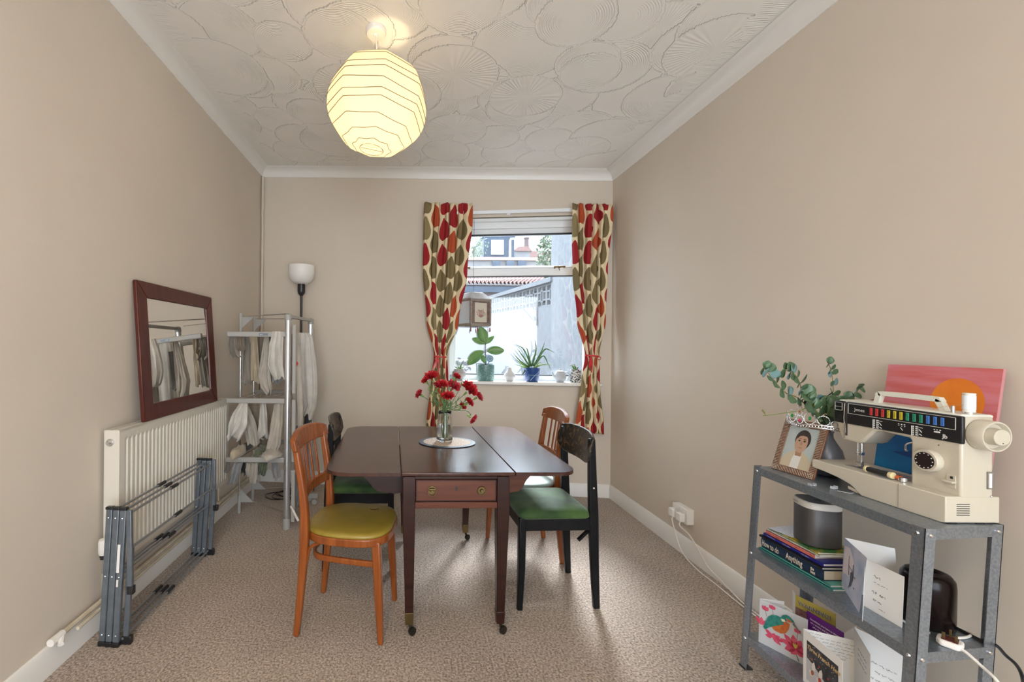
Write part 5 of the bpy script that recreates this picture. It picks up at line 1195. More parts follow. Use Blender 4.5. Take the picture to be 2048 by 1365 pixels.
# ------------------------------------------------------------ galvanised shelf unit
ZT, ZM, ZL = .815, .482, .137
def S(x, y, z): return V((x + .05 * (z / .815), y, z))       # the unit has racked a little towards the wall
fx = lambda y: 1.338 + (y - 1.165) / .61 * .030
YN, YF2 = 1.165, 1.780; DP = .252
t = thing('metal_shelf_unit', 'low three-tier galvanised steel shelf unit against the right wall', 'shelf unit', (1.50, 1.47, 0))
def ang_post(xc, yc, sx, sy):
    q = B(); w = .030; th = .0022
    def plate(x0, x1, y0, y1):
        vs0 = [S(x, y, 0) for x, y in ((x0, y0), (x1, y0), (x1, y1), (x0, y1))]; vs1 = [S(x, y, ZT + .004) for x, y in ((x0, y0), (x1, y0), (x1, y1), (x0, y1))]
        q.quadgrid([vs0, vs1], True, True)
    plate(*sorted((xc, xc + sx * w)), *sorted((yc, yc + sy * th))); plate(*sorted((xc, xc + sx * th)), *sorted((yc, yc + sy * w)))
    o = q.done('post', metal_m, t, world=True); q = B()
    q.box(S(xc + sx * .013, yc + sy * .013, .003), (.032, .032, .006)); q.done('foot', black_m, o, world=True)
    for z in (ZT - .014, ZM - .014, ZL - .014):
        q = B(); p = S(xc, yc, z)
        q.lathe([(0, .0045), (.0035, .004), (.0058, .001), (.0058, 0)], 10, p + V((sx * .015, 0, 0)) + V((0, -.0005 * sy, 0)), mt=M.Rotation(rad(90) * sy, 4, 'X'))
        q.lathe([(0, .0045), (.0035, .004), (.0058, .001), (.0058, 0)], 10, p + V((-.0005 * sx, sy * .017, 0)), mt=M.Rotation(rad(-90) * sx, 4, 'Y')); q.done('bolt', steel_m, o, world=True, smooth=True)
ang_post(fx(YN), YN, 1, 1); ang_post(fx(YF2), YF2, 1, -1); ang_post(fx(YN) + DP, YN + .03, -1, 1); ang_post(fx(YF2) + DP, YF2, -1, -1)
for z in (ZT, ZM, ZL):
    q = B(); g = .0025; lip = .028
    ins = [(fx(YN) + g, YN + g), (fx(YN) + DP - g, YN + .03 + g), (fx(YF2) + DP - g, YF2 - g), (fx(YF2) + g, YF2 - g)]
    top = [S(x, y, z) for x, y in ins]; low = [S(x, y, z - lip) for x, y in ins]; xo_ = S(0, 0, z).x
    mid = V((sum(p.x for p in top) / 4, sum(p.y for p in top) / 4, 0))
    inl = [p + (mid - V((p.x, p.y, 0))).normalized() * .010 for p in low]
    q.m.faces.new([q.m.verts.new(p) for p in top])
    q.quadgrid([top, low, inl], True); q.done('shelf', metal_m, t, world=True, solid=.0016)

# ---- sewing machine
mo = V((1.492, 1.205, ZT + .001))
sm = thing('sewing_machine', 'cream and black electric sewing machine with a row of coloured stitch buttons', 'sewing machine', mo)
# local: x = depth (0 front), y = along from the handwheel end, z up
q = B(); poly = [(0, .004), (.012, 0), (.225, 0), (.240, .012), (.262, .026), (.300, .036), (.350, .043), (.396, .046), (.400, .050), (.400, .072), (.396, .076), (0, .076)]
q.prism(poly, (0, 0, 0), (0, 1, 0), (0, 0, 1), (.150, 0, 0)); q.done('base', cream_m, sm, bevel=.006, seg=3)
q = B(); q.bx(-.0012, .0, .115, .1165, .004, .075); q.done('panel_seam', mat('dark seam line', (.30, .27, .21), .6), sm)  # panel joint drawn as a thin darker strip
q = B(); q.prism([(0, 0), (.036, .006), (.038, .016), (.002, .012)], (.006, .238, .001), (0, 1, 0), (0, 0, 1), (.05, 0, 0)); q.done('free_arm_flap', cream_m, sm, bevel=.002)
hx0, hx1 = .043, .132
q = B(); q.prism([(0, .070), (.122, .070), (.122, .205), (.126, .212), (.20, .216), (.20, .298), (0, .298)], (hx0, 0, 0), (0, 1, 0), (0, 0, 1), (hx1 - hx0, 0, 0)); q.done('column', cream_m, sm, bevel=.006, seg=3)
q = B(); q.prism([(.20, .216), (.225, .214), (.240, .196), (.262, .168), (.275, .162), (.332, .162), (.342, .180), (.356, .222), (.356, .298), (.20, .298)], (hx0 + .001, 0, 0), (0, 1, 0), (0, 0, 1), (hx1 - hx0 - .002, 0, 0)); q.done('head', cream_m, sm, bevel=.007, seg=3)
q = B(); q.bx(hx0 + .004, hx1 + .006, .004, .350, .292, .303); q.done('top_cover', mat('pale cream plastic', (.72, .72, .64), .35), sm, bevel=.005, seg=3)
q = B(); q.bx(hx0 - .004, hx0 + .006, -.004, .314, .222, .299); bp1 = q.done('control_panel', black_m, sm, bevel=.003)
q = B(); q.bx(hx0 - .004, hx0 + .006, .322, .358, .222, .299); bp2 = q.done('left_panel', black_m, sm, bevel=.003)
q = B(); q.bx(hx0 - .0012, hx0 + .004, .314, .322, .18, .296); q.done('thread_slot', mat('dark slot', (.06, .05, .045), .5), sm)
q = B(); q.tube([(hx0 - .004, .319, .292), (hx0 - .0065, .3195, .24), (hx0 - .004, .317, .19)], .0016, 6); q.beam((hx0 - .006, .317, .228), (hx0 - .008, .3165, .170), .003, .0012); q.done('take_up_lever', steel_m, sm, smooth=True)
xp_ = hx0 - .0045
def pl(q, y0, y1, z0, z1, d=.0006): q.bx(xp_ - d, xp_ + .001, y0, y1, z0, z1)
lightg = mat('pale grey print', (.62, .60, .55), .5)
q = B()
for y0, y1, z0, z1 in ((.010, .308, .2925, .2938), (.010, .308, .2585, .2598), (.010, .0113, .2585, .2938), (.3067, .308, .2585, .2938)): pl(q, y0, y1, z0, z1)
q.done('outline_print', lightg, bp1)
q = B()
for y0, y1, z0, z1 in ((.328, .354, .2925, .2935), (.328, .354, .2655, .2665), (.328, .329, .2655, .2935), (.353, .354, .2655, .2935)): pl(q, y0, y1, z0, z1)
q.done('outline_print', lightg, bp2)
q = B(); q.bx(xp_ - .0015, xp_, .325, .338, .228, .252); q.done('lamp_switch', mat('dark gloss', (.02, .02, .022), .15), bp2)
text('Jones', .0155, paper_m, bp1, (xp_, .286, .2705), (0, -1, 0), (0, 0, 1))
text('Automatic', .0058, paper_m, bp2, (xp_, .3525, .277), (0, -1, 0), (0, 0, 1))
cols = [(.62, .04, .04)] * 3 + [(.60, .50, .03)] * 3 + [(.02, .30, .17)] * 3 + [(.06, .20, .62)] * 3
for k, cc_ in enumerate(cols):
    y = lerp(.232, .040, k / 11); q = B(); q.bx(xp_ - .0016, xp_, y - .0042, y + .0042, .2645, .2885)
    o = q.done('stitch_button', mat('button %s' % ('red', 'yellow', 'green', 'blue')[k // 3], cc_, .4), bp1, bevel=.0008)
    q = B(); q.tube([(xp_ - .0020, y + .0016 * math.sin(j * (1 + k % 3) * 1.3), .268 + j * .0022) for j in range(9)], .0004, 4); q.done('stitch_symbol', ink_m, bp1)
q = B()
for (yy, zz) in ((.222, .252), (.112, .252)):
    for j in range(5): pl(q, yy - .001, yy + .001, zz - .006 * j - .004, zz - .006 * j); pl(q, yy - .010, yy - .006, zz - .006 * j - .0035, zz - .006 * j); pl(q, yy - .0125, yy - .0115, zz - .006 * j - .0035, zz - .006 * j)
    q.beam((xp_ - .0005, yy - .015, zz - .008), (xp_ - .0005, yy - .022, zz - .016), .0012, .0012); q.beam((xp_ - .0005, yy - .015, zz - .002), (xp_ - .0005, yy - .024, zz - .003), .001, .001); q.beam((xp_ - .0005, yy - .016, zz - .022), (xp_ - .0005, yy - .022, zz - .025), .0016, .0016)
    pl(q, yy + .003, yy + .005, zz - .03, zz)
for j in range(3): pl(q, .150 - j * .008, .153 - j * .008, .249, .2515); pl(q, .150 - j * .008, .152 - j * .008, .244, .2455)
q.beam((xp_ - .0005, .146, .240), (xp_ - .0005, .140, .232), .001, .001); q.beam((xp_ - .0005, .146, .240), (xp_ - .0005, .136, .240), .001, .001)
pl(q, .046, .060, .243, .247); pl(q, .044, .047, .250, .252); pl(q, .052, .054, .250, .252); pl(q, .058, .061, .250, .252)
q.done('diagram_print', paper_m, bp1)
text('Jb', .016, paper_m, bp1, (xp_, .040, .2305), (0, -1, 0), (0, 0, 1), bold=.0003)
# handle
q = B(); pts = [(.092, .262, .300), (.092, .254, .326), (.092, .243, .335), (.092, .100, .335), (.092, .090, .328), (.092, .076, .300)]
q.beams(curve(pts, 4), .016, .015, side=V((1, 0, 0))); q.done('carry_handle', mat('pale cream plastic', (0, 0, 0)), sm, bevel=.003, smooth=True)
# handwheel
mtw = M.Rotation(rad(90), 4, 'X')
q = B(); q.lathe([(.034, 0), (.0405, .002), (.0415, .010), (.0415, .034), (.040, .037), (.037, .037), (.033, .026), (.022, .023), (.0, .023)], 48, (.090, -.001, .250), mt=mtw); wh = q.done('handwheel', cream_m, sm, smooth=True)
q = B(); rows = []
for r, z in ((.0215, .020), (.0215, .046), (.020, .048), (0, .0485)): rows.append([mtw @ V(((r + (.0006 if j % 2 and z < .047 else 0)) * math.cos(2 * PI * j / 72), (r + (.0006 if j % 2 and z < .047 else 0)) * math.sin(2 * PI * j / 72), z)) + V((.090, -.001, .250)) for j in range(72)])
q.quadgrid(rows, True); q.done('wheel_knob', cream_m, wh, smooth=True)
q = B(); q.ball((.090, -.0495, .235), .0014, 6); q.done('wheel_mark', ink_m, wh)
# width dial
mtd = M.Rotation(rad(-90), 4, 'Y'); dc = (hx0, .070, .158)
q = B(); rows = []
for r, z in ((.031, 0), (.0315, .017), (.030, .020), (0, .0205)): rows.append([mtd @ V(((r + (.0008 if (j // 2) % 2 and 0 < z < .019 else 0)) * math.cos(2 * PI * j / 96), (r + (.0008 if (j // 2) % 2 and 0 < z < .019 else 0)) * math.sin(2 * PI * j / 96), z)) + V(dc) for j in range(96)])
q.quadgrid(rows, True); dl = q.done('stitch_dial', cream_m, sm, smooth=True)
q = B(); q.lathe([(.0245, .0203), (.0245, .0212), (0, .0212)], 40, dc, mt=mtd); df_ = q.done('dial_face', mat('dark brown dial', (.018, .010, .010), .35), dl)
q = B()
for j in range(12):
    a = 2 * PI * j / 12; q.bx(hx0 - .0219, hx0 - .0212, dc[1] + .021 * math.sin(a) - .0012, dc[1] + .021 * math.sin(a) + .0012, dc[2] + .021 * math.cos(a) - .0012, dc[2] + .021 * math.cos(a) + .0012)
q.done('dial_numbers', paper_m, df_)
q = B(); q.bx(hx0 - .0012, hx0 + .001, .012, .034, .094, .130); lv = q.done('reverse_lever_plate', cream_m, sm, bevel=.001)
q = B(); q.bx(hx0 - .013, hx0, .010, .036, .108, .114); q.done('reverse_lever', cream_m, sm, bevel=.002)
q = B(); q.bx(hx0 - .0018, hx0 - .001, .018, .024, .119, .126); q.done('lever_mark', ink_m, lv)
q = B(); q.ball((hx0 - .0005, .052, .207), .0016, 6); q.done('screw_hole', ink_m, sm)
# end vents, switch and plug
q = B()
for j in range(6): q.bx(.030, .066, -.0008, .0005, .024 + .006 * j, .0258 + .006 * j)
q.done('vent_slots', ink_m, sm)
q = B(); q.bx(.112, .1275, -.004, .003, .098, .146); sb = q.done('socket_plate', mat('grey brown plastic', (.22, .20, .17), .5), sm, bevel=.001)
q = B(); q.bx(.114, .1215, -.0048, -.0035, .102, .142); q.done('socket_label', paper_m, sb)
q = B(); q.ball((.124, -.001, .078), .003, 8); q.done('screw', steel_m, sm, smooth=True)
q = B(); q.bx(.008, .034, .002, .008, -.001, .006); q.bx(.09, .112, .002, .008, -.001, .006); q.done('rubber_foot', black_m, sm)
# needle assembly
q = B(); ny = .300; nx = hx0 + .022
q.tube([(nx, ny, .165), (nx, ny, .118)], .0026, 8); q.tube([(nx, ny, .118), (nx, ny, .092)], .0007, 6); q.done('needle_bar', steel_m, sm, smooth=True)
q = B(); q.tube([(nx + .004, ny - .010, .168), (nx + .004, ny - .010, .095)], .0036, 8); q.bx(nx - .002, nx + .010, ny - .014, ny - .004, .118, .128); q.bx(nx - .016, nx + .008, ny - .014, ny - .009, .079, .081); q.bx(nx - .016, nx + .008, ny - .003, ny + .002, .079, .081); q.bx(nx - .004, nx + .006, ny - .016, ny + .004, .081, .096); q.done('presser_foot', steel_m, sm, bevel=.0005)
q = B(); q.lathe([(0, .0), (.004, .001), (.004, .009), (0, .010)], 10, (nx - .006, ny, .124), mt=M.Rotation(rad(90), 4, 'Y')); q.done('needle_clamp', steel_m, sm, smooth=True)
q = B(); q.bx(nx - .022, nx + .022, ny - .030, ny + .020, .0755, .0772); q.done('needle_plate', mat('brushed plate', (.35, .34, .33), .35, .8), sm)
q = B(); q.bx(nx - .02, nx + .05, .135, .255, .0757, .0775); q.done('bed_plate', mat('taupe plate', (.25, .22, .20), .4), sm, bevel=.001)
q = B(); q.tube(curve([(hx0 + .03, .126, .20), (hx0 + .02, .140, .194), (hx0 + .015, .147, .186), (hx0 + .015, .149, .172), (hx0 + .014, .144, .168)], 5), .0028, 8); q.done('presser_lever', steel_m, sm, smooth=True)
q = B(); q.lathe([(0, .300), (.0045, .300), (.0045, .322), (0, .323)], 12, (.070, .042, 0)); q.done('bobbin_winder', steel_m, sm, smooth=True)
q = B(); q.tube([(.088, .020, .300), (.088, .020, .356)], .002, 8); q.lathe([(0, .302), (.012, .302), (.012, .308), (0, .308)], 16, (.088, .020, 0)); q.done('spool_pin', steel_m, sm, smooth=True)
# thread reel
t = thing('thread_reel', 'white reel of thread standing on the sewing machine', 'thread reel', mo + V((.088, .020, .3085)))
q = B(); q.lathe([(.0035, 0), (.0125, 0), (.0125, .004), (.0115, .006), (.0115, .047), (.0125, .049), (.0125, .053), (.0035, .053), (.0035, 0)], 24); q.done('spool', mat('white spool', (.74, .73, .66), .4), t, smooth=True)
q = B(); q.lathe([(.0112, .006), (.0128, .007), (.0128, .046), (.0112, .047)], 24); q.done('thread', mat('white thread', (.78, .80, .84), .7, bump=(300, .4, .001), bstretch=(.1, .1, 4)), t, smooth=True)
q = B(); q.tube(curve([(-.012, 0, .02), (-.015, .035, .012), (-.018, .07, -.003)], 5), .0004, 4); q.done('thread_end', mat('orange thread', (.7, .3, .12), .7), t)
# roll and bits on the bed of the machine
t = thing('needle_case', 'black tube with cream ends lying on the sewing machine bed', 'needle case', mo + V((.022, .190, .0885)), rad(0))
q = B(); q.tube([(0, -.030, 0), (0, .034, 0)], .0085, 16); q.done('tube', black_m, t, smooth=True)
for s, a, b_ in ((0, -.040, -.030), (1, .034, .041)):
    q = B(); q.tube([(0, a, 0), (0, b_, 0)], .0105, 16); q.done('end_cap', mat('cream plastic end', (.70, .60, .33), .4), t, smooth=True, bevel=.001)
q = B(); q.ball((0, 0, .007), .008, 12, (1, 1.3, .9)); o = q.done('orange_bead', mat('orange plastic', (.65, .10, .02), .35), None, smooth='all'); o.location = mo + V((.030, .141, .078)); tag(o, 'orange plastic bobbin beside the black tube on the machine bed', 'bobbin')
t = thing('bobbin_case', 'small shiny metal bobbin case lying by the machine column', 'bobbin case', mo + V((.030, .131, .0778)))
q = B(); q.lathe([(0, 0), (.010, 0), (.010, .011), (.008, .012), (.003, .012), (.003, .009), (0, .009)], 18); q.done('case_body', steel_m, t, smooth=True)
q = B(); q.beam((.0, .008, .010), (.012, .020, .012), .003, .0012); q.done('latch', steel_m, t)
for k, (a, b_) in enumerate(((1624, 972), (1668, 978))):
    p = onz(a, b_, ZT + .002); t = thing('plastic_clip', ['clear plastic clip on the shelf top, nearer the photo frame', 'clear plastic clip on the shelf top, nearer the sewing machine'][k], 'clip', p, rad(20 * k), group='clear clips')
    q = B(); q.bx(-.010, .010, -.006, .006, 0, .0015); q.bx(-.010, -.0085, -.006, .006, .0015, .009); q.bx(.0085, .010, -.006, .006, .0015, .009); q.bx(-.003, .003, -.008, .008, .0015, .006)
    q.done('clip_body', mat('clear plastic', (.62, .66, .70), .12, trans=.35), t)
q = B(); q.tube(curve([onz(1675, 982, ZT + .002), onz(1700, 987, ZT + .002), onz(1712, 985, ZT + .002)], 6), .0007, 5); tag(q.done('loose_thread', paper_m, None), 'thin pale thread lying on the shelf by the clear clips', 'thread')

# ---- leaning canvas painting
TLp, TRp = ony(1779, 731, 1.55), ony(2007, 739, 1.255)
xt_, xb_ = 1.715, 1.658
t = thing('canvas_painting', 'canvas painting of an orange sun over pink sky and blue sea leaning on the wall', 'painting', (xb_, 1.40, ZT))
zt_ = 1.243; Y0, Y1 = 1.253, 1.553; Wc = Y1 - Y0
o_ = V((xb_, Y1, ZT + .002)); uu = V((0, -1, 0)); vv = V((xt_ - xb_, 0, zt_ - ZT)); Hc = vv.length; vv.normalize(); nn = uu.cross(vv)
if nn.x > 0: nn = -nn
q = B(); q.prism([(0, 0), (Wc, 0), (Wc, Hc), (0, Hc)], o_, uu, vv, -nn * .009); cv = q.done('canvas', mat('canvas edge', (.50, .22, .22), .8), t, world=True, bevel=.001)
pink_m = mat('coral pink paint', (.57, .115, .105), .6, var=((.62, .20, .24), 5), stretch=(1, 1, 9), bump=(40, .2, .001)); sun_m = mat('orange paint', (.78, .235, .012), .55, var=((.70, .17, .008), 14)); sea_m = mat('blue paint', (.008, .12, .36), .5, var=((.01, .20, .50), 9), bump=(30, .2, .001)); sea2_m = mat('deep blue paint', (.006, .06, .24), .5)
def art(polys, nm, m, d): return flat(polys, nm, m, cv, o_, uu, vv, world=True, d=d) if uu.cross(vv).x < 0 else flat(polys, nm, m, cv, o_ , uu, vv, world=True, d=-d)
art([[(0, .0), (Wc, .0), (Wc, Hc), (0, Hc)]], 'painted_sky', pink_m, .0006)
art([circ(.204, .322, .067, 48, 1.12)], 'painted_sun', sun_m, .0010)
sea = [(0, 0), (Wc, 0), (Wc, .235)] + [(lerp(Wc, 0, k / 12), .215 + .018 * math.sin(k * .7 + 1) - .0 * k) for k in range(1, 12)] + [(0, .20)]
art([sea], 'painted_sea', sea_m, .0014)
art([[(.02, .05), (.13, .075), (.28, .04), (.22, .02)], [(.05, .13), (.12, .15), (.20, .14), (.12, .12)]], 'painted_waves', sea2_m, .0018)

# ---- photo frame with tiara
BLf, BRf = onz(1541, 936, ZT + .001), onz(1626, 960, ZT + .001)
BLf = V((BLf.x - .045, BLf.y - .05, ZT + .0015)) if False else V((1.462, 1.752, ZT + .0015)); BRf = V((1.483, 1.590, ZT + .0015))
t = thing('photo_frame', 'brown stitched leather photo frame showing a young dark-haired person', 'photo frame', (BLf + BRf) / 2)
uf = (BRf - BLf); Wf = uf.length; uf.normalize(); bk = V((uf.y * -1, uf.x, 0)); bk = bk if bk.x > 0 else -bk
vf = (V((0, 0, 1)) + bk * .33).normalized(); nf_ = uf.cross(vf).normalized()
if nf_.x > 0: nf_ = -nf_
Hf = .212; bw = .025
leather_m = mat('brown leather', (.11, .045, .020), .45, var=((.17, .075, .035), 40)); thr_m = mat('pale stitching', (.62, .55, .45), .7)
fo2 = [(0, 0), (Wf, 0), (Wf, Hf), (0, Hf)]; fi2 = [(bw, bw), (Wf - bw, bw), (Wf - bw, Hf - bw), (bw, Hf - bw)]
for k in range(4):
    a, b_ = k, (k + 1) % 4; q = B(); q.prism([fo2[a], fo2[b_], fi2[b_], fi2[a]], BLf - nf_ * .0, uf, vf, -nf_ * .010); q.done('frame_side', leather_m, t, world=True, bevel=.003)
q = B()
for k in range(34):
    a = lerp(.004, Hf - .004, k / 33)
    for x0 in (0, Wf - bw): p0 = BLf + uf * (x0 + .002) + vf * a + nf_ * .0006; q.tube([p0, p0 + uf * (bw - .005)], .0006, 4, cap=False)
for k in range(26):
    a = lerp(.006, Wf - .006, k / 25)
    for z0 in (0, Hf - bw): p0 = BLf + uf * a + vf * (z0 + .002) + nf_ * .0006; q.tube([p0, p0 + vf * (bw - .005)], .0006, 4, cap=False)
o = q.done('stitching', thr_m, t, world=True); o['kind'] = 'stuff'
q = B(); q.prism([(bw - .004, bw - .004), (Wf - bw + .004, bw - .004), (Wf - bw + .004, Hf - bw + .004), (bw - .004, Hf - bw + .004)], BLf - nf_ * .004, uf, vf, -nf_ * .003); ph = q.done('photograph', mat('photo backdrop', (.36, .42, .42), .3, var=((.45, .50, .48), 5)), t, world=True)
q = B(); pm = BLf + uf * Wf / 2 - nf_ * .011 + vf * .13; ft = V((pm.x + .052, pm.y, ZT + .0015)); q.beam(pm, ft, .03, .002, side=uf); q.done('easel_stand', black_m, t, world=True)
iw, ih = Wf - 2 * bw, Hf - 2 * bw
def ph_p(polys, nm, m, d):
    s = 1 if uf.cross(vf).dot(nf_) > 0 else -1
    flat([[(bw + x * iw, bw + y * ih) for x, y in p] for p in polys], nm, m, ph, BLf - nf_ * .004, uf, vf, world=True, d=s * d)
blob = lambda cx_, cy_, rx_, ry_, n=28, j=0: [(cx_ + rx_ * math.cos(2 * PI * k / n) * (1 + j * math.sin(5 * 2 * PI * k / n)), cy_ + ry_ * math.sin(2 * PI * k / n)) for k in range(n)]
ph_p([[(.0, 0), (1, 0), (.98, .20), (.80, .34), (.62, .42), (.40, .42), (.20, .34), (.02, .16)]], 'print_jacket', mat('print beige', (.50, .42, .30), .4), .0004)
ph_p([[(.34, 0), (.62, 0), (.64, .30), (.54, .40), (.42, .38), (.36, .22)]], 'print_shirt', mat('print white', (.66, .64, .60), .4), .0007)
ph_p([[(.42, .30), (.62, .30), (.62, .52), (.42, .52)]], 'print_neck', mat('print skin shade', (.34, .19, .12), .4), .0009)
ph_p([blob(.55, .70, .25, .24)], 'print_hair', mat('print hair', (.035, .025, .022), .4), .0011)
ph_p([blob(.53, .62, .20, .24)], 'print_face', mat('print skin', (.46, .28, .19), .4), .0014)
ph_p([blob(.45, .67, .040, .022), blob(.62, .67, .040, .022), [(.43, .72), (.51, .73), (.51, .715), (.43, .705)], [(.57, .73), (.66, .72), (.66, .705), (.57, .715)]], 'print_eyes', mat('print hair', (0, 0, 0)), .0017)
ph_p([[(.52, .66), (.55, .66), (.575, .575), (.50, .575)], blob(.535, .50, .06, .014)], 'print_nose_mouth', mat('print skin shade', (0, 0, 0)), .0017)
ph_p([[(.36, .78), (.44, .88), (.60, .90), (.72, .80), (.74, .72), (.66, .79), (.54, .80), (.44, .78), (.36, .70)]], 'print_fringe', mat('print hair', (0, 0, 0)), .0019)
# tiara
silver_m = mat('paste silver', (.80, .80, .82), .18, 1, bump=(220, .8, .002))
tc0 = BLf + uf * (Wf * .56) + vf * (Hf - .012) + nf_ * .016
t = thing('tiara', 'silver tiara with pink and green stones perched on the photo frame', 'tiara', tc0)
def T3(a, h):       # a = angle round the band, h = height
    r = .094; return tc0 + uf * (r * math.sin(a)) - nf_ * (.055 - .078 * math.cos(a)) + V((0, 0, h - .022 * (1 - abs(math.sin(a)))))
q = B()
for h0 in (0, .010): q.tube([T3(a, h0) for a in [-1.45 + 2.9 * k / 30 for k in range(31)]], .0019, 6)
for k in range(30): q.ball(T3(-1.42 + 2.84 * k / 29, .005), .0026, 6)
q.done('band', silver_m, t, world=True, smooth=True)
def loop(q, a0, h0, ra, rh, n=22, rr_=.0021, turns=1):
    pts = [T3(a0 + ra * math.cos(x) * (1 - .25 * x / (2 * PI) * (turns > 1)), h0 + rh * math.sin(x) * (1 - .3 * x / (2 * PI) * (turns > 1))) for x in [2 * PI * turns * k / n for k in range(n + 1)]]
    for p in pts: q.ball(p, rr_, 6)
    q.tube(pts, rr_ * .7, 5)
for a0, h0, ra, rh in ((0, .030, .13, .016), (-.0, .062, .11, .019), (-.36, .034, .20, .022), (.36, .034, .20, .022), (-.80, .028, .20, .017), (.80, .028, .20, .017), (-1.16, .020, .12, .010), (1.16, .020, .12, .010)):
    q = B(); loop(q, a0, h0, ra, rh, rr_=.0020); q.done('scroll', silver_m, t, world=True, smooth=True)
for a0, h0, m_, s_ in ((0, .090, mat('pink stone', (.6, .03, .14), .1), .0068), (0, .062, mat('pink stone', (0, 0, 0)), .004), (-.36, .034, mat('green stone', (.02, .25, .06), .1), .0055), (.36, .034, mat('green stone', (0, 0, 0)), .0055), (0, .028, mat('pink stone', (0, 0, 0)), .0045)):
    q = B(); q.ball(T3(a0, h0), s_, 8, (1, .6, 1.3)); q.done('stone', m_, t, world=True)

# ---- grey vase of eucalyptus
vb = V((1.598, 1.660, ZT + .0015))
t = thing('grey_vase', 'dark grey rounded vase holding eucalyptus behind the photo frame', 'vase', vb)
q = B(); q.lathe([(0, 0), (.030, 0), (.038, .006), (.050, .040), (.052, .065), (.044, .100), (.028, .128), (.020, .145), (.019, .160), (.023, .168), (.019, .168), (.015, .150), (0, .14)], 36); q.done('vase_body', mat('slate grey ceramic', (.10, .11, .13), .35, coat=.2), t, smooth='all')
euc_m = mat('eucalyptus leaf', (.045, .10, .05), .42, var=((.08, .15, .07), 30), coat=.2); euc2_m = mat('blue grey eucalyptus leaf', (.14, .25, .25), .5); eus_m = mat('eucalyptus stem', (.20, .17, .06), .6); euy_m = mat('yellow green leaf', (.16, .21, .04), .5)
rim = vb + V((0, 0, .165))
stems = [([(1600, 800, -.06), (1571, 786, -.10), (1545, 758, -.13), (1526, 733, -.14)], 'eucalyptus stem reaching furthest left with small round leaves', 8, .022),
    ([(1608, 798, -.05), (1600, 768, -.08), (1588, 748, -.10), (1568, 740, -.10)], 'eucalyptus stem with a curled tip, second from the left', 7, .023),
    ([(1640, 800, -.0), (1665, 790, -.02), (1664, 750, -.02), (1657, 726, -.03)], 'upright eucalyptus stem with narrow paired leaves', 7, .020),
    ([(1650, 812, .0), (1680, 803, .0), (1705, 795, .01), (1735, 775, .0)], 'eucalyptus stem leaning right over the sewing machine', 5, .022),
    ([(1625, 815, -.05), (1600, 822, -.09), (1560, 828, -.12), (1526, 832, -.13)], 'low yellowish eucalyptus tendril on the left', 2, .014),
    ([(1630, 820, -.04), (1618, 805, -.06), (1612, 790, -.07)], 'cluster of large glossy leaves at the centre of the vase', 8, .028),
    ([(1650, 830, -.03), (1662, 815, -.02), (1690, 812, -.02)], 'cluster of broad dark leaves just above the vase rim', 7, .028)]
for i, (pp_, lab, nl, ls) in enumerate(stems):
    P = [ony(x, y, vb.y + dy) for x, y, dy in pp_]
    P = [V((min(p.x, 1.725), p.y, p.z)) for p in P]
    t = thing('eucalyptus_stem', lab, 'foliage', rim - V((0, 0, .02)), group='eucalyptus in the grey vase')
    pts = curve([rim + V((.004 * math.cos(i), .004 * math.sin(i), -.02)), rim + V((.008 * math.cos(i * 2), .008 * math.sin(i), .012))] + P, 6)
    q = B(); N = len(pts); q.tube(pts, [lerp(.0024, .0010, k / (N - 1)) for k in range(N)], 6); q.done('stem', euy_m if i == 4 else eus_m, t, world=True, smooth=True)
    r_ = random.Random(i + 11)
    for k in range(nl):
        f = lerp(.42 if i < 5 else .35, .99, k / max(1, nl - 1)); idx = min(N - 2, int(f * (N - 1))); p = pts[idx]; tg = (pts[idx + 1] - pts[idx]).normalized()
        for s in ((-1, 1) if i != 4 else (1,)):
            sd = tg.cross(V((.3, -1, .1))).normalized() * s; d_ = (sd * .9 + tg * .55 + V((r_.uniform(-.2, .2), -.25 + r_.uniform(-.3, .3), r_.uniform(-.15, .25)))).normalized()
            L_ = ls * r_.uniform(1.25, 1.8); tip = p + d_ * L_
            if tip.x > 1.735: tip.x = 1.735
            q = B(); leafm(q, p + d_ * .002, tip, L_ * (.40 if i in (2,) else .50), .03, up=V((.2, -1, .1)), n=8, fold=.18, roll=r_.uniform(-.7, .7)); q.done('leaf', (euc_m, euc_m, euc2_m, euc_m)[(k + i + (s > 0)) % 4] if i < 4 else (euy_m if i == 4 else euc_m), t, world=True, smooth='all', solid=.0006)
q = B(); q.tube(curve([ony(1735, 802, 1.62), ony(1748, 800, 1.62), ony(1753, 798, 1.62)], 3), .002, 6); q.ball(ony(1742, 803, 1.62), .005, 8, (1.6, .6, .5)); tag(q.done('red_sprig', mat('dull red sprig', (.28, .05, .06), .6), None, smooth=True), 'tiny dull red sprig peeping over the sewing machine top', 'sprig')

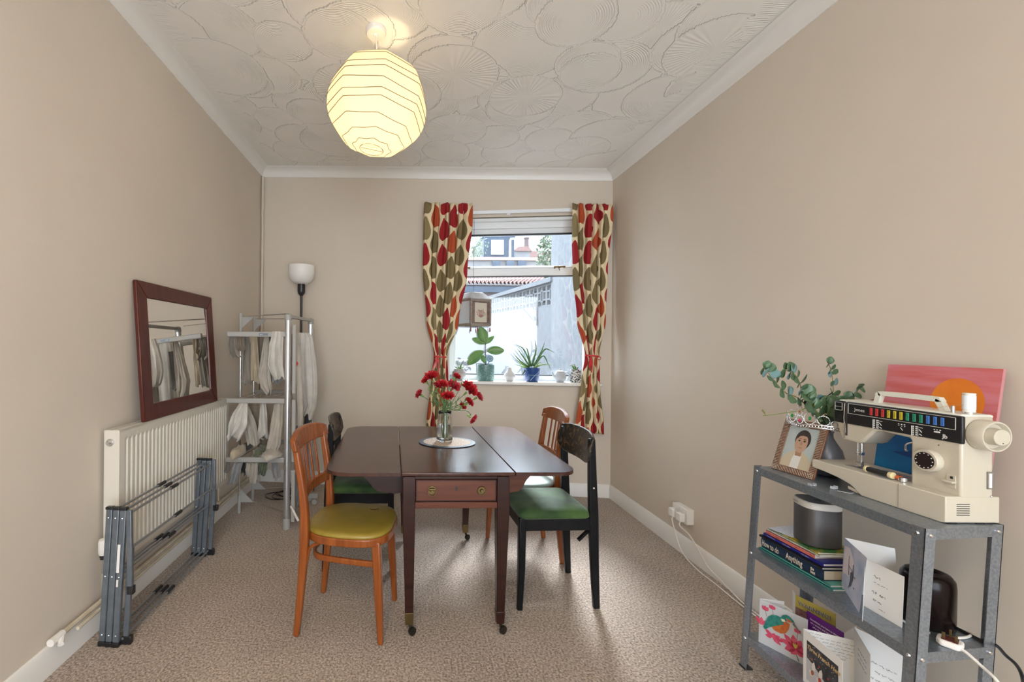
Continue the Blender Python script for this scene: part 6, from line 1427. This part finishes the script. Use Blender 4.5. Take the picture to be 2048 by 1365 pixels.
# ------------------------------------------------------------ middle shelf
zb0 = ZM + .001
def book(nm, label, cat, x0, x1, y0, y1, h, cov, page, group='books stacked on the middle shelf', rz=0, hard=True, title=None, tc_=None):
    global zb0
    cx_, cy_ = (x0 + x1) / 2, (y0 + y1) / 2
    t = thing(nm, label, cat, (cx_, cy_, zb0), rz, group); a, b_ = (x1 - x0) / 2, (y1 - y0) / 2; ct__ = min(.0022, h * .12) if hard else .0005
    q = B()
    q.bx(-a, a, -b_, b_, 0, ct__); q.done('cover', cov, t); q = B(); q.bx(-a, a, -b_, b_, h - ct__, h); q.done('cover', cov, t)
    q = B(); n_ = 6; q.prism([(-a - (h * .10 if hard else 0) * math.sin(PI * k / n_), h * k / n_) for k in range(n_ + 1)] + [(-a + .003, h), (-a + .003, 0)], (0, -b_, 0), (1, 0, 0), (0, 0, 1), (0, 2 * b_, 0)); sp = q.done('spine', cov, t)
    q = B(); i_ = .003 if hard else .0008; q.bx(-a + .003, a - i_, -b_ + i_, b_ - i_, ct__, h - ct__); q.done('pages', page, t)
    zb0 += h + .0004
    return t, sp, a, b_
pg_m = mat('book pages', (.62, .54, .42), .8, bump=(400, .3, .001), bstretch=(.1, .1, 6)); pgw_m = mat('white pages', (.70, .70, .68), .8)
book('magazine', 'thin teal booklet at the bottom of the book stack', 'booklet', 1.432, 1.60, 1.462, 1.770, .006, mat('teal cover', (.05, .24, .22), .5), pgw_m, hard=False)
book('magazine', 'pale turquoise booklet second from the bottom of the stack', 'booklet', 1.436, 1.59, 1.475, 1.762, .006, mat('turquoise cover', (.10, .36, .33), .45), pgw_m, hard=False)
navy_m = mat('navy jacket', (.012, .028, .065), .3, coat=.4)
tt, sp, a, b_ = book('thick_book', 'thick navy hardback with a white lettered spine in the stack', 'book', 1.440, 1.60, 1.503, 1.765, .036, navy_m, pg_m)
xs_ = -a - .0042; cond = mat('spine lettering', (.72, .66, .55), .5)
text('How to do', .032, cond, sp, (xs_, .125, .0075), (0, -1, 0), (0, 0, 1), bold=.0005, sx=.56)
text('Anything', .032, cond, sp, (xs_, .013, .009), (0, -1, 0), (0, 0, 1), bold=.0006, sx=.60)
text('the', .014, cond, sp, (xs_, -.088, .019), (0, -1, 0), (0, 0, 1), bold=.0006, sx=.7); text('best', .015, cond, sp, (xs_, -.088, .007), (0, -1, 0), (0, 0, 1), bold=.0006, sx=.7)
book('slim_book', 'slim black hardback lying on the thick navy book', 'book', 1.436, 1.60, 1.505, 1.772, .008, mat('black book cover', (.012, .013, .016), .4), pgw_m)
tt, sp, a, b_ = book('slim_book', 'bright royal blue hardback between black and coral volumes', 'book', 1.447, 1.60, 1.512, 1.765, .010, mat('royal blue cover', (.018, .020, .24), .3, coat=.3), pgw_m)
for yy, s_ in ((b_ - .02, 'a short history'), (.035, 'by the author'), (-.045, 'new edition')): text(s_, .0065, paper_m, sp, (-a - .0018, yy, .0045), (0, -1, 0), (0, 0, 1))
tt, sp, a, b_ = book('magazine', 'thick magazine with a coral pink spine', 'magazine', 1.450, 1.60, 1.548, 1.757, .014, mat('coral spine', (.62, .16, .14), .45), pgw_m, hard=False)
for yy, s_ in ((b_ - .01, 'issue'), (b_ - .045, 'spring'), (-.03, '48'), (-b_ + .016, '06')): text(s_, .008, ink_m, sp, (-a - .0005, yy, .004), (0, -1, 0), (0, 0, 1))
pat_m = mat('leafy print', (.38, .44, .34), .5, var=((.62, .60, .50), 60, (.45, .55)))
book('magazine', 'notebook with a pale leaf print below the smart speaker', 'notebook', 1.452, 1.60, 1.530, 1.753, .007, pat_m, pgw_m, hard=False)
book('magazine', 'green and yellow magazine directly under the speaker', 'magazine', 1.458, 1.60, 1.532, 1.72, .005, mat('green yellow cover', (.05, .20, .06), .4, var=((.55, .42, .05), 18, (.45, .55))), pgw_m, hard=False, rz=rad(-4))
q = B(); q.bx(-.06, .06, -.045, .045, 0, .0008); o = q.done('envelope', mat('patterned envelope', (.52, .56, .66), .6, var=((.66, .68, .74), 90)), None); o.location = (1.515, 1.712, zb0 + .0002); o.rotation_euler = (0, 0, rad(12)); tag(o, 'pale blue patterned paper on top of the book stack behind the speaker', 'paper')
# smart speaker
spc = V((1.520, 1.612, zb0 + .0012))
t = thing('smart_speaker', 'rounded dark grey and white wireless speaker on the book stack', 'speaker', spc, rad(-12))
def sup(r, z, n=56): return [V((r * math.copysign(abs(math.cos(2 * PI * k / n)) ** .66, math.cos(2 * PI * k / n)), r * math.copysign(abs(math.sin(2 * PI * k / n)) ** .66, math.sin(2 * PI * k / n)), z)) for k in range(n)]
q = B(); q.quadgrid([sup(.052, 0), sup(.0585, .003), sup(.0592, .008), sup(.0592, .134), sup(.058, .137)], True, True); q.done('grille', mat('graphite mesh', (.085, .083, .085), .45, .5, bump=(420, .5, .001)), t, smooth=True)
sw = mat('white speaker shell', (.62, .60, .56), .35)
q = B(); q.quadgrid([sup(.058, .136), sup(.0598, .138), sup(.0598, .156), sup(.0575, .160), sup(.054, .1605)], True); q.done('band', sw, t, smooth=True)
q = B(); q.quadgrid([sup(.0545, .1602), sup(.050, .1590), sup(.001, .1585)], True); q.done('top_panel', mat('grey speaker top', (.20, .22, .24), .35), t, smooth=True)
q = B(); q.bx(-.010, .010, -.006, .006, .1585, .1598); q.done('button_pad', mat('dark button', (.08, .08, .09), .4), t)
text('SONOS', .0085, ink_m, t, (-.0602, .030, .144), (0, -1, 0), (0, 0, 1))

# ---- cards
def panel(parent, name, bl, br, tr, tl, m=paper_m, th=.0007):
    q = B(); pts = [V(p) for p in (bl, br, tr, tl)]; n_ = (pts[1] - pts[0]).cross(pts[3] - pts[0]).normalized(); vw = V((0, 0, EYE)) - pts[0]
    if n_.dot(vw) < 0: n_ = -n_
    a = [q.m.verts.new(p) for p in pts]; b_ = [q.m.verts.new(p - n_ * th) for p in pts]; q.m.faces.new(a); q.m.faces.new(b_[::-1])
    for i in range(4): q.m.faces.new((a[i], a[(i + 1) % 4], b_[(i + 1) % 4], b_[i]))
    o = q.done(name, m, parent, world=True); return o, pts, n_
def pp2(pts, n_, x, y, d=.0006): return pts[0].lerp(pts[1], x).lerp(pts[3].lerp(pts[2], x), y) + n_ * d
def prt(pan, nm, m, polys, d=.0005):
    o, pts, n_ = pan; q = B()
    for k, p in enumerate(polys): q.m.faces.new([q.m.verts.new(pp2(pts, n_, x, y, d + .00004 * k)) for x, y in p])
    r = q.done(nm, m, o if o.parent is None or o.parent.parent is None else o.parent, world=True); return r
def ptext(pan, s, size, m, x, y, **k):
    o, pts, n_ = pan; return text(s, size, m, o if o.parent is None or o.parent.parent is None else o.parent, pp2(pts, n_, x, y, .0003), pts[1] - pts[0], pts[3] - pts[0], world=True, depth=.0006 if (pts[1] - pts[0]).cross(pts[3] - pts[0]).dot(n_) > 0 else -.0006, **k)
def scrib(pan, lines, seed, m=ink_m, r=.00045):
    o, pts, n_ = pan; q = B(); r_ = random.Random(seed)
    for (x0, x1, y, h) in lines:
        x = x0
        while x < x1:
            wl = r_.uniform(.05, .13); xe = min(x1, x + wl); n__ = max(3, int((xe - x) / .012)); P = []
            for k in range(n__ + 1): P.append(pp2(pts, n_, lerp(x, xe, k / n__), y + h * r_.uniform(-.5, .5) * (1.6 if r_.random() < .15 else 1), .0009))
            if len(P) > 1: q.tube(P, r, 3, cap=False)
            x = xe + .03
    return q.done('handwriting', m, o, world=True)
# biplane card
t = thing('greeting_card', 'open greeting card with a small biplane in a pale blue sky', 'card', (1.44, 1.44, ZM))
bl, br = V((1.500, 1.500, ZM + .001)), V((1.384, 1.335, ZM + .001)); br = V((1.400, 1.345, ZM + .001))
bl = V((1.468, 1.468, ZM + .02)); tl = ony(1689, 1076, 1.478); tr = ony(1734, 1117, 1.330)
sky_m = mat('card sky', (.52, .52, .62), .5, var=((.30, .38, .55), 16))
cp = panel(t, 'front_panel', bl, br, tr, tl, sky_m)
prt(cp, 'cloud_print', mat('card cloud', (.66, .60, .64), .5), [[(.05, .3), (.35, .35), (.55, .7), (.3, .9), (.06, .85)]], .0004)
prt(cp, 'biplane_print', mat('plane print', (.05, .06, .10), .5), [[(.33, .38), (.37, .38), (.30, .74), (.28, .74)], [(.54, .42), (.57, .42), (.52, .66), (.50, .66)], [(.30, .55), (.52, .50), (.52, .52), (.30, .57)], [(.42, .36), (.55, .34), (.58, .46), (.50, .52), (.42, .46)], [(.40, .20), (.50, .22), (.54, .36), (.44, .38)], [(.60, .26), (.66, .24), (.66, .28)], [(.58, .46), (.68, .44), (.66, .48)], [(.36, .12), (.44, .20), (.42, .24)]], .0007)
cp2 = panel(t, 'back_panel', V((1.472, 1.470, ZM + .002)), V((1.578, 1.390, ZM + .002)), ony(1790, 1098, 1.395), tl + V((.002, 0, 0)))
# white letter card
t = thing('greeting_card', 'plain white card with handwriting standing in front of the brown pot', 'card', (1.45, 1.36, ZM))
b0, b1 = onz(1727, 1212, ZM + .001), onz(1804, 1257, ZM + .001)
h_ = .148; lean = V((.010, .004, h_))
c3 = panel(t, 'written_panel', b0, b1, b1 + lean, b0 + lean)
scrib(c3, [(.25, .42, .72, .05), (.25, .62, .60, .012), (.22, .34, .40, .05), (.42, .58, .38, .05), (.26, .50, .24, .05), (.42, .58, .10, .04)], 5)
panel(t, 'back_panel', b0 + V((.001, 0, 0)), onz(1725, 1244, ZM + .001), onz(1725, 1244, ZM + .001) + lean * .98, b0 + lean + V((.001, 0, 0)))
# brown pot
pc = V((1.556, 1.300, ZM + .001))
t = thing('brown_pot', 'glossy dark brown domed container with a red knob on the middle shelf', 'container', pc)
q = B(); q.lathe([(0, 0), (.052, 0), (.056, .004), (.057, .120), (.055, .140), (.047, .152), (.034, .156), (.024, .150), (.014, .147), (0, .146)], 44); q.done('body', mat('dark brown lacquer', (.007, .003, .003), .25, spec=.22), t, smooth='all')
q = B(); q.tube([(0, .012, .145), (0, .012, .168)], .0022, 6); q.done('stem', black_m, t); q = B(); q.ball((0, .012, .170), .006, 10, (1.2, 1.2, .6)); q.done('knob', mat('red knob', (.35, .02, .02), .4), t, smooth=True)
# loose plug and leads
pc2 = onz(1900, 1292, ZM + .001)
t = thing('mains_plug', 'loose white mains plug lying pins up on the middle shelf', 'plug', pc2, rad(35))
q = B(); q.prism([(-.024, -.016), (-.012, -.024), (.016, -.024), (.027, -.012), (.027, .012), (.016, .024), (-.012, .024), (-.024, .016)], (0, 0, 0), (1, 0, 0), (0, 1, 0), (0, 0, .017)); q.done('plug_body', rose_m, t, bevel=.005, seg=3)
q = B(); q.prism(rrect(-.016, .018, -.015, .015, .003), (0, 0, .0165), (1, 0, 0), (0, 1, 0), (0, 0, .002)); q.done('pin_face', mat('dark red plastic', (.10, .02, .02), .5), t)
for x, y, w, h in ((.010, 0, .0045, .022), (-.008, .011, .006, .017), (-.008, -.011, .006, .017)): q = B(); q.bx(x - .002, x + .002, y - w / 2, y + w / 2, .018, .018 + h); q.done('pin', brass_m, t, bevel=.0005)
q = B(); P = [pc2 + V((-.002, -.022, .008)), onz(1935, 1308, ZM + .006), ony(1965, 1335, 1.13), ony(1990, 1358, 1.10), ony(2010, 1385, 1.08)]
q.tube(curve(P, 6), .0036, 8); q.done('flex', rose_m, t, world=True, smooth=True)
q = B(); P = [onz(1806, 1250, ZM + .005), onz(1830, 1258, ZM + .005), onz(1862, 1268, ZM + .005), onz(1880, 1276, ZM + .005)]
P = [V((1.490, 1.330, ZM + .005)), V((1.485, 1.285, ZM + .005)), V((1.500, 1.245, ZM + .005))]
q.tube(curve([P[0], P[1], P[2], V((1.53, 1.225, ZM + .005))][:2] + [P[2]], 6), .0034, 8); tag(q.done('white_lead', rose_m, None, smooth=True), 'short white lead running behind the near post of the shelf unit', 'cable'); q = B(); q.tube(curve([onz(1913, 1277, ZM + .006), onz(1930, 1276, ZM + .005), onz(1941, 1272, ZM + .005), onz(1940, 1266, ZM + .005), V((1.605, 1.305, ZM + .005))], 6), .0034, 8)
tag(q.done('white_lead', rose_m, None, smooth=True), 'white mains lead looping around the brown container', 'cable')
q = B(); q.tube(curve([V((1.61, 1.36, ZM + .005)), onz(1955, 1278, ZM + .005), onz(1990, 1290, ZM + .006), ony(2012, 1312, 1.16), ony(2032, 1330, 1.13), ony(2044, 1352, 1.10), ony(2050, 1385, 1.08)], 6), .0038, 8)
tag(q.done('black_lead', black_m, None, smooth=True), 'black mains lead running off the right end of the middle shelf', 'cable')

# ------------------------------------------------------------ bottom shelf cards
ZC = ZL + .001
t = thing('greeting_card', 'greeting card printed with a kingfisher and pink lotus flowers', 'card', (1.46, 1.70, ZL))
b0 = onz(1517, 1284, ZC); b1 = onz(1613, 1334, ZC); hK = ony(1520, 1198, b0.y).z - ZC
kf = panel(t, 'front_panel', b0, b1, b1 + V((.004, 0, hK)), b0 + V((.004, 0, hK)), mat('card pale grey', (.50, .52, .55), .5))
panel(t, 'back_panel', b0 + V((.001, .001, 0)), V((b0.x + .085, b0.y - .018, ZC)), V((b0.x + .085, b0.y - .018, ZC + hK)), b0 + V((.005, .001, hK)))
pk = mat('lotus pink', (.50, .035, .10), .5, var=((.60, .10, .16), 50)); pk2 = mat('lotus dark pink', (.34, .015, .05), .5); tealp = mat('kingfisher teal', (.01, .15, .13), .5, var=((.03, .24, .20), 80)); orp = mat('kingfisher orange', (.55, .16, .03), .5, var=((.40, .09, .02), 90)); crp = mat('cream print', (.70, .62, .48), .5); ylp = mat('lotus yellow', (.50, .38, .06), .5); grp = mat('thin grey print', (.16, .13, .14), .5)
def petal(cx_, cy_, a, L, w): 
    ca, sa = math.cos(a), math.sin(a); f = lambda u, v: (cx_ + (u * ca - v * sa), cy_ + (u * sa + v * ca) * .85)
    return [f(0, 0), f(L * .35, -w), f(L * .7, -w * .8), f(L, 0), f(L * .7, w * .8), f(L * .35, w)]
prt(kf, 'stalk_print', grp, [[(.49, .52), (.505, .52), (.70, .28), (.69, .27)], [(.30, .72), (.31, .72), (.29, .90), (.28, .90)], [(.155, .66), (.165, .66), (.135, .80), (.125, .80)], [(.795, .45), (.805, .45), (.815, .62), (.805, .62)], [(.84, .02), (.87, .02), (.80, .16), (.78, .16)]], .0004)
prt(kf, 'lotus_print', pk, [petal(.78, .26, a, L, w) for a, L, w in ((2.9, .34, .07), (2.35, .36, .07), (1.75, .34, .075), (1.2, .30, .07), (.5, .22, .07), (0, .20, .08), (-.6, .22, .08), (3.7, .26, .08), (4.3, .20, .08))] + [petal(.30, .26, a, L, w) for a, L, w in ((.1, .26, .05), (.6, .20, .05), (-.5, .22, .05), (2.4, .22, .05), (3.3, .16, .05), (1.2, .14, .05))] + [petal(.04, .42, a, .22, .05) for a in (.9, 1.5, 2.1)] + [petal(.13, .78, a, .14, .045) for a in (1.1, 1.6, 2.1)] + [petal(.28, .88, a, .12, .045) for a in (1.1, 1.6, 2.1)] + [petal(.81, .62, a, .11, .04) for a in (1.0, 1.6, 2.2)], .0006)
prt(kf, 'lotus_shade_print', pk2, [petal(.78, .26, a, .20, .035) for a in (2.6, 2.05, 1.45, .85, -.3, 4.0)], .0022)
prt(kf, 'stamen_print', ylp, [petal(.78, .26, a, .15, .02) for a in (1.3, 1.6, 1.9)], .0026)
prt(kf, 'belly_print', orp, [[(.27, .50), (.34, .44), (.48, .44), (.58, .50), (.64, .62), (.66, .74), (.58, .76), (.48, .68), (.36, .60)]], .0028)
prt(kf, 'wing_print', tealp, [[(.10, .40), (.14, .36), (.24, .46), (.40, .58), (.52, .66), (.54, .76), (.48, .80), (.38, .80), (.28, .76), (.20, .68), (.15, .56)], [(.46, .78), (.50, .86), (.58, .91), (.66, .90), (.73, .85), (.76, .80), (.66, .80), (.56, .76)]], .0030)
prt(kf, 'cheek_print', orp, [[(.57, .83), (.66, .83), (.72, .79), (.62, .77)]], .0034); prt(kf, 'throat_print', crp, [[(.47, .77), (.55, .79), (.56, .74), (.50, .72)]], .0034)
prt(kf, 'beak_print', grp, [[(.73, .82), (.80, .74), (.93, .60), (.80, .70), (.71, .76)]], .0034)
scrib((kf[0], [V((b0.x + .001, b0.y + .001, ZC)), V((b0.x + .085, b0.y - .018, ZC)), V((b0.x + .085, b0.y - .018, ZC + hK)), V((b0.x + .001, b0.y + .001, ZC + hK))], V((-.2, -1, 0)).normalized()), [(.2, .9, .93, .01), (.2, .9, .86, .01), (.3, .95, .79, .01)], 9, mat('blue ink', (.20, .22, .42), .6), .0003)
# warning card
t = thing('greeting_card', 'card with a yellow banner reading WARNING! at the back of the bottom shelf', 'card', (1.56, 1.68, ZL))
b0 = V((1.552, 1.735, ZC)); b1 = V((1.590, 1.610, ZC)); hW = .178
wc_ = panel(t, 'front_panel', b0, b1, b1 + V((0, 0, hW)), b0 + V((0, 0, hW)), mat('dark rose print', (.16, .035, .05), .5, var=((.50, .28, .24), 34)))
panel(t, 'back_panel', b0 + V((.001, .001, 0)), V((b0.x + .02, b0.y + .035, ZC)), V((b0.x + .02, b0.y + .035, ZC + hW)), b0 + V((.001, .001, hW)))
yb_ = prt(wc_, 'banner_print', mat('banner yellow', (.78, .64, .14), .5), [[(0, .74), (1, .74), (1, 1), (0, 1)]], .0004)
ptext(wc_, 'WARNiNG!', .021, mat('letter outline', (.10, .10, .14), .5), .08, .815, bold=.0006, sx=1.0); 
o_, pts_, n__ = wc_; text('WARNiNG!', .021, paper_m, o_, pp2(pts_, n__, .095, .825, .0012), pts_[1] - pts_[0], pts_[3] - pts_[0], world=True, depth=-.0006 if (pts_[1] - pts_[0]).cross(pts_[3] - pts_[0]).dot(n__) < 0 else .0006)
# purple card
t = thing('greeting_card', 'purple card with small white lettering behind the one with hens', 'card', (1.50, 1.56, ZL))
b0 = V((1.492, 1.620, ZC)); b1 = V((1.502, 1.492, ZC)); hP = .186
pc_ = panel(t, 'front_panel', b0, b1, b1 + V((0, 0, hP)), b0 + V((0, 0, hP)), mat('purple print', (.13, .012, .22), .5))
panel(t, 'back_panel', V((b1.x + .001, b1.y, ZC)), V((1.585, 1.530, ZC)), V((1.585, 1.530, ZC + hP)), V((b1.x + .001, b1.y, ZC + hP)))
for k, s_ in enumerate(('Sometimes you have to throw', 'on a crown and remind them', "who they're dealing with")): ptext(pc_, s_, .0088, paper_m, .50, .86 - .065 * k, align='CENTER', bold=.0002, sx=.95)
q = B(); 
for k in range(7): a = rad(25 + 130 * k / 6); q.tube([pp2(pc_[1], pc_[2], .5 + .08 * math.cos(a), .52 + .05 * math.sin(a), .001), pp2(pc_[1], pc_[2], .5 + .17 * math.cos(a), .52 + .13 * math.sin(a), .001)], .0008, 4)
q.done('crown_print', paper_m, pc_[0], world=True)
# three french hens card
t = thing('greeting_card', 'card with gold Three French Hens lettering on a black night sky', 'card', (1.40, 1.46, ZL))
b0 = onz(1606, 1362, ZC); tp = ony(1610, 1258, b0.y); b1 = V((b0.x - .018, b0.y - .156, ZC)); hF = tp.z - ZC
fc = panel(t, 'front_panel', b0, b1, b1 + V((0, 0, hF)), b0 + V((0, 0, hF)))
prt(fc, 'night_print', mat('night black print', (.012, .014, .02), .5, var=((.06, .06, .07), 40)), [[(.10, .10), (.90, .10), (.90, .84), (.10, .84)]], .0004)
prt(fc, 'snow_print', mat('snow print', (.50, .50, .54), .5), [[(.10, .10), (.90, .10), (.90, .20), (.72, .30), (.5, .38), (.28, .48), (.10, .52)]], .0008)
gold_m = mat('gold lettering', (.68, .48, .20), .4, .3)
ptext(fc, 'Three French Hens', .0195, gold_m, .11, .70, bold=.0005, sx=.86, shear=.2)
whp = mat('hen white', (.68, .64, .60), .5); rdp = mat('hen red', (.45, .03, .02), .5); brp = mat('hen rust', (.40, .12, .05), .5)
for k, (cx_, cy_) in enumerate(((.27, .36), (.46, .34), (.68, .26))):
    prt(fc, 'hen_print', (whp, whp, brp)[k], [petal(cx_, cy_, rad(250), .16, .07), petal(cx_, cy_ - .02, rad(80), .24, .05)], .0014 + .0002 * k)
    prt(fc, 'hen_wing_print', (brp, rdp, rdp)[k], [petal(cx_ + .02, cy_ + .02, rad(255), .14, .04), petal(cx_ - .01, cy_ + .18, rad(90), .06, .02)], .0022)
q = B(); r_ = random.Random(8)
for k in range(34): q.ball(pp2(fc[1], fc[2], r_.uniform(.13, .87), r_.uniform(.45, .82), .001), .0007, 4)
o = q.done('star_print', paper_m, fc[0], world=True); o['kind'] = 'stuff'
bb = onz(1612, 1361, ZC); e1 = V((1.522, 1.452, ZC)); hp2 = panel(t, 'written_panel', b0 + V((.002, 0, 0)), e1, e1 + V((0, 0, hF)), b0 + V((.002, 0, hF)))
scrib(hp2, [(.08, .30, .95, .02), (.15, .95, .89, .02), (.20, .95, .83, .02), (.25, .95, .77, .02), (.35, .90, .71, .02), (.40, .80, .65, .02), (.5, .75, .59, .02)], 12, r=.0004)
# open letter card on the right
t = thing('greeting_card', 'large open card with a long handwritten message beside the near post', 'card', (1.50, 1.40, ZL))
f0 = V((1.512, 1.468, ZC)); hO = ony(1713, 1255, 1.468).z - ZC; r0 = V((1.556, 1.335, ZC)); l0 = V((1.426, 1.335, ZC))
oc = panel(t, 'right_panel', f0, r0, r0 + V((0, 0, hO)), f0 + V((0, 0, hO)))
scrib(oc, [(.30, .75, .62, .025), (.38, .90, .50, .025), (.25, .80, .38, .025), (.3, .85, .26, .025), (.3, .8, .14, .025)], 15)
oc2 = panel(t, 'left_panel', f0 + V((-.001, 0, 0)), l0, l0 + V((0, 0, hO)), f0 + V((-.001, 0, hO)))
scrib(oc2, [(.3, .8, .80, .02), (.3, .8, .72, .02), (.3, .8, .64, .02)], 17, mat('blue ink', (0, 0, 0)))
